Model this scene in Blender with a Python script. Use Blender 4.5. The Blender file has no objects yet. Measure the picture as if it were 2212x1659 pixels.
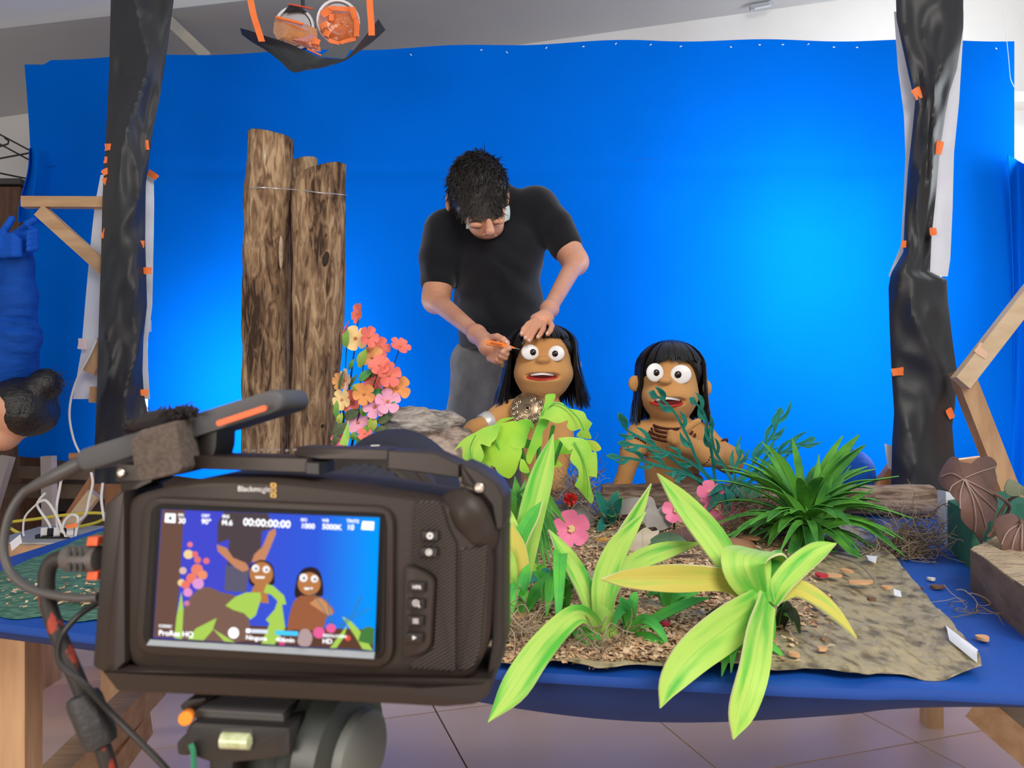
import bpy, bmesh, math, random
import numpy as np
from mathutils import Vector as V, Matrix, Quaternion, noise
R = math.radians
random.seed(11)
sc = bpy.context.scene
COL = sc.collection

# ---------------------------------------------------------------- camera
F, CX, HY, CZ, T = 1661.0, 1106.0, 850.0, 0.95, 0.65      # focal length in px, principal column, horizon row, eye height, table height
cd = bpy.data.cameras.new('camera'); cam = bpy.data.objects.new('camera', cd); COL.objects.link(cam)
cam.location = (0, 0, CZ); cam.rotation_euler = (R(90), 0, 0)
cd.sensor_fit = 'HORIZONTAL'; cd.sensor_width = 36; cd.lens = 36 * F / 2212
cd.shift_y = (HY - 829.5) / 2212; cd.clip_start = 0.02
cd.dof.use_dof = True; cd.dof.focus_distance = 1.75; cd.dof.aperture_fstop = 15
sc.camera = cam

# ---------------------------------------------------------------- light
w = bpy.data.worlds.new('room_light'); sc.world = w; w.use_nodes = True
w.node_tree.nodes['Background'].inputs[0].default_value = (0.86, 0.92, 1.0, 1)
w.node_tree.nodes['Background'].inputs[1].default_value = 0.36
def area(name, loc, target, sx, sy, power, col=(1, 1, 1), spread=180):
    l = bpy.data.lights.new(name, 'AREA'); l.shape = 'RECTANGLE'; l.size = sx; l.size_y = sy
    l.energy = power; l.color = col; l.spread = R(spread)
    o = bpy.data.objects.new(name, l); COL.objects.link(o); o.location = loc
    o.rotation_euler = (V(target) - V(loc)).to_track_quat('-Z', 'Y').to_euler()
    return o
area('key_daylight', (1.0, -0.75, 2.45), (0.25, 1.6, 0.8), 1.5, 1.2, 52, (1.0, 0.95, 0.88))  # added key light for the daylight behind the viewer, no actual window
area('low_fill_left', (-1.2, -1.2, 1.05), (-0.2, 1.6, 0.45), 1.2, 1.0, 25, (1.0, 0.88, 0.76))  # added low fill reaching the floor under the table, no actual window
area('tube_light_left', (-1.27, 2.73, 0.90), (-0.80, 3.3, 0.85), 0.12, 0.55, 15, (0.9, 0.95, 1.0))
area('tube_light_right', (1.40, 2.62, 1.25), (1.06, 3.3, 1.12), 0.12, 1.3, 25, (0.9, 0.97, 1.0))
area('back_wall_fill', (2.6, 3.2, 1.9), (1.2, 4.2, 2.6), 0.6, 1.2, 24, (.93, .97, 1))  # added lamp that brightens the right of the back wall
vs = sc.view_settings
vs.view_transform = 'Standard'; vs.look = 'None'; vs.gamma = 1; vs.exposure = 0.22; vs.use_curve_mapping = False

# ---------------------------------------------------------------- helpers
def W(px, py, d):                      # point of the place seen at a picture position, d metres away
    return V(((px - CX) / F * d, d, CZ - (py - HY) / F * d))
def G(px, py, z=T):                    # the same on a level surface
    return W(px, py, F * (CZ - z) / (py - HY))
def lerp(a, b, t): return a + (b - a) * t
def cat(pts, n):                       # Catmull-Rom through points (tuples of any length), n samples
    P = [np.array(p, float) for p in pts]
    P = [2 * P[0] - P[1]] + P + [2 * P[-1] - P[-2]]
    out = []; m = len(P) - 3
    for i in range(n):
        s = i / (n - 1) * m; k = min(int(s), m - 1); t = s - k
        a, b, c, d = P[k:k + 4]
        out.append(.5 * (2 * b + (c - a) * t + (2 * a - 5 * b + 4 * c - d) * t * t + (3 * b - a - 3 * c + d) * t ** 3))
    return out
def frac(v, oct=4):
    s = 0; a = 1
    for i in range(oct): s += a * noise.noise(v); v = v * 2.03; a *= .5
    return s

# ---------------------------------------------------------------- materials
MATS = {}
def nt(m): return m.node_tree.nodes, m.node_tree.links
def mat(name, col, rough=.6, metal=0, col2=None, scale=8, detail=4, stretch=(1, 1, 1), lo=.35, hi=.65, bump=0, bscale=None,
        emit=0, trans=0, alpha=1, spec=.5, sheen=0, coord='Object', sub=0):
    if name in MATS: return MATS[name]
    m = bpy.data.materials.new(name); m.use_nodes = True; N, L = nt(m); b = N['Principled BSDF']
    c = tuple(col) + (1,)
    b.inputs['Base Color'].default_value = c; b.inputs['Roughness'].default_value = rough; b.inputs['Metallic'].default_value = metal
    b.inputs['Specular IOR Level'].default_value = spec
    if sheen: b.inputs['Sheen Weight'].default_value = sheen
    if trans: b.inputs['Transmission Weight'].default_value = trans
    if alpha < 1: b.inputs['Alpha'].default_value = alpha
    if sub: b.inputs['Subsurface Weight'].default_value = sub; b.inputs['Subsurface Radius'].default_value = (.01, .004, .002)
    if emit: b.inputs['Emission Color'].default_value = c; b.inputs['Emission Strength'].default_value = emit
    if col2 or bump:
        tc = N.new('ShaderNodeTexCoord'); mp = N.new('ShaderNodeMapping'); mp.inputs['Scale'].default_value = stretch
        L.new(tc.outputs[coord], mp.inputs['Vector'])
    if col2:
        n = N.new('ShaderNodeTexNoise'); n.inputs['Scale'].default_value = scale; n.inputs['Detail'].default_value = detail
        L.new(mp.outputs[0], n.inputs['Vector'])
        r = N.new('ShaderNodeValToRGB'); r.color_ramp.elements[0].position = lo; r.color_ramp.elements[1].position = hi
        r.color_ramp.elements[0].color = c; r.color_ramp.elements[1].color = tuple(col2) + (1,)
        L.new(n.outputs['Fac'], r.inputs['Fac']); L.new(r.outputs['Color'], b.inputs['Base Color'])
        if emit: L.new(r.outputs['Color'], b.inputs['Emission Color'])
    if bump:
        n2 = N.new('ShaderNodeTexNoise'); n2.inputs['Scale'].default_value = bscale or scale * 3; n2.inputs['Detail'].default_value = 5
        L.new(mp.outputs[0], n2.inputs['Vector'])
        bp = N.new('ShaderNodeBump'); bp.inputs['Strength'].default_value = bump; bp.inputs['Distance'].default_value = .01
        L.new(n2.outputs['Fac'], bp.inputs['Height']); L.new(bp.outputs['Normal'], b.inputs['Normal'])
    MATS[name] = m; return m
def leafmat(name, light, dark, vein, edge=.25, scale=14, rough=.55, thr=(.42, .62), veinw=.05, cross=0):
    """foam leaf: two greens clouded into each other, a darker mid vein along the leaf (its own UV)"""
    if name in MATS: return MATS[name]
    m = bpy.data.materials.new(name); m.use_nodes = True; N, L = nt(m); b = N['Principled BSDF']
    b.inputs['Roughness'].default_value = rough; b.inputs['Specular IOR Level'].default_value = .25
    tc = N.new('ShaderNodeTexCoord'); n = N.new('ShaderNodeTexNoise'); n.inputs['Scale'].default_value = scale; n.inputs['Detail'].default_value = 3
    if cross:                          # brush strokes running along the leaf
        u0 = N.new('ShaderNodeUVMap'); s0 = N.new('ShaderNodeSeparateXYZ'); L.new(u0.outputs[0], s0.inputs[0]); s1 = N.new('ShaderNodeSeparateXYZ'); L.new(tc.outputs['Object'], s1.inputs[0])
        cb = N.new('ShaderNodeCombineXYZ'); n.inputs['Scale'].default_value = 1; n.inputs['Detail'].default_value = 2.5
        for k_, (src, f_) in enumerate(((s0.outputs[0], 2.4), (s0.outputs[1], 1.5), (s1.outputs[0], 9))):
            q_ = N.new('ShaderNodeMath'); q_.operation = 'MULTIPLY'; q_.inputs[1].default_value = f_; L.new(src, q_.inputs[0]); L.new(q_.outputs[0], cb.inputs[k_])
        L.new(cb.outputs[0], n.inputs['Vector'])
    else: L.new(tc.outputs['Object'], n.inputs['Vector'])
    r = N.new('ShaderNodeValToRGB'); e = r.color_ramp.elements
    e[0].position, e[1].position = thr; e[0].color = tuple(light) + (1,); e[1].color = tuple(dark) + (1,)
    L.new(n.outputs['Fac'], r.inputs['Fac'])
    uv = N.new('ShaderNodeUVMap'); sp = N.new('ShaderNodeSeparateXYZ'); L.new(uv.outputs[0], sp.inputs[0])
    a = N.new('ShaderNodeMath'); a.operation = 'SUBTRACT'; a.inputs[1].default_value = .5; L.new(sp.outputs[0], a.inputs[0])
    ab = N.new('ShaderNodeMath'); ab.operation = 'ABSOLUTE'; L.new(a.outputs[0], ab.inputs[0])
    mr = N.new('ShaderNodeMapRange'); mr.inputs[1].default_value = 0; mr.inputs[2].default_value = veinw; mr.inputs[3].default_value = .55; mr.inputs[4].default_value = 0
    L.new(ab.outputs[0], mr.inputs[0])
    mx = N.new('ShaderNodeMix'); mx.data_type = 'RGBA'; L.new(mr.outputs[0], mx.inputs[0]); L.new(r.outputs[0], mx.inputs[6]); mx.inputs[7].default_value = tuple(vein) + (1,)
    L.new(mx.outputs[2], b.inputs['Base Color']); MATS[name] = m; return m

# ---------------------------------------------------------------- scene objects
OFF = {}                                # world offset of every parent
def setp(o, label=None, cat_=None, group=None, kind=None):
    if label: o['label'] = label
    if cat_: o['category'] = cat_
    if group: o['group'] = group
    if kind: o['kind'] = kind
    return o
def thing(name, label, cat_, loc, group=None, kind=None):
    o = bpy.data.objects.new(name, None); COL.objects.link(o); o.location = loc; o.empty_display_size = .05
    OFF[o.name] = V(loc); return setp(o, label, cat_, group, kind)
def inst(name, me, M, parent=None):
    o = bpy.data.objects.new(name, me); COL.objects.link(o)
    OFF[o.name] = M.copy()
    if parent is not None:
        q = OFF[parent.name]; q = q if isinstance(q, Matrix) else Matrix.Translation(q)
        o.parent = parent; M = q.inverted() @ M
    o.matrix_basis = M; return o
class MB:
    def __init__(s): s.v = []; s.f = []; s.m = []; s.uv = {}
    def add(s, vs, fs, mi=0, uvs=None):
        o = len(s.v); s.v += [tuple(p) for p in vs]
        for i, f in enumerate(fs):
            if uvs: s.uv[len(s.f)] = [uvs[k] for k in f]
            s.f.append(tuple(k + o for k in f)); s.m.append(mi)
        return s
    def box(s, c, size, rot=None, mi=0):
        c = V(c); h = V(size) / 2; rot = rot or Matrix.Identity(3)
        vs = [c + rot @ V((x * h.x, y * h.y, z * h.z)) for x in (-1, 1) for y in (-1, 1) for z in (-1, 1)]
        return s.add(vs, [(0, 1, 3, 2), (4, 6, 7, 5), (0, 4, 5, 1), (2, 3, 7, 6), (0, 2, 6, 4), (1, 5, 7, 3)], mi)
    def bar(s, a, b, w, h, up=(0, 0, 1), mi=0):
        a = V(a); b = V(b); t = (b - a).normalized(); up = V(up)
        if abs(t.dot(up)) > .98: up = V((0, 1, 0))
        x = t.cross(up).normalized(); y = x.cross(t)
        rot = Matrix((x, t, y)).transposed()
        return s.box((a + b) / 2, (w, (b - a).length, h), rot, mi)
    def tube(s, pts, r, n=8, cap=True, mi=0, flat=1):
        pts = [V(p) for p in pts]; k = len(pts); rr = r if hasattr(r, '__len__') else [r] * k
        t0 = (pts[1] - pts[0]).normalized(); x = t0.orthogonal().normalized(); rings = []; o = 0; vs = []
        for i, p in enumerate(pts):
            t = (pts[min(i + 1, k - 1)] - pts[max(i - 1, 0)]).normalized()
            x = (x - t * x.dot(t)).normalized(); y = t.cross(x)
            for j in range(n):
                a = 2 * math.pi * j / n
                vs.append(p + (x * math.cos(a) + y * math.sin(a) * flat) * rr[i])
        fs = [(i * n + j, i * n + (j + 1) % n, (i + 1) * n + (j + 1) % n, (i + 1) * n + j) for i in range(k - 1) for j in range(n)]
        if cap: fs += [tuple(range(n - 1, -1, -1)), tuple((k - 1) * n + j for j in range(n))]
        return s.add(vs, fs, mi)
    def lathe(s, o, ax, prof, n=24, mi=0):   # prof: (distance along ax, radius)
        ax = V(ax).normalized(); o = V(o); x = ax.orthogonal().normalized(); y = ax.cross(x); vs = []
        for (d, r) in prof:
            for j in range(n):
                a = 2 * math.pi * j / n; vs.append(o + ax * d + (x * math.cos(a) + y * math.sin(a)) * r)
        k = len(prof)
        fs = [(i * n + j, i * n + (j + 1) % n, (i + 1) * n + (j + 1) % n, (i + 1) * n + j) for i in range(k - 1) for j in range(n)]
        fs += [tuple(range(n - 1, -1, -1)), tuple((k - 1) * n + j for j in range(n))]
        return s.add(vs, fs, mi)
    def ball(s, c, r, n=12, m=8, rot=None, mi=0):
        r = V(r) if hasattr(r, '__len__') else V((r, r, r)); c = V(c); rot = rot or Matrix.Identity(3); vs = []
        for i in range(m + 1):
            th = math.pi * i / m
            for j in range(n):
                a = 2 * math.pi * j / n
                vs.append(c + rot @ V((r.x * math.sin(th) * math.cos(a), r.y * math.sin(th) * math.sin(a), r.z * math.cos(th))))
        fs = [(i * n + j, (i + 1) * n + j, (i + 1) * n + (j + 1) % n, i * n + (j + 1) % n) for i in range(m) for j in range(n)]
        return s.add(vs, fs, mi)
    def prism(s, poly, nrm, th, mi=0, mside=None):   # planar polygon of 3-D points, extruded by th along nrm
        k = len(poly); n = V(nrm).normalized() * th; poly = [V(p) for p in poly]
        vs = poly + [p + n for p in poly]
        s.add(vs, [tuple(range(k)), tuple(range(2 * k - 1, k - 1, -1))], mi)
        return s.add(vs, [(i, i + k, (i + 1) % k + k, (i + 1) % k) for i in range(k)], mi if mside is None else mside)
    def grid(s, fn, nu, nv, th=0, mi=0, closeu=False):   # fn(u,v)->Vector, sheet, optional thickness (normal dir)
        P = [[V(fn(i / (nu - 1), j / (nv - 1))) for j in range(nv)] for i in range(nu)]
        uv = [(i / (nu - 1), j / (nv - 1)) for i in range(nu) for j in range(nv)]
        fs = [(i * nv + j, (i + 1) * nv + j, (i + 1) * nv + j + 1, i * nv + j + 1) for i in range(nu - 1) for j in range(nv - 1)]
        flat = [p for r_ in P for p in r_]
        if not th: return s.add(flat, fs, mi, uv)
        nr = []
        for i in range(nu):
            for j in range(nv):
                a = P[min(i + 1, nu - 1)][j] - P[max(i - 1, 0)][j]; b = P[i][min(j + 1, nv - 1)] - P[i][max(j - 1, 0)]
                c = a.cross(b); nr.append(c.normalized() if c.length > 1e-12 else V((0, -1, 0)))
        back = [p - n * th for p, n in zip(flat, nr)]; K = nu * nv
        s.add(flat + back, fs + [tuple(k + K for k in reversed(f)) for f in fs], mi, uv + uv)
        ring = [i * nv for i in range(nu)] + [(nu - 1) * nv + j for j in range(1, nv)] + [i * nv + nv - 1 for i in range(nu - 2, -1, -1)] + [j for j in range(nv - 2, 0, -1)]
        m_ = len(ring); vs2 = [flat[k] for k in ring] + [back[k] for k in ring]
        return s.add(vs2, [(i, i + m_, (i + 1) % m_ + m_, (i + 1) % m_) for i in range(m_)], mi + 1 if s.edge else mi, [(.9, .5)] * (2 * m_))
    edge = False
    def leaf(s, pts, wid, nrm, n=18, fold=.15, th=.002, across=5, mi=0, prof=None, wave=0):
        """strap leaf: centre points, full width along it (same count, metres), facing direction"""
        P = cat([tuple(p) for p in pts], n); Wd = [max(float(x[0]), .0003) for x in cat([(q,) for q in wid], n)]
        P = [V(p) for p in P]; S = []; Nn = []
        nr = nrm if isinstance(nrm, list) else [nrm] * n
        ns = cat([tuple(q) for q in nr], n) if isinstance(nrm, list) else [np.array(tuple(nrm))] * n
        for i in range(n):
            t = (P[min(i + 1, n - 1)] - P[max(i - 1, 0)]).normalized(); N0 = V(ns[i])
            sd = t.cross(N0)
            if sd.length < 1e-4: sd = t.orthogonal()
            sd.normalize()
            if i and sd.dot(S[-1]) < 0: sd = -sd
            S.append(sd); q = sd.cross(t); q = q if q.dot(N0) > 0 else -q; Nn.append(q)
        ph = random.random() * 6
        def fn(u, v):
            i = int(round(v * (n - 1))); a = (u - .5); p = P[i] + S[i] * (a * Wd[i]) + Nn[i] * (abs(a) * 2 * fold * Wd[i])
            if wave: p = p + Nn[i] * (wave * Wd[i] * math.sin(v * 9 + ph + a * 3) * abs(a) * 2)
            return p
        s.edge = True; s.grid(fn, across, n, th, mi); s.edge = False
        return s
    def mesh(s, name, mats, smooth=True, org=None):
        me = bpy.data.meshes.new(name); o = V(org) if org is not None else V((0, 0, 0))
        me.from_pydata([tuple(V(p) - o) for p in s.v], [], s.f)
        for m in (mats if isinstance(mats, (list, tuple)) else [mats]): me.materials.append(m)
        me.polygons.foreach_set('material_index', s.m)
        if s.uv:
            ul = me.uv_layers.new(name='UVMap'); k = 0; buf = []
            for i, f in enumerate(s.f): buf += [c for q in (s.uv.get(i) or [(.9, .5)] * len(f)) for c in q]
            ul.data.foreach_set('uv', buf)
        me.update()
        if smooth:
            me.polygons.foreach_set('use_smooth', [True] * len(me.polygons)); me.set_sharp_from_angle(angle=R(smooth if smooth is not True else 40))
        return me
    def build(s, name, mats, parent=None, label=None, cat_=None, group=None, kind=None, smooth=True):
        if parent is None:
            xs = list(zip(*s.v)); org = V(((min(xs[0]) + max(xs[0])) / 2, (min(xs[1]) + max(xs[1])) / 2, min(xs[2])))
            o = bpy.data.objects.new(name, s.mesh(name, mats, smooth, org)); COL.objects.link(o); o.location = org; OFF[o.name] = org
        else:
            o = bpy.data.objects.new(name, s.mesh(name, mats, smooth)); COL.objects.link(o)
            o.parent = parent; o.location = -OFF[parent.name]; OFF[o.name] = V((0, 0, 0))
        return setp(o, label, cat_, group, kind)

# ---------------------------------------------------------------- smooth bodies (signed distances -> one surface)
def C(a, b, ra, rb=None, k=None): return ('c', np.array(tuple(a)), np.array(tuple(b)), ra, ra if rb is None else rb, k)
def E(c, r, rot=None, k=None): return ('e', np.array(tuple(c)), np.array(tuple(r)), np.array(rot) if rot is not None else np.eye(3), None, k)
def CUT(p): return ('x', p)
def body(prims, h, k=.02, disp=None):
    base = [p for p in prims if p[0] != 'x']
    lo = np.min([np.minimum(p[1], p[2]) - max(p[3], p[4]) if p[0] == 'c' else p[1] - max(p[2]) for p in base], 0) - 4 * h - k
    hi = np.max([np.maximum(p[1], p[2]) + max(p[3], p[4]) if p[0] == 'c' else p[1] + max(p[2]) for p in base], 0) + 4 * h + k
    n = np.ceil((hi - lo) / h).astype(int) + 1
    D = np.full(n, 1.0, np.float32); ax = [lo[i] + h * np.arange(n[i]) for i in range(3)]
    for p in prims:
        sub = p[0] == 'x'; p = p[1] if sub else p; kk = p[5] or k
        m = kk + 3 * h
        l = (np.minimum(p[1], p[2]) - max(p[3], p[4]) - m) if p[0] == 'c' else p[1] - max(p[2]) - m
        u = (np.maximum(p[1], p[2]) + max(p[3], p[4]) + m) if p[0] == 'c' else p[1] + max(p[2]) + m
        i0 = np.clip(((l - lo) / h).astype(int), 0, n - 1); i1 = np.clip(np.ceil((u - lo) / h).astype(int) + 1, 1, n)
        sl = tuple(slice(a, b) for a, b in zip(i0, i1))
        g = np.stack(np.meshgrid(*[ax[i][sl[i]] for i in range(3)], indexing='ij'), -1)
        if p[0] == 'c':
            ab = p[2] - p[1]; q = g - p[1]; t = np.clip((q @ ab) / max(ab @ ab, 1e-12), 0, 1)
            d = np.linalg.norm(q - t[..., None] * ab, axis=-1) - (p[3] + (p[4] - p[3]) * t)
        else:
            q = (g - p[1]) @ p[3]; a = np.linalg.norm(q / p[2], axis=-1); b = np.linalg.norm(q / p[2] ** 2, axis=-1)
            d = a * (a - 1) / np.maximum(b, 1e-6)
        A = D[sl]
        if sub:
            d = -d; hh = np.maximum(kk - np.abs(A - d), 0) / kk; D[sl] = np.maximum(A, d) + hh * hh * kk / 4
        else:
            hh = np.maximum(kk - np.abs(A - d), 0) / kk; D[sl] = np.minimum(A, d) - hh * hh * kk / 4
    s = D < 0; c = [slice(None, -1), slice(1, None)]
    cnt = sum(s[c[a], c[b], c[e]].astype(np.int8) for a in (0, 1) for b in (0, 1) for e in (0, 1))
    cell = (cnt > 0) & (cnt < 8); idx = -np.ones(cell.shape, int); ci = np.argwhere(cell); idx[cell] = np.arange(len(ci))
    acc = np.zeros((len(ci), 3)); num = np.zeros(len(ci))
    for axis in range(3):
        o1, o2 = [i for i in range(3) if i != axis]
        for a in (0, 1):
            for b in (0, 1):
                off = np.zeros(3, int); off[o1] = a; off[o2] = b; e = np.zeros(3, int); e[axis] = 1
                p0 = ci + off; p1 = p0 + e; d0 = D[tuple(p0.T)]; d1 = D[tuple(p1.T)]; x = (d0 < 0) != (d1 < 0)
                t = np.where(x, d0 / np.where(x, d0 - d1, 1), 0); q = p0 + e * t[:, None]
                acc += q * x[:, None]; num += x
    verts = lo + h * acc / num[:, None]
    faces = []
    for axis in range(3):
        o1, o2 = [(1, 2), (2, 0), (0, 1)][axis]
        sa = [slice(None)] * 3; sb = [slice(None)] * 3; sa[axis] = slice(None, -1); sb[axis] = slice(1, None)
        ed = np.argwhere(s[tuple(sa)] != s[tuple(sb)])
        ed = ed[(ed[:, o1] > 0) & (ed[:, o2] > 0)]
        e1 = np.zeros(3, int); e1[o1] = 1; e2 = np.zeros(3, int); e2[o2] = 1
        q = np.stack([idx[tuple((ed - e1 - e2).T)], idx[tuple((ed - e2).T)], idx[tuple(ed.T)], idx[tuple((ed - e1).T)]], 1)
        flip = ~s[tuple(ed.T)]; q[flip] = q[flip][:, ::-1]; faces.append(q)
    faces = np.concatenate(faces)
    for _ in range(2):                 # light smoothing
        a = np.zeros_like(verts); w_ = np.zeros(len(verts))
        for i in range(4):
            j = faces[:, (i + 1) % 4]; k_ = faces[:, i]
            np.add.at(a, k_, verts[j]); np.add.at(w_, k_, 1); np.add.at(a, j, verts[k_]); np.add.at(w_, j, 1)
        verts = .5 * verts + .5 * a / w_[:, None]
    mb = MB(); mb.v = [tuple(p) for p in verts]; mb.f = [tuple(map(int, f)) for f in faces]; mb.m = [0] * len(mb.f)
    if disp:
        mb.v = [tuple(V(p) + disp(V(p))) for p in mb.v]
    return mb

def cutout(outline, dfn, th=.003, cuts=2, smooth=3):
    """flat cut piece: outline in picture positions, its own distance dfn(px,py) and thickness th"""
    bm = bmesh.new(); P = [tuple(q) for q in outline]
    if smooth > 1: P = [tuple(q) for q in cat(P + [P[0]], len(P) * smooth + 1)[:-1]]
    vs = [bm.verts.new((x, y, 0)) for x, y in P]; f = bm.faces.new(vs)
    bmesh.ops.triangulate(bm, faces=[f]); bmesh.ops.subdivide_edges(bm, edges=[e for e in bm.edges if len(e.link_faces) == 2], cuts=cuts, use_grid_fill=True)
    bmesh.ops.triangulate(bm, faces=[g for g in bm.faces if len(g.verts) > 3])
    bm.normal_update(); bm.verts.index_update(); n = len(bm.verts)
    xs = [v.co.x for v in bm.verts]; ys = [v.co.y for v in bm.verts]; x0, x1, y0, y1 = min(xs), max(xs), min(ys), max(ys)
    fr = [W(v.co.x, v.co.y, dfn(v.co.x, v.co.y)) for v in bm.verts]; bk = [p + V((0, th, 0)) for p in fr]
    uv = [((v.co.x - x0) / max(x1 - x0, 1), (v.co.y - y0) / max(y1 - y0, 1)) for v in bm.verts]
    fs = [tuple(v.index for v in g.verts) for g in bm.faces]; ed = [tuple(v.index for v in e.verts) for e in bm.edges if len(e.link_faces) == 1]
    bm.free(); mb = MB(); mb.add(fr + bk, fs + [tuple(k + n for k in reversed(g)) for g in fs], 0, uv + uv)
    mb.add(fr + bk, [(a, b, b + n, a + n) for a, b in ed], 1); return mb
# ================================================================ setting
GREY = mat('dark_plastic', (.012, .011, .011), .45)
m_tile = mat('floor_tile_glaze', (.80, .52, .36), .35, col2=(.85, .58, .42), scale=1.2, bump=.05, bscale=20)
m_grout = mat('grout', (.10, .07, .055), .9)
m_wall = mat('white_wall_paint', (.80, .78, .75), .85, col2=(.74, .71, .67), scale=1.5, bump=.1, bscale=60)
m_ceil = mat('shaded_ceiling_paint', (.50, .50, .50), .9, col2=(.55, .55, .55), scale=1.0, bump=.08, bscale=40)  # shadow on the far ceiling is put into this grey
m_ceil2 = mat('lit_ceiling_paint', (.74, .78, .80), .9)  # lit tone of the near ceiling is put into this paler colour
fl = MB().box((0.2, 3, -.02), (8, 8, .03)).build('floor', m_grout, kind='structure')
tm = MB().box((0, 0, 0), (.594, .594, .012)).mesh('floor_tile', m_tile)
ang = R(18)
for i in range(-9, 8):
    for j in range(-6, 7):
        x = 1.102 + .6 * ((i + .5) * math.cos(ang) - (j + .5) * math.sin(ang)); y = 2.092 + .6 * ((i + .5) * math.sin(ang) + (j + .5) * math.cos(ang))
        if -3.3 < x < 3.3 and -.6 < y < 4.3:
            inst('tile', tm, Matrix.Translation((x, y, -.0045)) @ Matrix.Rotation(ang, 4, 'Z'), fl)
def cz(x): return 2.854 + .14 * x
MB().box((0, 4.26, 1.65), (8, .1, 3.6)).build('wall_back', m_wall, kind='structure')
MB().prism([V((-4, 3.25, cz(-4))), V((4, 3.6, cz(4))), V((4, 4.3, cz(4))), V((-4, 4.3, cz(-4)))], (0, 0, 1), .06).build('ceiling', m_ceil, kind='structure', smooth=False)
MB().prism([V((-4, 1.6, cz(-4) - .015)), V((4, 1.6, cz(4) - .015)), V((4, 3.6, cz(4) - .015)), V((-4, 3.25, cz(-4) - .015))], (0, 0, 1), .06).build('trim_1', m_ceil2, kind='structure', smooth=False)
# small ceiling fixture
p = W(1645, 14, 4.1)
t = thing('ceiling_fixture', 'small pale grey fixture on the white wall above the backdrop', 'fixture', p)
MB().bar(p + V((-.06, 0, -.01)), p + V((.06, 0, .012)), .03, .02).build('fixture_body', mat('fixture_plastic', (.45, .47, .5), .5), t)
MB().bar(p + V((-.045, -.018, -.022)), p + V((.045, -.018, -.004)), .012, .006).build('fixture_lens', mat('fixture_lens', (.65, .67, .7), .3), t)
# ledge on the right wall
MB().box(W(2260, 218, 3.9), (.42, .12, .05)).build('trim_2', mat('ledge_paint', (.5, .47, .42), .8), kind='structure')

# ================================================================ blue backdrop
m_blue = mat('blue_cloth', (.0006, .118, .58), .8, col2=(.0006, .126, .62), scale=3, spec=.0, bump=.06, bscale=500)
def drop(u, v):
    px = lerp(62, 2190, u)
    top = 130 + (88 - 130) * min(1, u / .62) + 2.5 * math.sin(u * 40) + (10 if u < .02 else 0)
    bot = 985 + 120 * min(1, u / .42) if u < .42 else 1105
    if u < .012: px += 14 * math.sin(v * 5) - 8
    py = lerp(top, bot, v)
    d = 3.3 + .025 * math.sin(u * 11) * v + .012 * math.sin(u * 47 + 1) * v * v + .007 * math.exp(-((v - .27) / .012) ** 2)
    return W(px, py, d)
bd = thing('blue_backdrop', 'large blue chroma backdrop cloth stretched behind the set', 'backdrop', W(1126, 1105, 3.3))
MB().grid(drop, 130, 90, .004).build('cloth', m_blue, bd)
sb = MB(); sb.tube([drop(.0 + i / 60, .262 + .012 * math.exp(-((i / 60 - .63) / .02) ** 2) * -1) + V((0, -.003, 0)) for i in range(61)], .0010, 5)
sb.build('seam', mat('seam_thread', (.002, .03, .25), .9), bd)
sm = MB().box((0, 0, 0), (.009, .003, .003)).mesh('staple', mat('white_staple', (.8, .8, .8), .5))
for px in (600, 665, 745, 888, 1040, 1095, 1180, 1260, 1330, 1405, 1470, 1578, 1640, 1690, 1745, 1800, 1850, 2150):
    u = (px - 62) / 2128; q = drop(u, .012 + .004 * math.sin(px)); inst('staple', sm, Matrix.Translation(q + V((0, -.006, 0))) @ Matrix.Rotation(math.sin(px) * .8, 4, 'Y'), bd)
sb = MB(); ln = [W(2165, 8, 3.25), W(2175, 90, 3.26), W(2180, 140, 3.27), W(2183, 170, 3.27), W(2191, 188, 3.28)]
sb.tube(cat([tuple(q) for q in ln], 20), .0012, 5).build('loose_thread', mat('white_thread', (.8, .8, .8), .8), bd)
# loose folds at both ends of the cloth
sb = MB()
def fold(u, v):
    px = lerp(2176, 2290, u) + 14 * math.sin(v * 3); py = lerp(335, 1140, v) - 40 * u * (1 - v) * 0 + 60 * u * (1 - v)
    return W(px, py, 3.22 + .05 * math.sin(u * 9 + v * 2))
sb.grid(fold, 20, 50, .003).build('hanging_fold', m_blue, bd)
def fold2(u, v):
    px = lerp(40, 76, u) + lerp(22, 0, v) * (1 - u) + 4 * math.sin(v * 6); py = lerp(320, 480, v)
    return W(px, py, 3.2 + .03 * math.sin(u * 5))
MB().grid(fold2, 10, 24, .003).build('hanging_fold', m_blue, bd)

# ================================================================ table
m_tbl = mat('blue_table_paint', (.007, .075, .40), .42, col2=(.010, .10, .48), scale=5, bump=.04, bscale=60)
m_tblf = mat('shaded_table_front', (.004, .027, .15), .75, col2=(.005, .032, .17), scale=9)  # shade on the apron is painted in as darker navy
m_pine = mat('pine_wood', (.46, .26, .13), .6, col2=(.60, .37, .20), scale=4, stretch=(9, 9, 1.2), bump=.15, bscale=14)
m_pineh = mat('pine_wood_level', (.50, .29, .14), .6, col2=(.64, .40, .22), scale=4, stretch=(1.2, 9, 9), bump=.15, bscale=14)
m_pinep = mat('pale_batten_wood', (.66, .47, .28), .6, col2=(.74, .56, .36), scale=6, stretch=(2, 5, 5), bump=.15, bscale=20)
m_redw = mat('reddish_wood', (.36, .15, .06), .6, col2=(.46, .21, .09), scale=5, stretch=(7, 7, 1.5), bump=.1)
FE = [V((-.93, 1.085, T)), G(0, 1348), G(300, 1385), G(700, 1420), G(1100, 1450), G(1500, 1474), G(1850, 1490), G(2212, 1502), V((1.3, .62, T))]
tb = thing('set_table', 'long blue painted table that carries the puppet set', 'table', (.1, 1.5, 0))
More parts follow.
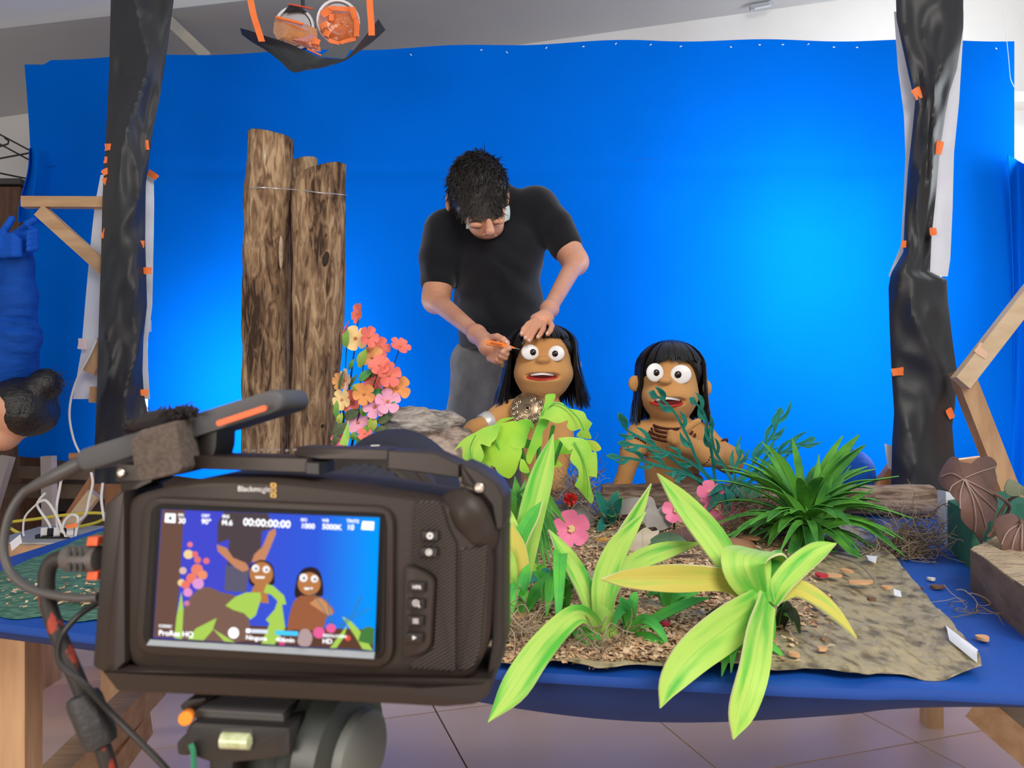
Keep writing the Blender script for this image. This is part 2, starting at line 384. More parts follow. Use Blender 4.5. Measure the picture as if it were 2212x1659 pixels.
fe = [V(q) for q in cat([tuple(q) for q in FE], 60)]
poly = [V((q.x, q.y, T)) for q in fe] + [V((1.32, 2.3, T)), V((-.9, 2.3, T))]
mbt = MB(); mbt.prism(poly, (0, 0, -1), .006); mbt.build('tabletop', m_tbl, tb, smooth=False)
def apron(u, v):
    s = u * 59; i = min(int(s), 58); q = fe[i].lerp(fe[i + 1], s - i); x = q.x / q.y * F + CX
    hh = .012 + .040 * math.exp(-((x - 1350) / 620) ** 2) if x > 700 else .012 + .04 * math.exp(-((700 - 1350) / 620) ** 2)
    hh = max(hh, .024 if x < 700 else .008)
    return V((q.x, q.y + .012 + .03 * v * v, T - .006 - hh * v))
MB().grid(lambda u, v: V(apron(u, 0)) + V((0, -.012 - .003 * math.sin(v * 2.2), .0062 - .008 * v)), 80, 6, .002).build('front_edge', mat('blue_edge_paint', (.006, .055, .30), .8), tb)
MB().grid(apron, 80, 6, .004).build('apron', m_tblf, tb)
def leg(a, b, w_=.045, m=m_pine, name='leg'): return MB().bar(a, b, w_, w_).build(name, m, tb)
lx = W(42, 1385, 1.12)
leg(V((lx.x, 1.12, 0)), V((lx.x, 1.12, T - .006)), .042)
leg(V((.95, .95, 0)), V((.95, .95, T - .006))); leg(V((-.8, 2.2, 0)), V((-.8, 2.2, T - .006))); leg(V((1.2, 2.2, 0)), V((1.2, 2.2, T - .006)))
leg(V((lx.x, 1.15, .33)), W(330, 1475, 1.55), .05, m_pineh, 'brace'); leg(V((lx.x - .02, 1.16, .22)), W(300, 1560, 1.5), .05, m_pineh, 'brace')
leg(W(2120, 1515, 1.45), W(2280, 1650, 1.35), .06, m_pineh, 'brace')
# ================================================================ light stands wrapped in paper
m_blk = mat('black_paper', (.022, .022, .024), .5, spec=.55, col2=(.03, .029, .03), scale=4)
m_wht = mat('white_paper', (.85, .87, .93), .8, col2=(.78, .80, .88), scale=6, bump=.05, bscale=14)
m_org = mat('orange_tape', (1.0, .20, .035), .6, col2=(1.0, .24, .06), scale=30)
m_pnk = mat('pale_tape', (.95, .75, .72), .6)
def sheet(name, Lf, Rt, d, mtl, bulge, crump, seed, label, category, n=(20, 130)):
    y0, y1 = Lf[0][1], Lf[-1][1]
    def at(E_, y):
        for (xa, ya), (xb, yb) in zip(E_, E_[1:]):
            if ya <= y <= yb: return lerp(xa, xb, (y - ya) / max(yb - ya, 1e-6))
        return E_[-1][0] if y > E_[-1][1] else E_[0][0]
    def fn(u, v):
        y = lerp(y0, y1, v); x = lerp(at(Lf, y), at(Rt, y), u); p = V((u * 1.6, v * 6.5, seed))
        rid = abs(noise.noise(p * .8)) * 1.1 + .35 * abs(noise.noise(p * 1.7 + V((3, 1, 0))))
        dd = d - bulge * math.sin(math.pi * u) ** .7 + crump * (rid - .35) * min(1, 4 * min(u, 1 - u) + .25)
        return W(x, y, dd)
    mb = MB(); mb.grid(fn, n[0], n[1], .0012); o = mb.build(name, mtl, None, label, category); return o, fn
tape_m = {}
def tape(parent, px, py, wpx, hpx, rot, d, m=m_org):
    a = R(rot); c = W(px, py, d); x = V((math.cos(a), 0, -math.sin(a))) * wpx / F * d / 2; z = V((math.sin(a), 0, math.cos(a))) * hpx / F * d / 2
    mb = MB(); mb.grid(lambda u, v: c + x * (2 * u - 1) * (1 + .08 * math.sin(px + 5 * v)) + z * (2 * v - 1) * (1 - .07 * math.cos(py + 4 * u)) + V((0, .004 * math.sin(3 * u + px), 0)), 5, 4, .0008)
    return mb.build('tape', m, parent)
LB = [(240, -30), (240, 0), (237, 130), (233, 230), (228, 320), (222, 430), (219, 560), (214, 700), (210, 850), (205, 960), (205, 1045)]
LBR = [(378, -30), (375, 0), (360, 110), (345, 210), (330, 280), (322, 340), (314, 400), (313, 520), (317, 660), (309, 730), (307, 800), (310, 850), (325, 920), (330, 1000), (330, 1045)]
o, _ = sheet('black_paper_sheet', LB, LBR, 2.5, m_blk, .045, .075, 1.7, 'long crumpled black paper hanging on the left light stand', 'paper')
for a in ((235, 318, 19, 15, 0), (240, 345, 33, 15, 2), (230, 371, 19, 13, -28), (232, 397, 26, 13, 62), (317, 314, 10, 20, -8), (307, 527, 7, 15, 5), (317, 585, 23, 14, 0), (312, 848, 15, 14, 0), (323, 904, 10, 9, 30), (232, 507, 22, 22, 20), (236, 502, 18, 24, -20)):
    tape(o, *a, 2.478 if a[0] < 300 else 2.485)
WL = [(218, 378), (206, 440), (196, 530), (186, 640), (176, 760), (158, 862)]; WR = [(332, 373), (333, 450), (331, 560), (329, 660), (319, 740), (320, 800), (324, 862)]
o, _ = sheet('white_paper_sheet', WL, WR, 2.60, m_wht, .02, .02, 4.2, 'white diffusion paper behind the left black paper', 'paper', (16, 60))
tape(o, 178, 743, 22, 22, 5, 2.57, m_pnk); tape(o, 330, 378, 24, 13, 35, 2.57)
RB = [(1936, -30), (1936, 0), (1937, 40), (1950, 100), (1970, 190), (1978, 215), (1972, 280), (1962, 370), (1955, 470), (1952, 545), (1926, 590), (1920, 620), (1922, 700), (1926, 800), (1932, 890), (1928, 950), (1925, 1075)]
RBR = [(2082, -30), (2080, 0), (2080, 60), (2066, 150), (2050, 200), (2041, 250), (2029, 330), (2021, 420), (2011, 520), (2008, 590), (2044, 602), (2048, 660), (2056, 730), (2066, 800), (2062, 880), (2056, 920), (2061, 980), (2066, 1040), (2062, 1075)]
o, _ = sheet('black_paper_sheet', RB, RBR, 2.4, m_blk, .045, .085, 8.3, 'long creased black paper hanging on the right light stand', 'paper')
for a in ((1982, 202, 18, 24, -28), (2029, 318, 17, 30, 14), (2016, 500, 17, 17, -5), (1961, 527, 26, 16, 2), (1939, 803, 27, 17, -6), (2053, 893, 17, 22, -24)): tape(o, *a, 2.375 if 1990 > a[0] or a[0] > 2040 else 2.37)
WL = [(1931, 25), (1940, 150), (1953, 250), (1956, 340), (1951, 450), (1946, 530), (1919, 597)]; WR = [(2083, 5), (2079, 90), (2071, 220), (2060, 330), (2057, 450), (2052, 560), (2046, 600)]
o, _ = sheet('white_paper_sheet', WL, WR, 2.46, m_wht, .02, .02, 6.1, 'white diffusion paper behind the right black paper', 'paper', (16, 60))
MB().grid(lambda u, v: W(lerp(1910, 1930, u) + 8 * v, lerp(958, 1012, v) + 6 * u, 2.44), 5, 8, .001).build('paper_scrap', m_wht, None, 'small white paper scrap beside the foot of the right black paper', 'paper')
# wooden frames that carry the tube lights
ls = thing('light_stand', 'wooden light stand with cross bar and brace at the left', 'light stand', W(222, 1480, 2.6))
def wb(par, a, b, wpx, m, name, d=None, dep=.03): return MB().bar(a, b, wpx / F * V(a).y, dep, (0, 1, 0)).build(name, m, par)
pz = W(222, 800, 2.6)
wb(ls, V((pz.x, 2.66, 0)), V((pz.x + .06, 2.66, 2.25)), 40, m_redw, 'post'); wb(ls, W(50, 437, 2.52), W(248, 438, 2.545), 23, m_pineh, 'cross_bar')
wb(ls, W(88, 455, 2.52), W(248, 600, 2.545), 28, m_pineh, 'brace'); wb(ls, W(195, 805, 2.54), W(232, 728, 2.545), 26, m_pine, 'brace'); wb(ls, W(197, 852, 2.54), W(236, 855, 2.545), 34, m_pine, 'block')
wb(ls, W(128, 1165, 2.68), W(215, 1030, 2.70), 30, m_redw, 'foot_brace'); wb(ls, W(140, 1150, 2.62), W(205, 1066, 2.615), 26, m_pinep, 'foot_brace')
MB().tube([W(150, 986, 2.6), W(195, 986, 2.62)], .013, 12).build('peg', m_redw, ls)
m_tube = mat('lamp_tube', (.9, .95, 1.0), .4, emit=2.0); m_base = mat('lamp_base', (.6, .6, .6), .5)
tl = thing('tube_lamp', 'fluorescent tube fixed behind the left stand\'s white paper', 'lamp', V((-1.2, 2.64, .6)))
MB().tube([V((-1.30, 2.715, .63)), V((-1.30, 2.715, 1.17))], .013, 12).build('tube', m_tube, tl)
for z in (.61, 1.19): MB().box((-1.30, 2.72, z), (.035, .03, .04)).build('socket', m_base, tl)
rs = thing('light_stand', 'wooden light stand with slanted battens at the right', 'light stand', W(1990, 1500, 2.5))
pz = W(1990, 800, 2.6)
wb(rs, V((pz.x, 2.6, 0)), V((pz.x, 2.6, 2.2)), 34, m_redw, 'post'); wb(rs, W(2240, 615, 2.31), W(2074, 828, 2.275), 38, m_pinep, 'batten'); wb(rs, W(2074, 800, 2.325), W(2205, 1135, 2.27), 40, m_pine, 'batten', dep=.04)
wb(rs, W(1985, 1012, 2.53), W(2140, 992, 2.50), 18, m_pineh, 'cross_bar'); wb(rs, W(1896, 1062, 2.475), W(1952, 990, 2.49), 34, m_redw, 'foot_brace')
tape(rs, 2122, 757, 26, 28, -52, 2.27, mat('peach_tape', (.85, .55, .36), .6))
tl = thing('tube_lamp', 'fluorescent tube fixed behind the right stand\'s white paper', 'lamp', V((1.36, 2.5, .6)))
MB().tube([V((1.43, 2.585, .72)), V((1.43, 2.585, 1.94))], .013, 12).build('tube', m_tube, tl)
for z in (.70, 1.96): MB().box((1.43, 2.59, z), (.035, .03, .04)).build('socket', m_base, tl)

# ================================================================ overhead spots with gels
m_gel = mat('orange_gel', (.85, .22, .05), .12, col2=(.70, .16, .04), scale=18, bump=.7, bscale=22, spec=.9, trans=.35)
m_gel2 = mat('amber_gel', (.80, .33, .10), .1, col2=(.72, .26, .07), scale=10, bump=.4, bscale=20, spec=.9, trans=.4)
m_chr = mat('reflector', (.75, .72, .74), .25, metal=.6); m_rim = mat('lamp_rim', (.85, .85, .87), .35)
m_bod = mat('lamp_black', (.02, .022, .025), .5); m_bulb = mat('lamp_glass', (.75, .45, .2), .2, emit=.25)
def spot(px, py, r, label, tilt, gel):
    d = 2.35; c = W(px, py, d); r = r / F * d; ax = V(tilt).normalized(); t = thing('spot_lamp', label, 'lamp', c)
    MB().lathe(c - ax * .11, ax, [(0, r * .45), (.02, r * .62), (.085, r * .98), (.11, r)], 28).build('housing', m_bod, t)
    MB().lathe(c - ax * .001, ax, [(0, r * 1.0), (.006, r * 1.06), (.012, r * 1.03), (.010, r * .93), (.0, r * .9)], 32).build('rim', m_rim, t)
    MB().lathe(c - ax * .03, ax, [(0, r * .3), (.015, r * .6), (.034, r * .86)], 28).build('reflector', m_chr, t)
    MB().ball(c - ax * .004, r * .38, 14, 10).build('bulb', m_bulb, t)
    up = c + V((0, .06, r)); MB().tube([c - ax * .09, up + V((0, .03, .05)), V((up.x, up.y + .03, cz(up.x) - .02))], .006, 8).build('hanger_arm', m_bod, t)
    return t, c, r, ax
def gelsheet(t, pts, c, ax, m, name='gel', crumple=.006):
    x = ax.cross(V((0, 0, 1))).normalized(); n = len(pts)
    cen = sum(pts, V((0, 0, 0))) / n; mb = MB(); rings = 5; vs = [cen + ax * .012]; fs = []
    for k in range(1, rings + 1):
        for i, p in enumerate(pts):
            q = cen.lerp(p, k / rings); vs.append(q + ax * (.012 * (1 - (k / rings) ** 2) + crumple * noise.noise(q * 60)))
    for i in range(n): fs.append((0, 1 + i, 1 + (i + 1) % n))
    for k in range(rings - 1):
        for i in range(n): fs.append((1 + k * n + i, 1 + (k + 1) * n + i, 1 + (k + 1) * n + (i + 1) % n, 1 + k * n + (i + 1) % n))
    mb.add(vs, fs); return mb.build(name, m, t, smooth=25)
t, c, r, ax = spot(637, 62, 42, 'left ceiling spot lamp with amber gel hanging over its lower half', (-.05, -1, -.15), 0)
g = [(597, 34), (640, 44), (668, 56), (684, 62), (686, 84), (692, 105), (672, 108), (648, 98), (622, 90), (600, 86), (590, 70), (592, 50)]
gelsheet(t, [W(a, b, 2.30) for a, b in g], c, ax, m_gel2)
g = [(648, 82), (676, 72), (690, 90), (694, 112), (676, 110), (660, 100), (628, 86)]
gelsheet(t, [W(a, b, 2.285) for a, b in g], c, ax, m_gel, 'gel', .012)
MB().bar(W(596, 37, 2.285), W(654, 52, 2.285), .007, .006).build('tape', m_org, t); MB().bar(W(664, 106, 2.27), W(694, 120, 2.27), .006, .004).build('tape', m_org, t); tape(t, 682, 90, 18, 12, 10, 2.27)
gelsheet(t, [W(a, b, 2.33) for a, b in ((612, 28), (625, 10), (650, 16), (662, 24), (664, 28), (640, 26))], c, ax, m_bod, 'black_flap'); MB().bar(W(624, 9, 2.32), W(676, 19, 2.32), .004, .004).build('tape', mat('red_tape', (.7, .08, .03), .5), t)
t, c, r, ax = spot(731, 48, 44, 'right ceiling spot lamp sealed with orange gel and tape', (.05, -1, -.12), 0)
g = [(691, 22), (706, 16), (730, 14), (752, 15), (768, 24), (777, 52), (777, 78), (766, 90), (748, 95), (725, 93), (702, 82), (692, 68), (688, 45)]
gelsheet(t, [W(a, b, 2.315) for a, b in g], c, ax, m_gel, 'gel', .012)
for a in ((704, 25, 22, 16, -40), (734, 18, 40, 10, 0), (764, 28, 14, 26, -20), (770, 60, 12, 40, 0), (700, 55, 16, 12, -20), (706, 72, 16, 14, 30), (752, 88, 34, 8, -20), (716, 36, 10, 16, 0), (722, 90, 24, 8, 12)): tape(t, *a, 2.292)
UE = [(519, 60), (540, 66), (575, 78), (620, 92), (660, 110), (690, 123), (720, 127), (745, 127), (762, 112), (790, 78), (818, 42)]
LE = [(523, 74), (545, 90), (575, 108), (605, 132), (632, 156), (660, 152), (700, 145), (745, 131), (775, 112), (805, 90), (833, 65)]
ue = cat(UE, 40); le = cat(LE, 40)
def foil(u, v):
    i = int(round(u * 39)); x = lerp(ue[i][0], le[i][0], v); y = lerp(ue[i][1], le[i][1], v); return W(x, y, 2.2 + .05 * math.cos(u * 3.1) * (v - .5) + .02 * abs(u - .5) + .012 * noise.noise(V((u * 6, v * 2, 3))))
ft = thing('black_foil_flag', 'bent black sheet slung below the two spot lamps', 'light flag', W(680, 150, 2.2))
MB().grid(foil, 40, 8, .0015).build('sheet', mat('black_foil', (.02, .024, .03), .55), ft)
MB().prism([W(*q, 2.24) for q in ((690, 122), (725, 98), (768, 90), (745, 127))], (0, 1, 0), .001).build('flap', mat('grey_foil', (.09, .10, .11), .5), ft)
for q in ([(532, -60), (545, 20), (557, 62), (566, 90)], [(796, -60), (799, 10), (802, 50), (803, 77)]):
    P = cat(q, 12); MB().grid(lambda u, v: W(P[int(round(v * 11))][0] + (u - .5) * 14, P[int(round(v * 11))][1], 2.165 + .008 * math.sin(v * 4)), 3, 12, .001).build('tape_strap', m_org, ft)
# timber behind the top of the cloth
bt = MB().bar(W(330, 12, 3.42), W(452, 128, 3.42), .05, .045).build('roof_timber', mat('grey_timber', (.34, .33, .30), .8, col2=(.52, .47, .36), scale=9, bump=.3), None, 'weathered grey timber slanting behind the top of the backdrop', 'timber')
# wire rack and dark chest at the far left
m_wire = mat('dark_wire', (.02, .016, .014), .5)
wr = thing('wire_rack', 'dark bent wire rack hanging on the wall at the far left', 'rack', W(20, 385, 3.6))
for q in ([(-20, 280), (70, 328)], [(-10, 306), (64, 346)], [(-20, 346), (66, 330)], [(-30, 368), (58, 386)], [(10, 298), (19, 305), (17, 311), (-5, 318)]):
    MB().tube([W(a, b, 3.6) for a, b in q], .004, 6).build('wire', m_wire, wr)
ch = thing('wooden_chest', 'dark brown wooden chest behind the left end of the backdrop', 'chest', W(20, 620, 3.5))
m_ch = mat('dark_chest_wood', (.07, .03, .015), .6, col2=(.13, .06, .03), scale=12, stretch=(4, 4, 1))
a = W(-80, 400, 3.55); b = W(58, 640, 3.55)
MB().box(((a.x + b.x) / 2, 3.6, (a.z + 0) / 2 - .01), (b.x - a.x, .2, a.z - .02)).build('chest_body', m_ch, ch)
MB().box(((a.x + b.x) / 2, 3.6, a.z), (b.x - a.x + .03, .24, .025)).build('chest_lid', mat('chest_lid', (.06, .05, .045), .6), ch)
tp = W(20, 470, 3.45)
# ---------------------------------------------------------------- clutter under the left end of the backdrop
m_wcab = mat('white_cable', (.78, .76, .72), .5); m_ycab = mat('yellow_cable', (.75, .62, .06), .5)
cl = thing('trestle', 'pale grey trestle leg standing under the left end of the backdrop', 'trestle', W(110, 1105, 3.2))
m_pg = mat('pale_grey_wood', (.42, .35, .31), .8, col2=(.5, .43, .38), scale=8)
MB().bar(W(105, 985, 3.2), W(110, 1100, 3.2) - V((0, 0, .25)), .045, .04, (0, 1, 0)).build('leg', m_pg, cl); MB().bar(W(18, 985, 3.25), W(-20, 1110, 3.2), .04, .04, (0, 1, 0)).build('leg', m_pg, cl)
MB().bar(W(-40, 1018, 3.3), W(230, 1024, 3.3), .05, .03, (0, 1, 0)).build('rail', mat('dark_rail', (.12, .08, .05), .8), cl); MB().bar(W(-40, 1058, 3.35), W(230, 1062, 3.35), .06, .03, (0, 1, 0)).build('rail', MATS['dark_rail'], cl)
bx = thing('storage_boxes', 'dark stored timber stacked under the backdrop at the left', 'timber', V((-2.0, 3.7, 0)))
for i in range(5): MB().box((-2.0 + .1 * (i % 2), 3.96, .06 + i * .12), (1.5, .3, .11)).build('board', mat('dark_board', (.07, .055, .045), .85, col2=(.12, .09, .07), scale=6), bx)
def cable(name, pts, d, r, m, label, category='cable', n=50):
    return MB().tube(cat([tuple(W(q[0], q[1], q[2] if len(q) > 2 else d)) for q in pts], n), r, 7).build(name, m, None, label, category)
cable('white_cable', [(208, 735), (192, 770), (162, 830), (150, 890), (158, 945), (175, 985)], 2.5, .0035, m_wcab, 'thin white cable hanging beside the left white paper')
cable('white_cable', [(197, 1020), (200, 1045), (192, 1080), (185, 1110), (165, 1130), (145, 1150)], 2.38, .004, m_wcab, 'white cable dropping past the pale batten to the power strip')
cable('white_cable', [(152, 1012), (135, 1030), (128, 1060), (122, 1100), (125, 1150)], 2.36, .004, m_wcab, 'white cable running straight down to the power strip')
cable('white_cable', [(98, 1065), (85, 1080), (82, 1095), (105, 1130), (110, 1146)], 2.37, .004, m_wcab, 'white cable looped to the left above the power strip')
cable('white_cable', [(82, 1085), (100, 1082), (120, 1110), (140, 1155), (158, 1172), (166, 1140), (168, 1118), (155, 1112), (140, 1125), (132, 1150)], 2.34, .0042, m_wcab, 'white cable coiled in a loop on the power strip', n=90)
cable('white_cable', [(80, 1088), (55, 1115), (50, 1145), (52, 1158)], 2.37, .003, m_wcab, 'thin white cord trailing to the left of the power strip')
cable('white_cable', [(222, 1043), (219, 1075), (222, 1105), (226, 1125)], 2.42, .0042, m_wcab, 'short white cable hanging on the left stand\'s red post')
cable('yellow_cable', [(25, 1127), (70, 1122), (120, 1115), (170, 1110), (205, 1108), (230, 1112), (210, 1128), (150, 1142), (90, 1155), (45, 1152), (20, 1140)], 2.5, .005, m_ycab, 'yellow extension cable coiled on the low shelf', n=90)
ps = thing('power_strip', 'black power strip crowded with white plugs', 'power strip', W(120, 1165, 2.36))
MB().bar(W(86, 1163, 2.36), W(158, 1168, 2.36), .05, .03).build('strip_body', mat('power_strip_black', (.012, .01, .012), .5), ps)
for i in range(5): MB().bar(W(95 + 14 * i, 1160, 2.34), W(96 + 14 * i, 1144 + 2 * (i % 2), 2.36), .018, .02).build('plug', MATS['power_strip_black'] if i % 2 else m_wcab, ps)
sh = thing('low_shelf', 'pale board on blocks carrying the power strip', 'shelf', W(100, 1190, 2.35))
a = W(15, 1170, 2.3); MB().box((-1.36, 2.42, a.z - .03), (.42, .3, .05)).build('board', m_pineh, sh)
MB().box((-1.36, 2.42, a.z - .001), (.41, .29, .006)).build('grey_top', mat('grey_board', (.45, .45, .44), .7), sh)
for x in (-1.53, -1.19): MB().box((x, 2.42, (a.z - .055) / 2), (.06, .28, a.z - .055)).build('leg', m_pine, sh)
tape(sh, 155, 1136, 24, 8, -12, 2.33)
MB().grid(lambda u, v: W(lerp(22, 44, u) + 4 * v, lerp(1172, 1190, v) - 18 * u, 2.2), 5, 5, .001).build('paper_scrap', m_wht, sh)
# ================================================================ performer in a blue suit at the left
m_suit = mat('blue_suit_cloth', (.003, .06, .34), .75, col2=(.004, .075, .42), scale=18, stretch=(1, 1, 3), bump=.35, bscale=30, spec=.2)
m_skin = mat('skin', (.62, .30, .17), .5, col2=(.68, .35, .22), scale=12, sub=.12, bump=.03, bscale=90)
m_hair = mat('black_hair', (.006, .005, .005), .38, col2=(.014, .011, .010), scale=60, bump=.4, bscale=120, spec=.5)
d = 2.12
pp = thing('person', 'person in a blue suit and gloves bowing with raised hands at the left edge', 'person', V((-1.75, 2.3, 0)))
hc = W(38, 882, d)
skin = body([E(hc, (.088, .10, .082)), C(hc + V((-.03, 0, -.02)), hc + V((-.13, .03, .03)), .052, .06), E(hc + V((-.05, -.01, -.07)), (.05, .07, .04)), C(W(2, 868, d - .085), W(2, 886, d - .085), .012, .008), E(hc + V((-.02, -.03, -.085)), (.03, .05, .03))], .006, .02)
skin.build('body', m_skin, pp)
hr = body([E(hc + V((.012, .0, .012)), (.084, .098, .074)), E(W(98, 830, d), (.044, .046, .044)), C(W(98, 832, d), W(75, 850, d), .022, .03), E(hc + V((.03, .0, -.018)), (.07, .09, .06)), C(hc + V((-.05, -.075, .03)), hc + V((-.06, -.08, -.0)), .022, .012)], .005, .015,
          lambda p: V((0, 0, 0)) + .0015 * V((noise.noise(p * 60), noise.noise(p * 60 + V((9, 0, 0))), noise.noise(p * 60 + V((0, 9, 0))))))
for i in range(60):
    a = random.random() * 6.28; q = W(105, 830, d) + V((.03 * math.cos(a), -.01, .03 * math.sin(a))); e = q + V((random.uniform(-.01, .05), random.uniform(-.02, .02), random.uniform(-.05, .03))); hr.tube([q, (q + e) / 2 + V((0, 0, .006)), e], [.0008, .0007, .0002], 4)
hr.build('hair', m_hair, pp)
sh_ = W(-6, 800, d + .03); el = W(32, 745, d)
suit = body([C(W(44, 562, d - .02), W(36, 640, d), .036, .046), C(W(36, 640, d), W(38, 730, d), .046, .05), C(W(38, 730, d), W(5, 790, d + .03), .056, .07), C(W(5, 790, d + .03), V((-1.75, 2.3, .98)), .09, .14), C(V((-1.75, 2.3, .98)), V((-1.95, 2.45, .75)), .15, .15),
             C(V((-1.95, 2.38, .72)), V((-1.75, 2.25, .45)), .09, .07), C(V((-1.75, 2.25, .45)), V((-1.85, 2.55, .08)), .065, .05), C(V((-2.0, 2.55, .72)), V((-1.9, 2.5, .42)), .09, .07), C(V((-1.9, 2.5, .42)), V((-2.05, 2.75, .08)), .065, .05),
             C(W(-60, 780, d + .1), W(-70, 650, d), .06, .05), C(W(-70, 650, d), W(-14, 545, d - .03), .048, .036), C(V((-1.85, 2.55, .06)), V((-1.78, 2.46, .045)), .045, .04), C(V((-2.05, 2.75, .06)), V((-1.98, 2.66, .045)), .045, .04)], .009, .03,
            lambda p: V((1, -1, 0)) * (.0045 * math.sin(p.z * 190 + 4 * noise.noise(p * 12)) * math.exp(-((p.z - 1.13) / .055) ** 2)) + V((.004 * noise.noise(p * 25), 0, 0)))
suit.build('blue_suit', m_suit, pp)
m_glove = mat('blue_glove', (.004, .085, .50), .7, bump=.2, bscale=60, spec=.2)
def fist(name, wrist, palm, tips, r, par, m):
    pr = [C(wrist, palm, r * 1.9, r * 2.1)]
    for (kn, md, tp) in tips: pr += [C(palm + (kn - palm) * .4, kn, r * 1.2, r * 1.05, .006), C(kn, md, r * 1.05, r, .004), C(md, tp, r, r * .85, .004)]
    return body(pr, .0045, .012).build(name, m, par)
def glove(ctr, rad, fingers, wrist):
    pr = [E(ctr, rad), C(wrist, ctr, .030, .030)]
    for F_ in fingers:
        for i in range(len(F_) - 1): pr.append(C(W(*F_[i]), W(*F_[i + 1]), .0105 - .001 * i, .0095 - .001 * i, .003))
    return body(pr, .0035, .012).build('glove', m_glove, pp)
glove(W(46, 522, d - .03), (.030, .026, .034), [((44, 498 + 13 * i, d - .045), (66, 493 + 13.5 * i, d - .055), (76, 500 + 12 * i, d - .075), (62, 503 + 12 * i, d - .092)) for i in range(4)] + [((50, 496, d - .05), (60, 484, d - .07), (74, 475, d - .072))], W(44, 560, d - .02))
glove(W(4, 528, d - .06), (.034, .026, .036), [((8, 512 + 13 * i, d - .075), (30, 510 + 13 * i, d - .088), (42, 520 + 10 * i, d - .082)) for i in range(4)] + [((4, 505, d - .075), (16, 488, d - .08), (26, 472, d - .075))], W(-16, 556, d - .03))
MB().tube([W(-30, 700, d + .03), W(28, 552, d + .02)], .018, 10).build('wooden_pole', m_pinep, None, 'pale wooden pole behind the blue gloved hands', 'pole')
# crouching performer in blue behind the fallen log
pq = thing('person', 'person in a blue suit crouching behind the fallen log, only a knee showing', 'person', V((1.0, 2.62, 0)))
kn = W(1838, 1022, 2.52)
body([E(kn, (.062, .07, .075)), C(kn, W(1690, 1150, 2.72), .072, .10), C(kn + V((.01, .01, -.04)), V((kn.x + .04, 2.62, .08)), .06, .045), C(V((.85, 2.75, .42)), V((.7, 2.85, .45)), .14, .14), C(V((.7, 2.85, .45)), V((.62, 2.62, .50)), .13, .1), C(V((kn.x + .04, 2.6, .05)), V((kn.x + .04, 2.48, .04)), .045, .04),
      C(V((.85, 2.8, .35)), V((.9, 2.55, .35)), .1, .07), C(V((.9, 2.55, .35)), V((.85, 2.75, .06)), .06, .045)], .012, .03, lambda p: V((0, -.004 * noise.noise(p * 18), 0))).build('blue_suit', m_suit, pq)
body([E(V((.55, 2.5, .5)), (.08, .095, .1)), C(V((.56, 2.52, .48)), V((.62, 2.6, .46)), .05, .055)], .012, .02).build('body', m_skin, pq)
# ================================================================ logs and ground of the set
def barkmat(name, dark, mid, light, axis='z', sc=1):
    m = bpy.data.materials.new(name); m.use_nodes = True; N, L = nt(m); b = N['Principled BSDF']; b.inputs['Roughness'].default_value = .85; b.inputs['Specular IOR Level'].default_value = .2
    tc = N.new('ShaderNodeTexCoord'); mp = N.new('ShaderNodeMapping'); mp.inputs['Scale'].default_value = (1, 1, .22) if axis == 'z' else (.22, 1, 1)
    L.new(tc.outputs['Object'], mp.inputs[0])
    n1 = N.new('ShaderNodeTexNoise'); n1.inputs['Scale'].default_value = 75 * sc; n1.inputs['Detail'].default_value = 6; n1.inputs['Distortion'].default_value = 1.2; L.new(mp.outputs[0], n1.inputs['Vector'])
    n2 = N.new('ShaderNodeTexNoise'); n2.inputs['Scale'].default_value = 16 * sc; n2.inputs['Detail'].default_value = 3; L.new(mp.outputs[0], n2.inputs['Vector'])
    ad = N.new('ShaderNodeMath'); ad.operation = 'MULTIPLY_ADD'; ad.inputs[1].default_value = .6; L.new(n2.outputs['Fac'], ad.inputs[0])
    m2 = N.new('ShaderNodeMath'); m2.operation = 'MULTIPLY'; m2.inputs[1].default_value = .55; L.new(n1.outputs['Fac'], m2.inputs[0]); L.new(m2.outputs[0], ad.inputs[2])
    r = N.new('ShaderNodeValToRGB'); e = r.color_ramp.elements; e[0].position = .45; e[0].color = dark + (1,); e[1].position = .69; e[1].color = light + (1,); k = e.new(.56); k.color = mid + (1,)
    L.new(ad.outputs[0], r.inputs['Fac']); L.new(r.outputs[0], b.inputs['Base Color'])
    bp = N.new('ShaderNodeBump'); bp.inputs['Strength'].default_value = .55; bp.inputs['Distance'].default_value = .006; L.new(n1.outputs['Fac'], bp.inputs['Height']); L.new(bp.outputs[0], b.inputs['Normal'])
    return m
m_bark = barkmat('standing_log_bark', (.05, .028, .018), (.23, .137, .077), (.48, .325, .19))
m_bark2 = barkmat('fallen_log_bark', (.08, .05, .036), (.21, .14, .10), (.38, .28, .21), 'x')
m_cutw = mat('cut_wood', (.52, .37, .22), .8, col2=(.36, .24, .14), scale=30, bump=.3)
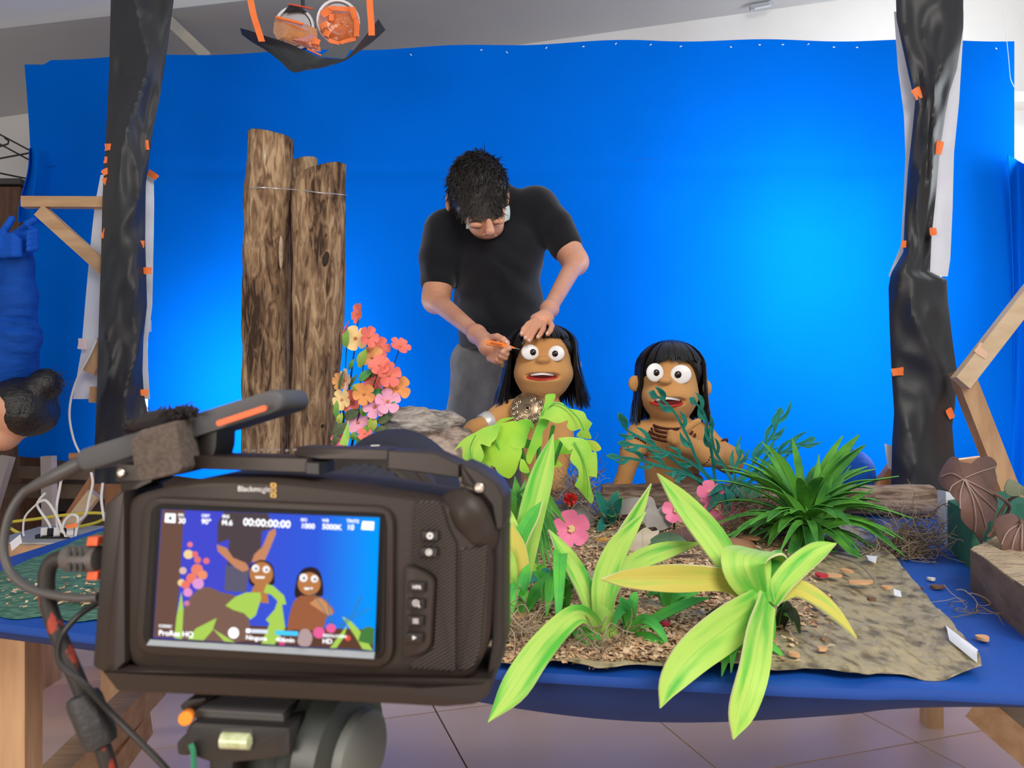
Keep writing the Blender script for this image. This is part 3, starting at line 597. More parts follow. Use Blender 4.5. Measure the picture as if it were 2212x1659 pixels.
def log(name, pts, rad, seed, label, tilt=0, m=None, knots=(), cat_='log', n=44, k=110, amp=.09):
    P = [V(q) for q in cat([tuple(p) for p in pts], k)]; Rr = [float(q[0]) for q in cat([(r,) for r in rad], k)]
    mb = MB(); t0 = (P[1] - P[0]).normalized(); x = t0.cross(V((0, 1, 0))).normalized(); vs = []
    for i, p in enumerate(P):
        t = (P[min(i + 1, k - 1)] - P[max(i - 1, 0)]).normalized(); x = (x - t * x.dot(t)).normalized(); y = t.cross(x); s = i / (k - 1)
        for j in range(n):
            a = 2 * math.pi * j / n; dr = x * math.cos(a) + y * math.sin(a); q = p + dr * Rr[i]
            f = 1 + amp * frac(V((dr.x * 1.2, dr.y * 1.2, s * 5)) + V((seed, 0, 0)), 4) + .05 * noise.noise(V((math.cos(a) * 5, math.sin(a) * 5, s * 14 + seed)))
            for (ka, ks, kr, kd) in knots:
                da = (a - ka + math.pi) % (2 * math.pi) - math.pi; g = math.exp(-((da * Rr[i] / kr) ** 2 + ((s - ks) * (P[-1] - P[0]).length / (kr * 1.8)) ** 2)); f -= kd * g
            v = p + dr * Rr[i] * f
            if tilt and s > .9: v += t * (tilt * math.cos(a) * Rr[i] * (s - .9) / .1)
            vs.append(v)
    fs = [(i * n + j, i * n + (j + 1) % n, (i + 1) * n + (j + 1) % n, (i + 1) * n + j) for i in range(k - 1) for j in range(n)]
    th = thing(name, label, cat_, P[0] - V((0, 0, 0)))
    mb.add(vs, fs); mb.build('bark', m or m_bark, th, smooth=70)
    for e, nm in ((0, 'end_face'), (k - 1, 'end_face')):
        ring = vs[e * n:(e + 1) * n]; c = sum(ring, V((0, 0, 0))) / n; q = MB(); sgn = (P[1] - P[0]).normalized() * (-.002 if e == 0 else .002)
        q.add([c + sgn * 3] + [r + sgn * .2 for r in ring], [(0, 1 + j, 1 + (j + 1) % n) for j in range(n)]); q.build(nm, m_cutw, th)
    return th, vs, n, k
d1, d2 = 1.97, 1.93
def col_(rows, d): return [W(a, b, d) for a, b, c in rows], [c / F * d for a, b, c in rows]
A, Bq = col_([(570, 1103, 48), (571, 960, 47), (572, 850, 48), (575, 700, 49), (578, 560, 51), (580, 430, 50), (585, 296, 48)], d1)
A[0].z = T
l1, vs1, _, _ = log('standing_log', A, Bq, 3.1, 'tall standing log with pale scars, leftmost of the bound logs', .1, knots=((3.5, .93, .018, .12), (5.2, .62, .012, .15), (5.2, .55, .012, .12)))
A, Bq = col_([(674, 1110, 50), (676, 960, 49), (680, 850, 50), (687, 700, 52), (690, 560, 54), (691, 450, 56), (691, 376, 56)], d2)
A[0].z = T
l2, vs2, _, _ = log('standing_log', A, Bq, 7.7, 'thick standing log with knot holes and slanted top beside the flowers', -.35, knots=((5.05, .735, .016, .30), (4.9, .92, .010, .22), (4.3, .81, .006, .25), (4.65, .80, .006, .2), (5.0, .06, .006, .2)))
A, Bq = col_([(640, 1088, 30), (642, 850, 30), (648, 600, 31), (653, 350, 30)], 2.1)
A[0].z = T
log('standing_log', A, Bq, 12.2, 'thin standing log squeezed behind the two bound logs', -.3, k=60, n=30)
m_scar = mat('pale_scar_wood', (.62, .50, .36), .8, col2=(.40, .28, .18), scale=50)
for (px, py, w_, h_, par, d) in ((573, 342, 9, 42, l1, d1), (607, 545, 10, 70, l1, d1)):
    c = W(px, py, d - .052); MB().ball(c, (w_ / F * d / 2, .008, h_ / F * d / 2), 12, 10).build('scar', m_scar, par)
m_hole = mat('knot_hole_dark', (.03, .018, .01), .9)
for (px, py, w_, h_) in ((703, 560, 14, 34), (704, 430, 10, 18), (675, 504, 5, 8), (705, 509, 4, 8), (696, 920, 6, 8)):
    c = W(px, py, d2 - .054); MB().ball(c, (w_ / F * d2 / 2, .006, h_ / F * d2 / 2), 10, 8, Matrix.Rotation(R(14), 3, 'Y')).build('knot_hole', m_hole, l2)
wl = [(533, 408, 1.93), (560, 405, 1.885), (600, 407, 1.89), (640, 410, 1.875), (690, 416, 1.855), (735, 420, 1.875), (750, 421, 1.94), (720, 412, 2.02), (650, 405, 2.15), (570, 402, 2.06), (536, 405, 1.99), (533, 408, 1.93)]
MB().tube(cat([tuple(W(*q)) for q in wl], 70), .0014, 6).build('binding_wire', mat('steel_wire', (.7, .7, .72), .3, metal=.9), None, 'thin shiny wire tied around the standing logs', 'wire')
# fallen logs
rr = .040
log('fallen_log', [W(1300, 1080, 1.885), W(1500, 1080, 1.88), W(1700, 1080, 1.88), W(1850, 1081, 1.875), W(2012, 1081, 1.865)], [rr * .9, rr, rr * .95, rr, rr * .98], 5.5, 'long fallen log lying across the back of the set', m=m_bark2, k=120, knots=((1, .3, .01, .2), (4, .6, .01, .2)))
MB().prism([W(1960, 1092, 1.875), W(2042, 1098, 1.86), W(2030, 1104, 1.85), W(2040, 1108, 1.85), W(2010, 1116, 1.845), W(1950, 1117, 1.85)], (0, 1, 0), .03).build('bark_flake', barkmat('red_bark', (.10, .045, .025), (.24, .11, .06), (.33, .17, .10), 'x'), None, 'ragged reddish bark flake at the right end of the fallen log', 'bark')
log('branch', [W(1120, 1310, 1.10), W(1170, 1318, 1.09), W(1230, 1328, 1.08), W(1300, 1342, 1.06)], [.0135, .0145, .014, .012], 2.2, 'smooth brown branch lying behind the middle broad-leaved plant', m=mat('smooth_brown_branch', (.30, .15, .09), .6, col2=(.42, .24, .15), scale=30, bump=.2), k=40, n=24, amp=.05, cat_='branch')
log('branch', [W(1322, 1345, 1.04), W(1400, 1338, 1.04), W(1480, 1334, 1.05), W(1560, 1330, 1.06)], [.015, .017, .017, .014], 9.2, 'greyish rough branch lying between the middle and right broad-leaved plants', m=m_bark2, k=50, n=24, cat_='branch')
log('branch', [W(1380, 1224, 1.36), W(1480, 1212, 1.36), W(1580, 1218, 1.34)], [.009, .011, .009], 4.9, 'thin grey branch lying above the long yellow leaf', m=m_bark2, k=40, n=20, cat_='branch')

# painted rock mat
m_mat = mat('painted_rock_mat', (.16, .12, .055), .55, col2=(.44, .36, .205), scale=62, detail=8, stretch=(1, .42, 1), lo=.34, hi=.52, bump=.7, bscale=70)
RE = [(1480, 2136), (1452, 2128), (1410, 2086), (1330, 2008), (1265, 1952), (1230, 1922), (1195, 1882), (1170, 1840), (1120, 1790)]
def rex(y):
    for (ya, xa), (yb, xb) in zip(RE, RE[1:]):
        if yb <= y <= ya: return lerp(xb, xa, (y - yb) / (ya - yb))
    return 1790
def matp(u, v):
    yb = lerp(1447, 1126, v)
    x = lerp(1045, rex(yb + 24 * u) - 14 * (1 - v), u)
    y = yb + (24 * u + 4 * math.sin(x * .035) + 3 * math.sin(x * .011)) * (1 - v) ** 3
    q = G(x, y); k = max(0, (u - .90) / .10); z = .004 + .004 * noise.noise(V((q.x * 14, q.y * 14, 0))) + .0022 * noise.noise(V((q.x * 60, q.y * 60, 3)))
    z += .013 * k ** 1.5 - .0035 * math.exp(-((u - .9) / .03) ** 2) + .02 * (.3 if u < .7 else max(0, (.9 - u) / .2 * .3))
    return V((q.x, q.y, T + max(z, .002)))
mt = thing('rock_mat', 'painted rock-textured sheet with a curled right edge on the table', 'mat', (.3, 1.2, T))
MB().grid(matp, 150, 70, .0015).build('sheet', m_mat, mt, smooth=60)
for (a, b, c, d_) in (((2046, 1362), (2120, 1420), (2118, 1448), (2060, 1398)), ((1872, 1208), (1905, 1208), (1900, 1224), (1885, 1216)), ((1936, 1283), (1950, 1290), (1956, 1300), (1940, 1296))):
    q = [G(z_[0] - 8, z_[1] + 12) + V((0, 0, .013)) for z_ in (a, b, c, d_)]
    MB().grid(lambda u, v: (q[0].lerp(q[1], u)).lerp(q[3].lerp(q[2], u), v) + V((0, 0, .006 * math.sin(3 * v))), 8, 5, .001).build('torn_white_edge', m_wht, mt)
MB().tube(cat([tuple(G(a, b) + V((0, 0, .012))) for a, b in ((1805, 1215), (1840, 1226), (1868, 1245), (1885, 1265), (1892, 1268))], 24), .0016, 5).build('dry_twig', mat('grey_twig', (.35, .29, .26), .8), None, 'thin grey twig lying on the rock mat', 'twig')
# green mat
m_gmat = mat('green_painted_mat', (.035, .12, .075), .6, col2=(.11, .26, .17), scale=60, detail=6, stretch=(1, 2, 1), bump=.5, bscale=70)
def gm(u, v):
    f = lerp(-150, 520, u); y = lerp(1334 + .05 * f + 4 * math.sin(f * .05), 1240 - .41 * max(0, f) if f < 215 else 1152, v); q = G(f, max(y, 1150)); return V((q.x, q.y, T + .004 + .003 * noise.noise(q * 20)))
MB().grid(gm, 60, 30, .0015).build('green_mat', m_gmat, None, 'mottled green painted mat on the left end of the table', 'mat')

# boulder
m_rock = mat('boulder_paper', (.13, .085, .065), .7, col2=(.46, .35, .28), scale=28, detail=8, lo=.38, hi=.6, bump=1.0, bscale=50)
m_slab = mat('boulder_slab', (.22, .19, .165), .8, col2=(.56, .49, .42), scale=34, stretch=(1, 1, 3), detail=7, bump=.8, bscale=60)
rk = thing('boulder', 'large grey-brown papier-mache boulder beside the flowers', 'boulder', W(930, 1130, 1.78))
def rd(p):
    o_ = V((1, 1, 1)) * (.012 * noise.noise(p * 22)) + V((.012 * noise.noise(p * 9 + V((5, 0, 0))), .01 * noise.noise(p * 9), .006 * abs(noise.noise(p * 30))))
    if p.z + o_.z < T + .001: o_.z = T + .001 - p.z
    return o_
c0 = W(945, 1060, 1.80)
body([E(W(950, 1035, 1.78), (.115, .10, .11)), E(W(900, 1065, 1.80), (.12, .10, .10)), E(W(985, 1020, 1.80), (.075, .08, .10)), C(W(840, 1120, 1.8) + V((0, 0, .05)), W(1005, 1120, 1.8) + V((0, 0, .05)), .045, .045)], .008, .03, rd).build('rock', m_rock, rk, smooth=50)
body([E(W(900, 915, 1.80), (.085, .07, .030), Matrix.Rotation(R(8), 3, 'Y')), E(W(945, 903, 1.82), (.06, .06, .016), Matrix.Rotation(R(14), 3, 'Y')), E(W(862, 950, 1.81), (.05, .06, .05))], .006, .015, rd).build('slab', m_slab, rk, smooth=50)
# wood shavings (uncountable)
m_sh = [mat('shaving_a', (.62, .40, .22), .8), mat('shaving_b', (.46, .27, .14), .8), mat('shaving_c', (.75, .55, .35), .8), mat('shaving_d', (.25, .14, .08), .8)]
def shavings(n, pick, zf, size=(.0018, .0062)):
    mb = MB(); rnd = random.Random(5)
    for i in range(n):
        px, py = pick(rnd); q = G(px, py); q = V((q.x, q.y, T + zf(px, py) + rnd.random() * .004)); s = rnd.uniform(*size); a = rnd.random() * 6.28; wd = s * rnd.uniform(.25, .6); tl = rnd.uniform(-.5, .5)
        x = V((math.cos(a), math.sin(a), tl * .6)); y = V((-math.sin(a), math.cos(a), rnd.uniform(-.4, .4))); c = rnd.uniform(.0, .5) * s
        mb.add([q - x * s - y * wd, q - x * s + y * wd, q + V((0, 0, c)) - y * wd, q + V((0, 0, c)) + y * wd, q + x * s - y * wd * .6, q + x * s + y * wd * .6], [(0, 2, 3, 1), (2, 4, 5, 3)], rnd.choice((0, 0, 0, 1, 1, 2, 2, 3)))
    return mb
def pk(r):
    while 1:
        px = r.uniform(1080, 1760); py = r.uniform(1140, 1448)
        if px > 1450 and py > 1300 and r.random() > max(0, 1 - (px - 1450) / 300) * (1 if py < 1420 else .4): continue
        if px > 1600 and r.random() > .35: continue
        return px, py
def zf(px, py): q = G(px, py); return .009 + .005 * noise.noise(V((q.x * 18, q.y * 18, 1)))
shavings(17000, pk, zf).build('wood_shavings', m_sh, None, 'tan wood shavings strewn over the ground of the set', 'wood shavings', kind='stuff', smooth=False)
def pk2(r):
    if r.random() < .45: return r.gauss(180, 22), r.gauss(1305, 9)
    return r.uniform(0, 210), r.uniform(1255, 1325)
shavings(160, pk2, lambda a, b: .007, (.0025, .007)).build('wood_shavings', m_sh, None, 'sparse wood shavings strewn over the green mat', 'wood shavings', kind='stuff', smooth=False)
shavings(260, lambda r: (r.gauss(1720, 40), r.gauss(1330, 45)), lambda a, b: .010, (.002, .006)).build('wood_shavings', m_sh, None, 'thin scatter of wood crumbs on the rock mat', 'wood shavings', kind='stuff', smooth=False)
# foam chips and crumbs on the mat and the table, one by one
m_chip = mat('tan_foam_chip', (.72, .40, .20), .7); m_chipw = mat('white_chip', (.85, .80, .74), .6); m_chipr = mat('red_chip', (.60, .03, .05), .7); m_chipb = mat('brown_crumb', (.17, .09, .05), .8)
for (px, py, a, b, rot, z, m, lab) in ((1801, 1263, 17, 6, 4, .013, m_chip, 'flat tan foam chip beside the red crumb on the rock mat'), (1829, 1251, 9, 7, 30, .012, m_chip, 'small tan foam chip behind the others on the rock mat'), (1860, 1277, 27, 6, 5, .012, m_chip, 'long pointed tan foam chip on the rock mat'),
        (1917, 1280, 11, 5, 0, .006, m_chip, 'tan foam chip in the valley of the rock mat\'s curled edge'), (1882, 1317, 8, 6, 10, .013, m_chipb, 'brown curled crumb in the middle of the rock mat'), (1774, 1264, 12, 8, 0, .014, m_chipr, 'red crumb lying on the rock mat'),
        (1775, 1428, 9, 6, 10, .012, m_chip, 'pale tan foam cube near the front of the rock mat'), (1715, 1440, 10, 8, 30, .012, m_chip, 'tan foam crumb at the front edge of the rock mat'), (1745, 1244, 13, 5, 3, .012, m_chip, 'tan foam chip near the tip of the upright right leaf'),
        (2123, 1388, 13, 9, -12, .004, m_chip, 'rounded tan foam block lying on the blue table'), (2012, 1257, 8, 4, 10, .003, m_chipw, 'small white chip lying on the blue table'), (2025, 1274, 16, 5, 8, .003, m_chipb, 'ragged brown crumb lying on the blue table'), (1992, 1276, 4, 3, 0, .003, m_chipb, 'tiny brown crumb lying on the blue table'),
        (1620, 1185, 22, 12, 5, .02, mat('orange_brown_chip', (.42, .20, .09), .6), 'orange-brown foam cap lying left of the spiky plant'), (1310, 1232, 14, 8, 15, .013, m_chipb, 'dark brown crumb amid the wood shavings'), (1760, 1330, 12, 8, 25, .014, m_chipb, 'dark crumb beside the right plant\'s drooping leaf'), (1790, 1348, 10, 5, -15, .013, m_chipw, 'white crumb beside the right plant\'s drooping leaf'),
        (1120, 1350, 18, 14, 20, .012, m_chip, 'tan flat chip at the front left of the wood shavings'), (1438, 1374, 10, 6, 5, .014, m_chipr, 'dark red petal crumb between the front plants')):
    q = G(px, py); s = q.y / F; rz = Matrix.Rotation(R(rot), 3, 'Z'); hgt = .0035 if a > 6 else .002
    asp = F * .3 / ((py - 850) ** 2) * (py - 850) / .3 if False else q.y / .3
    pts = []
    for i in range(14):
        an = i / 14 * 2 * math.pi; r_ = 1 + .12 * math.sin(3 * an + px); pts.append(V((q.x, q.y, T + z)) + rz @ V((a * s * math.cos(an) * r_, b * s * min(asp, 4) * .55 * math.sin(an) * r_, 0)))
    MB().prism(pts, (0, 0, 1), hgt).build('foam_chip', m, None, lab, 'chip')
# moss nests
m_moss = [mat('dry_moss', (.40, .30, .20), .85), mat('dry_moss_dark', (.20, .14, .09), .85)]
def moss(c, rx, ry, rz, n, label, th=.0007, seed=1, stray=.5, L=.05):
    r = random.Random(seed); mb = MB()
    for i in range(n):
        u = V((r.gauss(0, .45), r.gauss(0, .45), abs(r.gauss(0, .45)))); p = V(c) + V((u.x * rx, u.y * ry, u.z * rz)); a = r.random() * 6.28; pts = [p]; tilt = r.gauss(0, .5); cur = r.gauss(0, 1.0)
        for j in range(7):
            a += cur * .5 + r.gauss(0, .5); tilt = tilt * .8 + r.gauss(0, .4); st = V((math.cos(a), math.sin(a), tilt)) * L / 7
            q = pts[-1] + st
            if q.z < T + .004: q.z = T + .004 + r.random() * .002
            pts.append(q)
        mb.tube([tuple(q) for q in cat([tuple(q) for q in pts], 12)], th * r.uniform(.6, 1.2), 4, mi=0 if r.random() < .65 else 1)
    return mb.build('dry_moss', m_moss, None, label, 'moss', group='tufts of dry moss')
moss(G(1985, 1205) + V((-.01, .02, .005)), .045, .045, .06, 330, 'nest-like tuft of dry moss standing on the blue table', seed=2, L=.07)
moss(W(1250, 1085, 1.72), .035, .04, .075, 220, 'tuft of dry moss beside the left puppet\'s waist', seed=3, L=.07)
moss(G(1640, 1160) + V((0, 0, .02)), .08, .07, .05, 300, 'tuft of dry moss at the left foot of the spiky plant', seed=4, L=.06)
moss(G(1105, 1405) + V((0, 0, .008)), .035, .035, .015, 130, 'loose dry moss at the front edge beside the film camera', seed=5, L=.05)
moss(G(1300, 1425) + V((0, 0, .008)), .035, .02, .008, 70, 'loose dry moss below the middle broad-leaved plant', seed=6, L=.05)
moss(G(1330, 1150) + V((0, 0, .015)), .05, .05, .02, 150, 'flat dry moss around the grey stone', seed=7, L=.05)
moss(G(2105, 1325) + V((0, 0, .004)), .022, .02, .008, 12, 'few loose moss threads on the blue table near the wood block', seed=8, L=.06, th=.0006)
moss(G(1240, 1300) + V((0, 0, .008)), .03, .04, .02, 90, 'dry moss tuft behind the smooth branch', seed=9, L=.045)
# stones
m_stone = mat('grey_stone', (.17, .15, .13), .75, col2=(.28, .25, .22), scale=20, bump=.4)
def stone(c, r, label, m=m_stone, name='stone'):
    return body([E(c, r), E(c + V((r[0] * .35, 0, -r[2] * .2)), (r[0] * .7, r[1] * .9, r[2] * .8))], max(r) / 14, .01, lambda p: V((1, 1, 1)) * .006 * noise.noise(p * 22)).build(name, m, None, label, 'stone')
stone(W(1232, 1118, 1.71), (.062, .05, .034), 'rounded dark grey stone behind the pink five-petal flower')
stone(W(1330, 1112, 1.74), (.04, .035, .03), 'small brownish stone between the grey stone and the grey leaf', mat('brown_stone', (.30, .20, .13), .8, col2=(.2, .12, .08), scale=20))
stone(G(1590, 1195) + V((0, 0, .012)), (.035, .03, .016), 'smooth orange-brown stone left of the spiky plant', mat('orange_stone', (.36, .18, .09), .6, col2=(.28, .13, .06), scale=9))
# ================================================================ foam plants
m_edge = mat('cream_foam_edge', (.80, .82, .42), .7)
m_lime = leafmat('lime_foam', (.43, .66, .12), (.10, .48, .05), (.16, .48, .06), scale=11, thr=(.46, .68), veinw=.02, cross=1)
m_yel = leafmat('yellow_foam', (.60, .52, .10), (.36, .52, .07), (.36, .38, .07), scale=10, thr=(.48, .68), veinw=.02, cross=1)
m_grn = leafmat('green_foam', (.11, .50, .055), (.05, .36, .07), (.03, .22, .04), scale=18)
m_grn2 = leafmat('deep_green_foam', (.11, .36, .04), (.045, .21, .035), (.03, .14, .03), scale=16)
m_ged = mat('green_edge', (.14, .45, .08), .7)
m_mon = leafmat('split_leaf_foam', (.36, .64, .045), (.15, .50, .04), (.10, .45, .05), scale=9, veinw=.0)
m_teal = leafmat('teal_foam', (.030, .26, .20), (.018, .17, .14), (.015, .12, .10), scale=20)
m_ted = mat('teal_edge', (.05, .34, .27), .7)
m_dst = mat('dark_stem', (.02, .05, .035), .7)
FWD = V((0, -1, .45))
def strap(par, pts, wpx, m, nrm=FWD, edge=m_edge, fold=.12, th=.003, name='leaf', n=20, wave=0, across=7, mdep=None):
    P = [W(*q) for q in pts]; wd = [w_ / F * P[i].y for i, w_ in enumerate(wpx)]
    return MB().leaf(P, wd, nrm, n, fold, th, across, wave=wave).build(name, [m, edge], par, smooth=60)
# --- right broad-leaved plant
b = G(1640, 1410); pr = thing('broad_leaf_plant', 'large lime foam plant with drooping leaves at the front right', 'plant', V((b.x, b.y, T)))
strap(pr, [(1632, 1288, .905), (1580, 1227, .925), (1530, 1154, .95), (1470, 1081, .965), (1421, 1022, .97)], [30, 52, 62, 44, 0], m_lime, fold=.14)
strap(pr, [(1632, 1290, .90), (1568, 1255, .89), (1453, 1250, .865), (1357, 1250, .85), (1300, 1252, .845)], [50, 46, 58, 38, 0], m_yel, V((0, -1, .25)), wave=.06)
strap(pr, [(1645, 1296, .885), (1576, 1352, .82), (1500, 1412, .775), (1450, 1473, .755), (1427, 1530, .745)], [54, 86, 80, 52, 0], m_lime, V((0, -1, .3)), fold=.1)
strap(pr, [(1658, 1299, .865), (1642, 1366, .80), (1627, 1454, .75), (1601, 1540, .735), (1585, 1598, .73)], [46, 66, 68, 56, 0], m_lime, V((.1, -1, .2)), fold=.08)
strap(pr, [(1648, 1305, .895), (1622, 1262, .875), (1606, 1222, .868), (1612, 1196, .885), (1648, 1190, .925), (1672, 1212, .95), (1672, 1255, .945), (1662, 1292, .92)], [26, 74, 92, 92, 80, 60, 40, 18], m_lime, [V((-.1, -1, .1)), V((-.1, -1, .2)), V((-.1, -1, .3)), V((-.2, -.6, 1)), V((.2, .2, 1)), V((.6, .8, .3)), V((.6, .9, 0)), V((.5, .9, 0))], fold=.03, n=30)
strap(pr, [(1655, 1300, .885), (1650, 1255, .89), (1656, 1225, .90), (1664, 1196, .905)], [30, 26, 17, 0], m_lime, V((.1, -1, .1)), fold=.3)
strap(pr, [(1664, 1302, .89), (1685, 1264, .895), (1722, 1224, .905), (1768, 1189, .91), (1807, 1173, .915)], [30, 42, 46, 36, 0], m_lime, V((-.3, -1, .5)), fold=.2)
strap(pr, [(1668, 1290, .90), (1714, 1270, .905), (1762, 1290, .895), (1808, 1328, .885), (1852, 1378, .875)], [34, 40, 38, 26, 0], m_yel, V((.2, -1, .6)), fold=.12)
strap(pr, [(1642, 1296, .90), (1652, 1250, .925), (1675, 1205, .945), (1690, 1190, .95)], [30, 34, 26, 0], m_grn, V((0, -1, .3)), fold=.2)
MB().tube(cat([tuple(q) for q in (V((b.x, b.y, T)), W(1655, 1360, .905), W(1650, 1300, .90))], 10), [.012] * 4 + [.011] * 6, 10).build('stem', m_grn, pr)
# --- middle broad-leaved plant
b = G(1307, 1392); pm = thing('broad_leaf_plant', 'lime foam plant with upright leaves at the front centre', 'plant', V((b.x, b.y, T)))
strap(pm, [(1303, 1350, .935), (1308, 1268, .95), (1332, 1196, .965), (1368, 1126, .975), (1408, 1045, .98)], [24, 44, 42, 32, 0], m_lime, V((.2, -1, .2)), fold=.14)
strap(pm, [(1298, 1352, .925), (1304, 1262, .935), (1330, 1190, .945), (1366, 1140, .95), (1396, 1106, .955)], [30, 50, 46, 26, 0], m_yel if False else m_lime, V((-.1, -1, .15)), fold=.1)
strap(pm, [(1284, 1342, .93), (1260, 1266, .945), (1237, 1220, .955), (1211, 1181, .96), (1186, 1143, .965)], [20, 38, 37, 26, 0], m_lime, V((.3, -1, .3)), fold=.16)
strap(pm, [(1308, 1345, .94), (1322, 1270, .96), (1368, 1218, .975), (1436, 1190, .98), (1518, 1171, .985)], [24, 30, 40, 38, 0], m_lime, V((0, -1, .6)), fold=.12)
strap(pm, [(1296, 1378, .92), (1282, 1345, .905), (1250, 1327, .88), (1210, 1354, .85), (1157, 1416, .81), (1108, 1490, .78), (1054, 1560, .765)], [30, 38, 44, 50, 60, 58, 0], m_lime, V((.15, -1, .7)), fold=.08, n=28)
body([C(V((b.x, b.y, T + .012)), W(1300, 1330, .935), .011, .015), C(V((b.x + .004, b.y, T + .010)), W(1314, 1345, .93), .010, .012)], .0018, .006).build('stem', m_lime, pm)
# --- tall plant beside the film camera
b = G(1112, 1312); pt = thing('broad_leaf_plant', 'tall lime foam plant beside the film camera', 'plant', V((b.x, b.y, T)))
strap(pt, [(1118, 1290, 1.08), (1130, 1205, 1.09), (1150, 1105, 1.10), (1174, 1015, 1.11), (1196, 937, 1.115)], [36, 52, 56, 46, 0], m_lime, V((.1, -1, .1)), fold=.08)
strap(pt, [(1116, 1180, 1.075), (1105, 1140, 1.075), (1095, 1110, 1.08), (1086, 1072, 1.085)], [26, 28, 22, 0], m_lime, V((.4, -1, .1)), fold=.2)
strap(pt, [(1120, 1185, 1.07), (1134, 1145, 1.07), (1152, 1112, 1.075), (1171, 1081, 1.08)], [24, 32, 26, 0], m_grn, V((-.4, -1, .2)), fold=.2)
strap(pt, [(1120, 1298, 1.06), (1122, 1240, 1.06), (1114, 1180, 1.065), (1106, 1128, 1.07)], [28, 42, 40, 0], m_yel, V((.1, -1, .1)), fold=.12)
strap(pt, [(1112, 1290, 1.055), (1100, 1240, 1.05), (1088, 1200, 1.05), (1066, 1180, 1.05)], [22, 34, 36, 10], m_lime, V((.3, -1, .4)), fold=.15)
strap(pt, [(1096, 1180, 1.07), (1096, 1160, 1.08), (1090, 1145, 1.085), (1070, 1140, 1.09)], [34, 38, 30, 6], m_yel, V((0, -1, .2)), fold=.1)
strap(pt, [(1124, 1305, 1.05), (1126, 1275, 1.05), (1124, 1240, 1.055)], [16, 14, 0], m_yel, V((.2, -1, .1)), fold=.2)
MB().tube([V((b.x, b.y, T)), W(1115, 1280, 1.08)], [.014, .012], 10).build('stem', m_lime, pt)
# --- spiky strap plant at the right (many leaves)
def tuft(name, label, base, n, rmin, rmax, up, wid, m, seed, droop=1.0, arc=(0, 360), th=.0012, cat_='plant'):
    r = random.Random(seed); t = thing(name, label, cat_, base)
    for i in range(n):
        a = R(lerp(arc[0], arc[1], (i + r.random() * .8) / n)); k = r.random(); el = lerp(up[0], up[1], k); L = lerp(rmin, rmax, r.random()); dr = V((math.cos(a), math.sin(a), 0))
        P = []; p = V(base) + dr * .006 + V((0, 0, .004 + .02 * k)); e = el
        for j in range(5):
            P.append(p.copy()); st = L / 4; p = p + (dr * math.cos(e) + V((0, 0, 1)) * math.sin(e)) * st; e -= droop * r.uniform(.20, .42) * (1.3 - k * .8)
            if p.z < T + .008: p.z = T + .008 + r.random() * .006
        w_ = wid * r.uniform(.7, 1.2)
        MB().leaf(P, [w_ * .8, w_, w_, w_ * .85, w_ * .12], V((-dr.x * .5, -dr.y * .5, 1)) if el < 1.2 else V((0, -1, .3)), 12, .25, th, 3).build('leaf', [m, m_ged], t, smooth=60)
    return t
sp = tuft('spiky_plant', 'dense deep green spiky plant in front of the fallen log', G(1755, 1190) + V((0, .04, .03)), 96, .11, .20, (.0, 1.3), .019, m_grn2, 3, .9)
bb = sp.location
for (tx, ty, dd, w_) in ((1770, 980, 1.52, 20), (1838, 1006, 1.5, 18), (1800, 1030, 1.46, 20), (1785, 1040, 1.45, 18), (1735, 1030, 1.48, 17), (1665, 1048, 1.5, 15), (1690, 1060, 1.46, 16), (1885, 1058, 1.44, 16), (1850, 1045, 1.47, 16)):
    a = W(1755, 1150, 1.48); c = W(tx, ty, dd); mid = (a + c) / 2 + V((0, 0, .01)); MB().leaf([a, mid, c], [w_ / F * 1.2, w_ / F * 1.5, 0], V((0, -1, .15)), 12, .2, .0014, 3).build('leaf', [m_grn2, m_ged], sp, smooth=60)
for (tx, ty, w_) in ((1955, 1215, 26), (1958, 1196, 20), (1900, 1180, 20), (1500, 1162, 12), (1610, 1170, 13), (1640, 1185, 14), (1885, 1108, 14), (1680, 1215, 14), (1760, 1190, 22)):
    a = W(1762, 1145, 1.47); c = G(tx, ty); c.z += .012; mid = (a * .5 + c * .5) + V((0, 0, .035)); MB().leaf([a, mid, c], [w_ / F * 1.1, w_ / F * 1.4, 0], V((0, -.6, 1)), 14, .15, .0014, 3).build('leaf', [m_grn2, m_ged], sp, smooth=60)
strap(thing('fallen_leaf', 'two-tipped lime leaf lying below the spiky plant', 'leaf', G(1910, 1225)), [(1862, 1196, 1.44), (1890, 1215, 1.36), (1920, 1222, 1.335), (1942, 1228, 1.315)], [4, 22, 26, 10], m_lime, V((0, -.3, 1)))
# --- fern-like strap plant behind the tall plant
fp = thing('strap_fern', 'drooping dark green strap plant behind the tall lime plant', 'plant', G(1125, 1195))
for i, (tx, ty, dd) in enumerate(((1060, 1020, 1.40), (1085, 1040, 1.42), (1112, 1028, 1.40), (1135, 1035, 1.38), (1165, 1062, 1.38), (1195, 1075, 1.36), (1212, 1108, 1.36), (1222, 1130, 1.34), (1200, 1120, 1.30), (1205, 1150, 1.30), (1205, 1180, 1.27), (1195, 1205, 1.25), (1180, 1228, 1.23), (1165, 1240, 1.22), (1150, 1232, 1.22), (1208, 1165, 1.28), (1188, 1218, 1.24), (1150, 1060, 1.42), (1098, 1060, 1.36), (1178, 1090, 1.33), (1140, 1100, 1.28), (1160, 1180, 1.22), (1172, 1200, 1.22), (1080, 1100, 1.36))):
    a = W(1122, 1150, 1.38); c = W(tx, ty, dd); c.z = max(c.z, T + .01); up = .05 if ty > 1080 else .015
    MB().leaf([a, a.lerp(c, .5) + V((0, -.01, up)), c], [.012, .017, 0], V((-.2, -1, .5)), 12, .2, .0014, 3).build('leaf', [m_grn2, m_ged], fp, smooth=60)
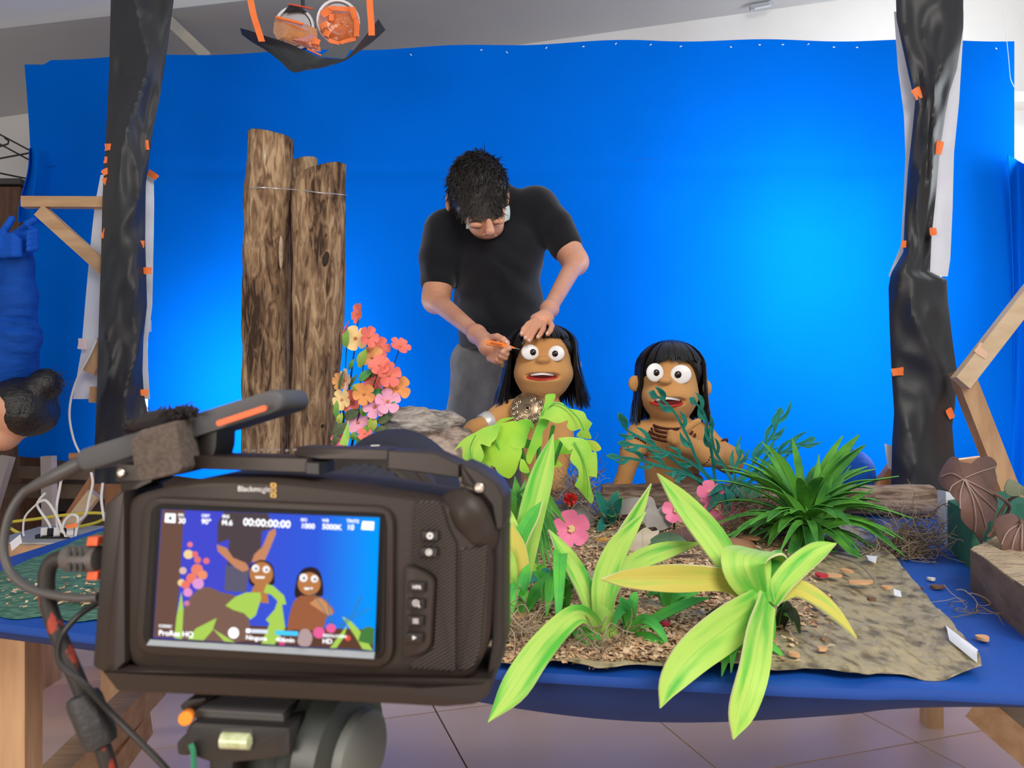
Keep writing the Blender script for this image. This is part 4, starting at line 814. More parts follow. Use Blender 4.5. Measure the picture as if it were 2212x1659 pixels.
# --- small grass plants
def small(label, base, tips, w_=16, m=m_grn):
    bx_ = G(*base); t = thing('grass_plant', label, 'plant', bx_)
    for (tx, ty, dd, lift) in tips:
        a = bx_ + V((random.uniform(-.004, .004), 0, .004)); c = W(tx, ty, dd); c.z = max(c.z, T + .004) if c.y > 1502 / 1800 else c.z
        md = a.lerp(c, .5) + V((0, -.004, lift)); ww = 1.3 * w_ / F * bx_.y
        MB().leaf([a, a.lerp(md, .55) + V((0, 0, lift * .25)), md, md.lerp(c, .55) + V((0, 0, lift * .2)), c], [ww * .6, ww, ww * 1.1, ww * .8, 0], V((.05, -1, .6)), 14, .2, .0014, 3).build('leaf', [m, m_ged], t, smooth=60)
    return t
small('small green strap plant at the foot of the tall lime plant', (1118, 1345), ((1085, 1285, 1.0, .01), (1118, 1268, 1.0, .01), (1095, 1400, .93, .05), (1135, 1300, .96, .02), (1220, 1238, 1.0, .015), (1142, 1218, 1.05, .01)), 18)
small('green strap plant with a folded leaf left of the middle lime plant', (1215, 1330), ((1205, 1398, .86, .09), (1150, 1235, 1.0, .012), (1180, 1335, .92, .05), (1245, 1265, .98, .02), (1208, 1180, 1.02, .01), (1228, 1250, .95, .02), (1170, 1300, .95, .03)), 20)
small('flat green leaf pair below the middle lime plant', (1235, 1372), ((1305, 1432, .862, .012), (1265, 1412, .88, .015)), 26)
small('green strap plant right of the middle lime plant', (1358, 1385), ((1325, 1358, .90, .03), (1340, 1290, .92, .01), (1362, 1292, .93, .01), (1372, 1312, .93, .015), (1450, 1412, .88, .03), (1455, 1432, .87, .01), (1535, 1290, 1.0, .01), (1375, 1278, .96, .012)), 15)
small('green strap plant under the long yellow leaf', (1440, 1325), ((1400, 1290, 1.05, .02), (1380, 1275, 1.08, .02), (1445, 1268, 1.04, .01), (1425, 1270, 1.04, .01), (1500, 1300, 1.06, .02), (1472, 1275, 1.1, .01), (1510, 1280, 1.06, .01)), 16)
small('green strap plant hanging over the table edge under the right lime plant', (1590, 1420), ((1560, 1360, .84, .012), (1545, 1400, .82, .025), (1580, 1452, .79, .03), (1560, 1460, .80, .02), (1600, 1375, .83, .02), (1575, 1390, .82, .03), (1500, 1468, .80, .012), (1700, 1436, .85, .018), (1660, 1370, .9, .01)), 13)
small('dark dry strap plant behind the right lime plant', (1680, 1372), ((1706, 1300, .95, .01), (1700, 1330, .94, .015), (1690, 1290, .96, .01), (1730, 1385, .93, .03), (1712, 1345, .93, .02), (1520, 1330, 1.0, .02), (1510, 1370, .95, .02)), 14, leafmat('dark_olive_foam', (.06, .08, .04), (.03, .045, .02), (.02, .03, .015)))
small('pale green sprout on the shavings left of the middle lime plant', (1160, 1260), ((1142, 1215, 1.18, .005), (1180, 1222, 1.18, .005), (1188, 1240, 1.17, .005), (1150, 1235, 1.18, .005)), 15, m_lime)
small('dark teal strap plant behind the smooth branch', (1185, 1290), ((1140, 1265, 1.1, .02), (1160, 1300, 1.08, .02), (1170, 1250, 1.12, .02), (1210, 1255, 1.12, .02)), 16, m_teal)
small('slim dark green plant beside the grey stone', (1312, 1148), ((1285, 1060, 1.62, .01), (1345, 1075, 1.62, .01), (1290, 1160, 1.6, .02), (1322, 1115, 1.6, .01), (1300, 1075, 1.64, .01), (1335, 1060, 1.66, .01)), 15, m_teal)

# --- split-leaf plant in front of the left puppet
sl = thing('split_leaf_plant', 'bright lime split-leaf plant in front of the left puppet', 'plant', G(1165, 1150))
def z8(L): return [(980 + x / 4.147, 680 + y / 4.147) for x, y in L]
def curve(cx, cy, d0, kx, ky, bx=0, by=0): return lambda x, y: d0 + kx * ((x - cx) / 100) ** 2 + ky * ((y - cy) / 100) ** 2 + bx * (x - cx) / 100 + by * (y - cy) / 100
m_mon2 = leafmat('split_leaf_light', (.43, .69, .09), (.26, .58, .06), (.2, .5, .06), scale=12, veinw=.0); m_mon3 = leafmat('split_leaf_yellow', (.55, .66, .06), (.42, .62, .06), (.2, .5, .06), scale=12, veinw=.0)
for (L, fn, m, nm) in (
  ([(0, 1218), (80, 1120), (200, 1050), (300, 1000), (410, 990), (400, 1060), (378, 1112), (340, 1150), (320, 1182), (242, 1158), (262, 1220), (270, 1275), (225, 1338), (160, 1322), (82, 1288), (75, 1182)], curve(1050, 960, 1.50, .04, .05, -.02, -.05), m_mon2, 'leaf'),
  ([(360, 985), (460, 965), (560, 952), (682, 1002), (662, 1080), (630, 1192), (560, 1178), (500, 1160), (540, 1200), (612, 1215), (592, 1300), (560, 1400), (510, 1462), (470, 1460), (400, 1420), (362, 1340), (332, 1270), (326, 1380), (232, 1337), (266, 1270), (240, 1160), (320, 1182), (380, 1110), (405, 1000)], curve(1100, 950, 1.52, .05, .05, .0, -.05), m_mon, 'leaf'),
  ([(355, 990), (430, 932), (540, 918), (525, 932), (480, 948), (400, 985)], curve(1090, 910, 1.56, .02, .02), m_mon, 'leaf'),
  ([(560, 962), (620, 936), (690, 945), (722, 1000), (715, 1050), (690, 1008), (620, 968)], curve(1140, 920, 1.55, .02, .02), m_mon, 'leaf'),
  ([(650, 1260), (700, 1110), (755, 960), (815, 790), (825, 718), (905, 708), (912, 738), (895, 780), (940, 860), (860, 950), (832, 1012), (800, 1042), (790, 1160), (752, 1202), (705, 1300), (682, 1340), (652, 1312)], curve(1170, 900, 1.50, .06, .01, .0, -.02), m_mon, 'leaf'),
  ([(800, 905), (835, 830), (900, 782), (980, 792), (1012, 832), (1160, 868), (1195, 930), (1242, 975), (1182, 985), (1222, 1062), (1226, 1112), (1100, 1086), (1146, 1022), (1060, 1042), (1012, 992), (1052, 932), (1000, 952), (920, 972), (830, 936), (757, 925)], curve(1215, 890, 1.48, .05, .05, .02, -.02), m_mon2, 'leaf'),
  ([(935, 1105), (1030, 1095), (1160, 1110), (1215, 1160), (1242, 1232), (1282, 1242), (1281, 1462), (1215, 1380), (1207, 1402), (1232, 1560), (1256, 1642), (1232, 1692), (1200, 1662), (1120, 1560), (1085, 1530), (1116, 1460), (1112, 1382), (1042, 1302), (1066, 1202), (1030, 1212)], curve(1250, 1000, 1.42, .04, .03, .02, .0), m_mon2, 'leaf'),
  ([(1178, 1118), (1260, 1130), (1300, 1160), (1322, 1205), (1270, 1226), (1225, 1200)], curve(1280, 960, 1.47, .02, .02), m_mon3, 'leaf'),
  ([(890, 1130), (960, 1118), (1042, 1200), (1062, 1242), (980, 1248), (890, 1242)], curve(1220, 960, 1.52, .03, .03), m_mon, 'leaf'),
  ([(880, 1280), (930, 1300), (975, 1355), (870, 1366)], curve(1200, 1000, 1.52, .03, .03), m_mon3, 'leaf'),
  ([(600, 1290), (640, 1310), (680, 1400), (650, 1420), (590, 1390)], curve(1130, 1010, 1.5, .03, .03), m_mon, 'leaf'),
  ([(650, 1110), (715, 1140), (690, 1200), (630, 1180)], curve(1140, 960, 1.56, .03, .03), m_grn, 'leaf')):
    cutout(z8(L), fn, .003).build(nm, [m, m_edge], sl, smooth=40)
m_vein = mat('leaf_vein', (.10, .45, .06), .6)
for (P, d) in (([(1018, 990), (1016, 970), (1020, 955), (1028, 940)], 1.495), ([(1102, 1025), (1090, 995), (1078, 970), (1070, 950)], 1.515), ([(1185, 880), (1200, 870), (1225, 880), (1250, 905), (1262, 930)], 1.475), ([(1270, 1075), (1268, 1030), (1258, 990), (1240, 955)], 1.418)):
    MB().tube(cat([tuple(W(x, y, d)) for x, y in P], 16), .0013, 5).build('vein', m_vein, sl)
for P in ([(1165, 1140, 1.62), (1150, 1060, 1.58), (1120, 950, 1.55)], [(1168, 1140, 1.62), (1160, 1040, 1.55), (1165, 960, 1.52)], [(1170, 1140, 1.62), (1185, 1040, 1.56), (1215, 948, 1.46)], [(1166, 1140, 1.62), (1175, 1030, 1.57), (1195, 920, 1.52)]):
    MB().tube(cat([tuple(W(*q)) for q in P], 12), .004, 8).build('stem', m_grn, sl)
# --- dark leaves on the ground
def ground_leaf(label, L, fn, m, edge=m_edge, nm='fallen_leaf', th=.003): return cutout(L, fn, th).build(nm, [m, edge], None, label, 'leaf', smooth=40)
m_gl = leafmat('grey_leaf', (.40, .37, .33), (.32, .29, .26), (.2, .18, .16), scale=12, veinw=.03); m_bl = leafmat('beige_leaf', (.74, .62, .45), (.62, .50, .34), (.4, .3, .2), scale=10, veinw=.03)
m_br = leafmat('brown_leaf', (.16, .085, .055), (.11, .06, .04), (.25, .15, .11), scale=12, veinw=.02); m_ol = leafmat('olive_leaf', (.12, .22, .10), (.07, .13, .06), (.04, .08, .03), scale=12, veinw=.03)
ground_leaf('grey lobed leaf leaning in front of the fallen log', [(1334, 1098), (1340, 1085), (1358, 1077), (1380, 1075), (1396, 1080), (1400, 1072), (1412, 1078), (1420, 1100), (1432, 1093), (1446, 1102), (1452, 1130), (1440, 1142), (1424, 1146), (1414, 1138), (1395, 1140), (1402, 1130), (1378, 1120), (1372, 1108), (1350, 1112), (1336, 1110)], curve(1395, 1110, 1.60, .15, .05, 0, -.12), m_gl, mat('grey_edge', (.5, .47, .43), .8))
ground_leaf('pale beige leaf lying behind the middle lime plant', [(1352, 1196), (1362, 1172), (1380, 1150), (1396, 1140), (1410, 1148), (1424, 1146), (1418, 1160), (1400, 1178), (1385, 1188), (1366, 1192)], curve(1390, 1165, 1.46, .1, .02, 0, -.25), m_bl)
ground_leaf('dark olive fingered leaf behind the middle lime plant', [(1396, 1186), (1404, 1168), (1420, 1156), (1440, 1150), (1462, 1154), (1480, 1166), (1500, 1190), (1494, 1200), (1484, 1206), (1470, 1212), (1462, 1196), (1450, 1210), (1446, 1192), (1430, 1190), (1414, 1184)], curve(1450, 1175, 1.42, .1, .05, 0, -.2), m_ol, mat('olive_edge', (.10, .17, .08), .8))
ground_leaf('dark brown lobed leaf under the pink flowers', [(1430, 1156), (1450, 1146), (1470, 1142), (1486, 1138), (1500, 1150), (1516, 1164), (1500, 1166), (1484, 1172), (1474, 1160), (1456, 1160)], curve(1470, 1150, 1.5, .1, .05, 0, -.2), m_br, m_br)
ground_leaf('yellow leaf scrap right of the pink five-petal flower', [(1279, 1170), (1290, 1163), (1302, 1162), (1321, 1159), (1317, 1172), (1300, 1176), (1284, 1176)], curve(1300, 1168, 1.52, .1, .05, 0, -.2), mat('amber_foam', (.72, .36, .05), .6), mat('amber_edge', (.9, .6, .2), .6))
ground_leaf('slim amber leaf on the shavings at the front', [(1358, 1397), (1372, 1401), (1388, 1412), (1404, 1428), (1390, 1424), (1372, 1414)], curve(1380, 1412, .875, .05, .05, 0, -.12), MATS['amber_foam'], MATS['amber_edge'])
# --- teal branching plant
tp_ = thing('teal_plant', 'teal foam plant with long leafy branches before the right puppet', 'plant', W(1580, 1070, 1.82))
def z1(L): return [(1290 + x / 4.147, 720 + y / 4.147) for x, y in L]
rt = random.Random(8)
BR = [([(1050, 1370), (900, 1150), (820, 950), (700, 720), (590, 600), (480, 540)], 1.78, 1.62, 4, 17), ([(1060, 1360), (1030, 1100), (990, 880), (950, 700), (840, 590)], 1.80, 1.68, 4, 15), ([(950, 1370), (780, 1210), (560, 1040), (380, 930), (250, 850), (200, 730)], 1.78, 1.62, 4, 13), ([(960, 1340), (780, 1250), (560, 1190), (350, 1130), (110, 1100)], 1.76, 1.58, 5, 12), ([(1100, 1390), (900, 1200), (700, 1090), (450, 1020), (210, 985)], 1.77, 1.60, 5, 14), ([(1230, 1350), (1380, 1190), (1500, 1010), (1600, 850), (1640, 680)], 1.80, 1.80, 6, 17), ([(1230, 1360), (1430, 1220), (1600, 1110), (1750, 1010), (1940, 945)], 1.79, 1.74, 6, 13), ([(1220, 1350), (1130, 1180), (1050, 1040), (1020, 850)], 1.80, 1.72, 3, 10), ([(1320, 1370), (1450, 1270), (1570, 1225)], 1.79, 1.74, 3, 11), ([(1240, 1340), (1230, 1230), (1260, 1150), (1300, 1050)], 1.82, 1.84, 3, 14), ([(950, 1340), (820, 1270), (740, 1265), (720, 1330)], 1.76, 1.66, 2, 12)]
for (L, da, db, nl, lw) in BR:
    n = len(L); P = [W(x, y, lerp(da, db, i / (n - 1))) for i, (x, y) in enumerate(z1(L))]; Q = [V(q) for q in cat([tuple(p) for p in P], 28)]
    st = MB().leaf(P, [.006, .006, .005] + [.004] * (n - 3), V((0, -1, .3)), 24, .3, .002, 3).build('branch', [m_teal, m_ted], tp_, smooth=60)
    MB().leaf([Q[-4], Q[-2], Q[-1], Q[-1] + (Q[-1] - Q[-2]) * .8], [.003, lw / F * 1.8, lw / F * 1.2, 0], V((.2, -1, .2)), 10, .1, .0015, 3).build('leaf', [m_teal, m_ted], tp_, smooth=60)
    for i in range(nl):
        k = int(lerp(7, 24, (i + .5) / nl)); t = (Q[k + 1] - Q[k]).normalized(); sd = t.cross(V((0, -1, 0))).normalized() * (1 if i % 2 else -1); L_ = rt.uniform(.040, .058)
        dr = (t * 1.0 + sd * .38 + V((0, rt.uniform(-.3, .1), 0))).normalized()
        MB().leaf([Q[k], Q[k] + dr * L_ * .4 + sd * .004, Q[k] + dr * L_ * .8, Q[k] + dr * L_ + t * .008 + sd * -.004], [.003, lw / F * 1.25, lw / F * .8, 0], V((rt.uniform(-.4, .4), -1, rt.uniform(-.2, .5))), 10, .15, .0015, 3, wave=.2).build('leaf', [m_teal, m_ted], tp_, smooth=60)
c = W(1572, 1055, 1.70)
for (x, y, w_) in ((990, 1465, 15), (985, 1600, 26), (1150, 1650, 22), (1320, 1520, 15), (1410, 1385, 12), (1190, 1560, 24)):
    (qx, qy), = z1([(x, y)]); e = W(qx, qy, 1.63); MB().leaf([c, c.lerp(e, .45) + V((0, -.01, .012)), e], [.006, w_ / F * 1.7, 0], V((0, -1, .3)), 12, .12, .0016, 5).build('leaf', [m_teal, m_ted], tp_, smooth=60)
MB().box(W(1618, 1060, 1.80), (.05, .03, .03)).build('foam_base', mat('foam_block_green', (.03, .20, .11), .9), tp_)

# --- flowers
def petal_mesh(name, m, L, wd, cup=.25):
    mb = MB(); mb.leaf([V((0, 0, 0)), V((L * .35, 0, L * cup * .15)), V((L * .72, 0, L * cup * .5)), V((L * .95, 0, L * cup * .7)), V((L, 0, L * cup * .75))], [wd * .22, wd * .62, wd, wd * .72, wd * .2], V((0, 0, 1)), 14, .10, .0016, 7)
    return mb.mesh(name, [m, m], 60)
def flower(par, c, r, face, me, mc, nm='flower', n=5, spin=0, cr=.14):
    z = V(face).normalized(); x = z.orthogonal().normalized(); y = z.cross(x); M = Matrix.Translation(c) @ Matrix((x, y, z)).transposed().to_4x4()
    key = ('ctr', round(r * cr, 4), mc.name)
    if key not in tape_m: tape_m[key] = MB().ball((0, 0, .002), (r * cr, r * cr, r * cr * .8), 10, 6).mesh('flower_centre', mc)
    f = inst(nm, tape_m[key], M, par)
    for i in range(n): inst('petal', me, M @ Matrix.Rotation(2 * math.pi * i / n + spin, 4, 'Z') @ Matrix.Diagonal((r, r, r, 1)), f)
    return f
cols = {'coral': (.90, .17, .12), 'cream': (.95, .62, .25), 'peach': (.88, .38, .12), 'orange': (.80, .30, .07), 'pink': (.88, .36, .50), 'beige': (.80, .55, .42), 'rose': (.85, .12, .22)}
pm_ = {k: petal_mesh('petal', mat('petal_' + k, v, .6, col2=tuple(min(1, c * 1.12 + .05) for c in v), scale=30), 1, .84) for k, v in cols.items()}
fb = thing('flower_bush', 'tall bush of coral, peach and pink foam flowers beside the standing logs', 'flowers', W(745, 1128, 1.79))
def z7(x, y): return 700 + x / 4.881, 640 + y / 4.881
m_fc = mat('flower_centre', (.62, .25, .10), .7); m_fs = mat('flower_stem_dark', (.02, .03, .05), .7)
FL = [(365, 180, 100, 'coral', (-.75, -.65, .1)), (330, 445, 120, 'cream', (.2, -1, .1)), (465, 430, 105, 'coral', (.7, -.7, .1)), (585, 540, 105, 'coral', (.6, -.8, .2)), (800, 530, 105, 'coral', (.45, -.6, .65)), (505, 645, 115, 'peach', (.5, -.85, -.1)), (585, 730, 100, 'coral', (.1, -.9, .4)), (680, 830, 120, 'coral', (.6, -.8, 0)), (525, 900, 130, 'coral', (0, -1, .1)), (770, 970, 130, 'orange', (.1, -1, .1)), (425, 1030, 105, 'orange', (0, -1, -.1)), (235, 880, 105, 'beige', (-.7, -.7, 0)), (270, 1105, 105, 'coral', (.2, -1, .1)), (195, 1090, 100, 'cream', (-.4, -.9, 0)), (535, 1165, 110, 'pink', (-.1, -1, -.1)), (670, 1110, 120, 'pink', (.3, -.95, .1)), (360, 1330, 115, 'pink', (0, -1, 0)), (240, 345, 80, 'rose', (-.8, -.3, .4)), (165, 900, 85, 'peach', (-.6, -.8, -.1)), (160, 1520, 80, 'rose', (0, -1, .3)), (430, 1450, 70, 'coral', (0, -1, .4))]
rf = random.Random(4)
for i, (x, y, r, cn, fc) in enumerate(FL):
    c = W(*z7(x, y), 1.74 + .05 * rf.random() - (.03 if y > 700 else 0)); r_ = r / 4.881 / F * 1.75 * 1.14
    flower(fb, c, r_, fc, pm_[cn], m_fc, spin=rf.random() * 3)
    b0 = W(745 + 6 * (i % 5), 1120, 1.79); MB().tube(cat([tuple(b0), tuple(b0.lerp(c, .5) + V((-.015, .02, .01))), tuple(c + V((0, .006, 0)))], 10), .0012, 5).build('stem', m_fs, fb)
lm = {'lime': m_mon3, 'olive': leafmat('bush_olive', (.13, .16, .07), (.08, .11, .05), (.05, .07, .03), scale=20), 'green': leafmat('bush_green', (.20, .40, .06), (.13, .30, .06), (.06, .16, .04), scale=20), 'teal': leafmat('bush_teal', (.05, .36, .14), (.16, .40, .10), (.05, .2, .06), scale=20), 'yel': leafmat('bush_lime', (.50, .55, .10), (.32, .44, .07), (.2, .28, .05), scale=20)}
for (x, y, L, an, w_, cn) in ((238, 440, 200, 85, 65, 'green'), (410, 650, 210, 70, 100, 'yel'), (295, 715, 130, 65, 40, 'green'), (445, 830, 190, 35, 90, 'teal'), (345, 965, 120, 60, 80, 'yel'), (570, 1015, 170, 15, 75, 'teal'), (430, 1190, 150, 80, 85, 'green'), (300, 1240, 190, 30, 95, 'olive'), (135, 1190, 200, 88, 55, 'green'), (175, 1290, 140, 75, 70, 'yel'), (170, 1400, 200, 45, 110, 'olive'), (515, 1335, 180, 80, 95, 'yel'), (640, 1290, 180, 25, 85, 'olive'), (320, 1470, 90, 60, 70, 'green'), (450, 1400, 120, 60, 60, 'green'), (520, 1240, 150, 40, 60, 'olive'), (185, 880, 230, 75, 40, 'olive'), (300, 900, 200, 55, 40, 'olive'), (730, 1100, 100, 10, 60, 'teal'), (520, 800, 120, 50, 60, 'olive'), (130, 1500, 160, 70, 60, 'olive'), (380, 1500, 160, 75, 60, 'green'), (600, 1400, 150, 20, 70, 'olive')):
    c = W(*z7(x, y), 1.745); s = 1.745 / F / 4.881; dr = V((math.cos(R(an)), 0, math.sin(R(an)))) * L * s / 2
    MB().leaf([c - dr, c - dr * .4 + V((0, -.006, 0)), c + dr * .3 + V((0, -.008, 0)), c + dr], [w_ * s * .3, w_ * s, w_ * s * .9, 0], V((rf.uniform(-.5, .5), -1, rf.uniform(-.2, .5))), 12, .15, .0015, 5).build('leaf', [lm[cn], m_ged], fb, smooth=60)
MB().leaf([W(742, 962, 1.6), W(748, 940, 1.6), W(752, 908, 1.6)], [.018, .013, 0], V((0, -1, 0)), 10, .2, .0016, 3).build('leaf', [m_lime, m_edge], fb)
# big pink flowers on the ground
m_pk = mat('big_pink', (.82, .16, .32), .5, col2=(.88, .24, .40), scale=25); pk_me = petal_mesh('petal', m_pk, 1, .9, .35); m_st = mat('pale_stamen', (.85, .68, .30), .7)
def bigflower(label, px, py, d, rpx, face, spin, ctr=m_st):
    c = W(px, py, d); t = thing('pink_flower', label, 'flower', c); f = flower(t, c, rpx / F * d, face, pk_me, ctr, 'flower_head', 5, spin, .10)
    z = V(face).normalized(); x = z.orthogonal().normalized(); y = z.cross(x)
    for i in range(7):
        a = i * .9; MB().ball(c + z * .006 + (x * math.cos(a) + y * math.sin(a)) * (.0 if i == 6 else rpx / F * d * .13), .0022 * d, 6, 4).build('stamen', ctr, t)
    MB().tube([c, c + V((0, .02, -.02)), V((c.x, c.y + .03, T + .003))], .002, 6).build('stem', m_fs, t)
    return t
bigflower('big pink five-petal flower with cream centre before the grey stone', 1233, 1143, 1.46, 41, (.05, -1, .25), 1.57)
bigflower('pink flower with fleshy petals right of the grey lobed leaf', 1462, 1102, 1.60, 30, (-.4, -.9, .3), .3)
bigflower('large pink flower behind the drooping teal leaf', 1548, 1095, 1.66, 38, (.2, -1, .2), .9)
bigflower('pink flower half hidden below the teal branches', 1533, 1068, 1.70, 30, (0, -1, .5), .2)
m_car = mat('red_carnation', (.80, .05, .03), .6, col2=(.62, .02, .02), scale=60); m_car2 = mat('coral_carnation', (.88, .13, .15), .6, col2=(.75, .06, .1), scale=60)
def carnation(label, px, py, d, rpx, m):
    c = W(px, py, d); r = rpx / F * d; q = random.Random(px); t = thing('carnation', label, 'flower', c - V((0, 0, r)))
    mb = MB()
    for i in range(70):
        v = V((q.gauss(0, 1), q.gauss(0, 1) - .4, q.gauss(0, 1) + .3)).normalized(); s = v.orthogonal().normalized(); s = Quaternion(v, q.random() * 6) @ s; o = v.cross(s); k = r * q.uniform(.6, 1.0)
        mb.add([c + v * k * .3, c + v * k + s * r * .24, c + v * k * 1.05 + o * r * .1, c + v * k - s * r * .24], [(0, 1, 2), (0, 2, 3)])
    mb.build('ruffled_petals', m, t, kind='stuff', smooth=False); MB().tube([c, V((c.x, c.y + .01, T + .004))], .002, 6).build('stem', m_dst, t)
carnation('red carnation on top of the dark grey stone', 1232, 1078, 1.66, 17, m_car)
carnation('coral red carnation lying left of the spiky plant', 1607, 1115, 1.62, 18, m_car2)
# --- right side props
fo = thing('foam_block', 'dark green floral foam block with a white wrapper at the right', 'foam block', G(2110, 1225))
m_foam = mat('floral_foam', (.03, .15, .08), .9, col2=(.04, .19, .10), scale=40, bump=.2)
q = [G(2046, 1185), G(2078, 1228), G(2240, 1165), G(2180, 1135)]
q = [V((p.x, p.y, T)) for p in (G(2047, 1188), G(2096, 1229), G(2230, 1190), G(2170, 1158))]
hh = .095; mb = MB(); mb.add(q + [p + V((0, 0, hh)) for p in q], [(0, 3, 2, 1), (4, 5, 6, 7), (0, 1, 5, 4), (1, 2, 6, 5), (2, 3, 7, 6), (3, 0, 4, 7)]); mb.build('block', m_foam, fo, smooth=False)
wq = [W(2043, 1062, 1.5), W(2110, 1075, 1.52), W(2110, 1150, 1.52), W(2047, 1178, 1.5)]
MB().prism(wq, (0, 1, 0), .03).build('white_wrapper', mat('wrapper_white', (.75, .77, .85), .7), fo, smooth=False)
tl_ = thing('taro_plant', 'plant with big brown heart-shaped leaves stuck in the green foam', 'plant', G(2150, 1185))
def za(L): return [(1900 + x / 3.606, 960 + y / 3.606) for x, y in L]
dk = leafmat('brown_taro', (.17, .095, .075), (.12, .065, .05), (.2, .12, .1), scale=9, veinw=0)
A1 = za([(655, 265), (690, 200), (740, 130), (800, 95), (870, 100), (915, 150), (900, 200), (915, 270), (890, 330), (915, 420), (918, 500), (895, 590), (850, 600), (840, 660), (805, 700), (815, 800), (770, 740), (740, 690), (640, 590), (630, 480), (570, 400), (545, 370), (480, 320), (462, 260), (500, 170), (560, 100), (615, 110), (630, 200)])
cutout(A1, curve(2090, 1050, 1.27, .12, .06, .0, -.06), .002).build('leaf', [dk, dk], tl_, smooth=50)
A2 = za([(890, 640), (905, 590), (960, 555), (1050, 540), (1110, 600), (1300, 560), (1400, 640), (1400, 900), (1300, 1020), (1180, 1020), (1110, 965), (1020, 920), (935, 850), (955, 790), (920, 720)])
cutout(A2, curve(2200, 1170, 1.16, .08, .08, .0, -.02), .002).build('leaf', [dk, dk], tl_, smooth=50)
gl2 = leafmat('grey_green_leaf', (.20, .22, .13), (.15, .17, .10), (.3, .3, .2), scale=12, veinw=.03)
cutout(za([(975, 340), (1005, 275), (1060, 285), (1125, 330), (1200, 350), (1120, 390), (1050, 405), (990, 385)]), curve(2190, 1050, 1.3, .05, .05), .002).build('leaf', [gl2, gl2], tl_, smooth=50)
m_pv = mat('taro_vein', (.36, .25, .22), .6)
dq = curve(2090, 1050, 1.266, .12, .06, .0, -.06)
for L in ([(660, 270), (720, 400), (750, 560), (745, 680)], [(660, 270), (630, 380), (628, 500)], [(660, 270), (780, 330), (900, 400)], [(660, 270), (790, 400), (910, 520)], [(660, 270), (770, 450), (830, 640)], [(655, 268), (570, 320), (545, 365)], [(650, 265), (560, 225), (480, 250)], [(665, 262), (780, 215), (910, 175)]):
    MB().tube(cat([tuple(W(x, y, dq(x, y))) for x, y in za(L)], 12), .0010, 5).build('vein', m_pv, tl_)
dq2 = curve(2200, 1170, 1.156, .08, .08, .0, -.02)
for L in ([(1110, 605), (1000, 680), (950, 780)], [(1110, 605), (1050, 740), (1020, 900)], [(1110, 605), (1110, 760), (1100, 950)]):
    MB().tube(cat([tuple(W(x, y, dq2(x, y))) for x, y in za(L)], 12), .0010, 5).build('vein', m_pv, tl_)
m_stw = mat('brown_stalk', (.16, .09, .06), .7)
for L in ([(2132, 1160, 1.33), (2175, 1110, 1.33), (2170, 1080, 1.30), (2082, 1034, 1.29)], [(2140, 1160, 1.33), (2190, 1120, 1.30), (2208, 1127, 1.165)], [(2136, 1160, 1.33), (2172, 1090, 1.33), (2200, 1068, 1.31)]):
    MB().tube(cat([tuple(W(*q)) for q in L], 16), .0028, 6).build('stalk', m_stw, tl_)
wbk = thing('wood_block', 'thick brown timber block with a pale rough top at the right edge', 'timber', G(2190, 1340))
m_wb = mat('old_timber', (.16, .10, .07), .8, col2=(.24, .16, .12), scale=12, stretch=(1, 1, 3), bump=.3); m_wt = mat('pale_timber_top', (.62, .48, .30), .8, col2=(.34, .24, .15), scale=20, stretch=(1, 6, 1), bump=.6)
q = [V((p.x, p.y, T)) for p in (G(2096, 1275), G(2235, 1395), G(2330, 1300), G(2165, 1232))]; hh = .062
mb = MB(); mb.add(q + [p + V((0, 0, hh)) for p in q], [(0, 3, 2, 1), (0, 1, 5, 4), (1, 2, 6, 5), (2, 3, 7, 6), (3, 0, 4, 7)]); mb.build('timber', m_wb, wbk, smooth=False)
MB().grid(lambda u, v: (q[0].lerp(q[1], u)).lerp(q[3].lerp(q[2], u), v) + V((0, 0, hh + .001 + .003 * noise.noise(V((u * 2, v * 14, 0))))), 16, 24, .002).build('rough_top', m_wt, wbk)
# ================================================================ puppets
m_felt = mat('tan_foam_skin', (.56, .275, .095), .9, col2=(.62, .32, .12), scale=9, bump=.12, bscale=160, sheen=.15, spec=.1)
m_eye = mat('eye_white', (.90, .87, .86), .35); m_pup = mat('pupil', (.012, .006, .004), .12); m_lip = mat('red_lip', (.48, .02, .015), .6); m_mouth = mat('mouth_inside', (.16, .008, .008), .8); m_teeth = mat('teeth', (.90, .88, .84), .4)
m_bead = mat('dark_red_beads', (.07, .012, .006), .25); m_tail = mat('puppet_hair', (.006, .006, .007), .32, col2=(.013, .011, .011), scale=40, spec=.6)
def strands(Hc, r, n, bang, endz, flare, seed, wd=.006, gap=(52, 66)):
    q = random.Random(seed); mb = MB()
    for i in range(n):
        al = q.uniform(-180, 180); fr = abs(al) < gap[0]
        if gap[0] <= abs(al) <= gap[1]: al = math.copysign(gap[1], al)
        a = R(al); k = q.uniform(.97, 1.05); P = []
        te = R(bang + q.uniform(-5, 3)) if fr else R(96)
        for j in range(6):
            th = lerp(R(4), te, j / 5); P.append(V(Hc) + V((r[0] * k * math.sin(th) * math.sin(a), -r[1] * k * math.sin(th) * math.cos(a), r[2] * k * math.cos(th) + .002)))
        if not fr:
            p = P[-1]; zz = endz + q.uniform(-.015, .012); out = V((math.sin(a), -math.cos(a), 0)) * flare * q.uniform(.3, 1.2)
            for j in range(1, 5): P.append(V((p.x, p.y, lerp(p.z, zz, j / 4))) + out * (j / 4) ** 1.5 + V((q.gauss(0, .001), q.gauss(0, .001), 0)))
        w_ = wd * q.uniform(.7, 1.2); N_ = [V((math.sin(a) * .9, -math.cos(a) * .9, .5))] * len(P)
        mb.leaf(P, [w_ * .6] + [w_] * (len(P) - 2) + [w_ * .35], N_, 10 if fr else 14, -.12, .0006, 3)
    return mb
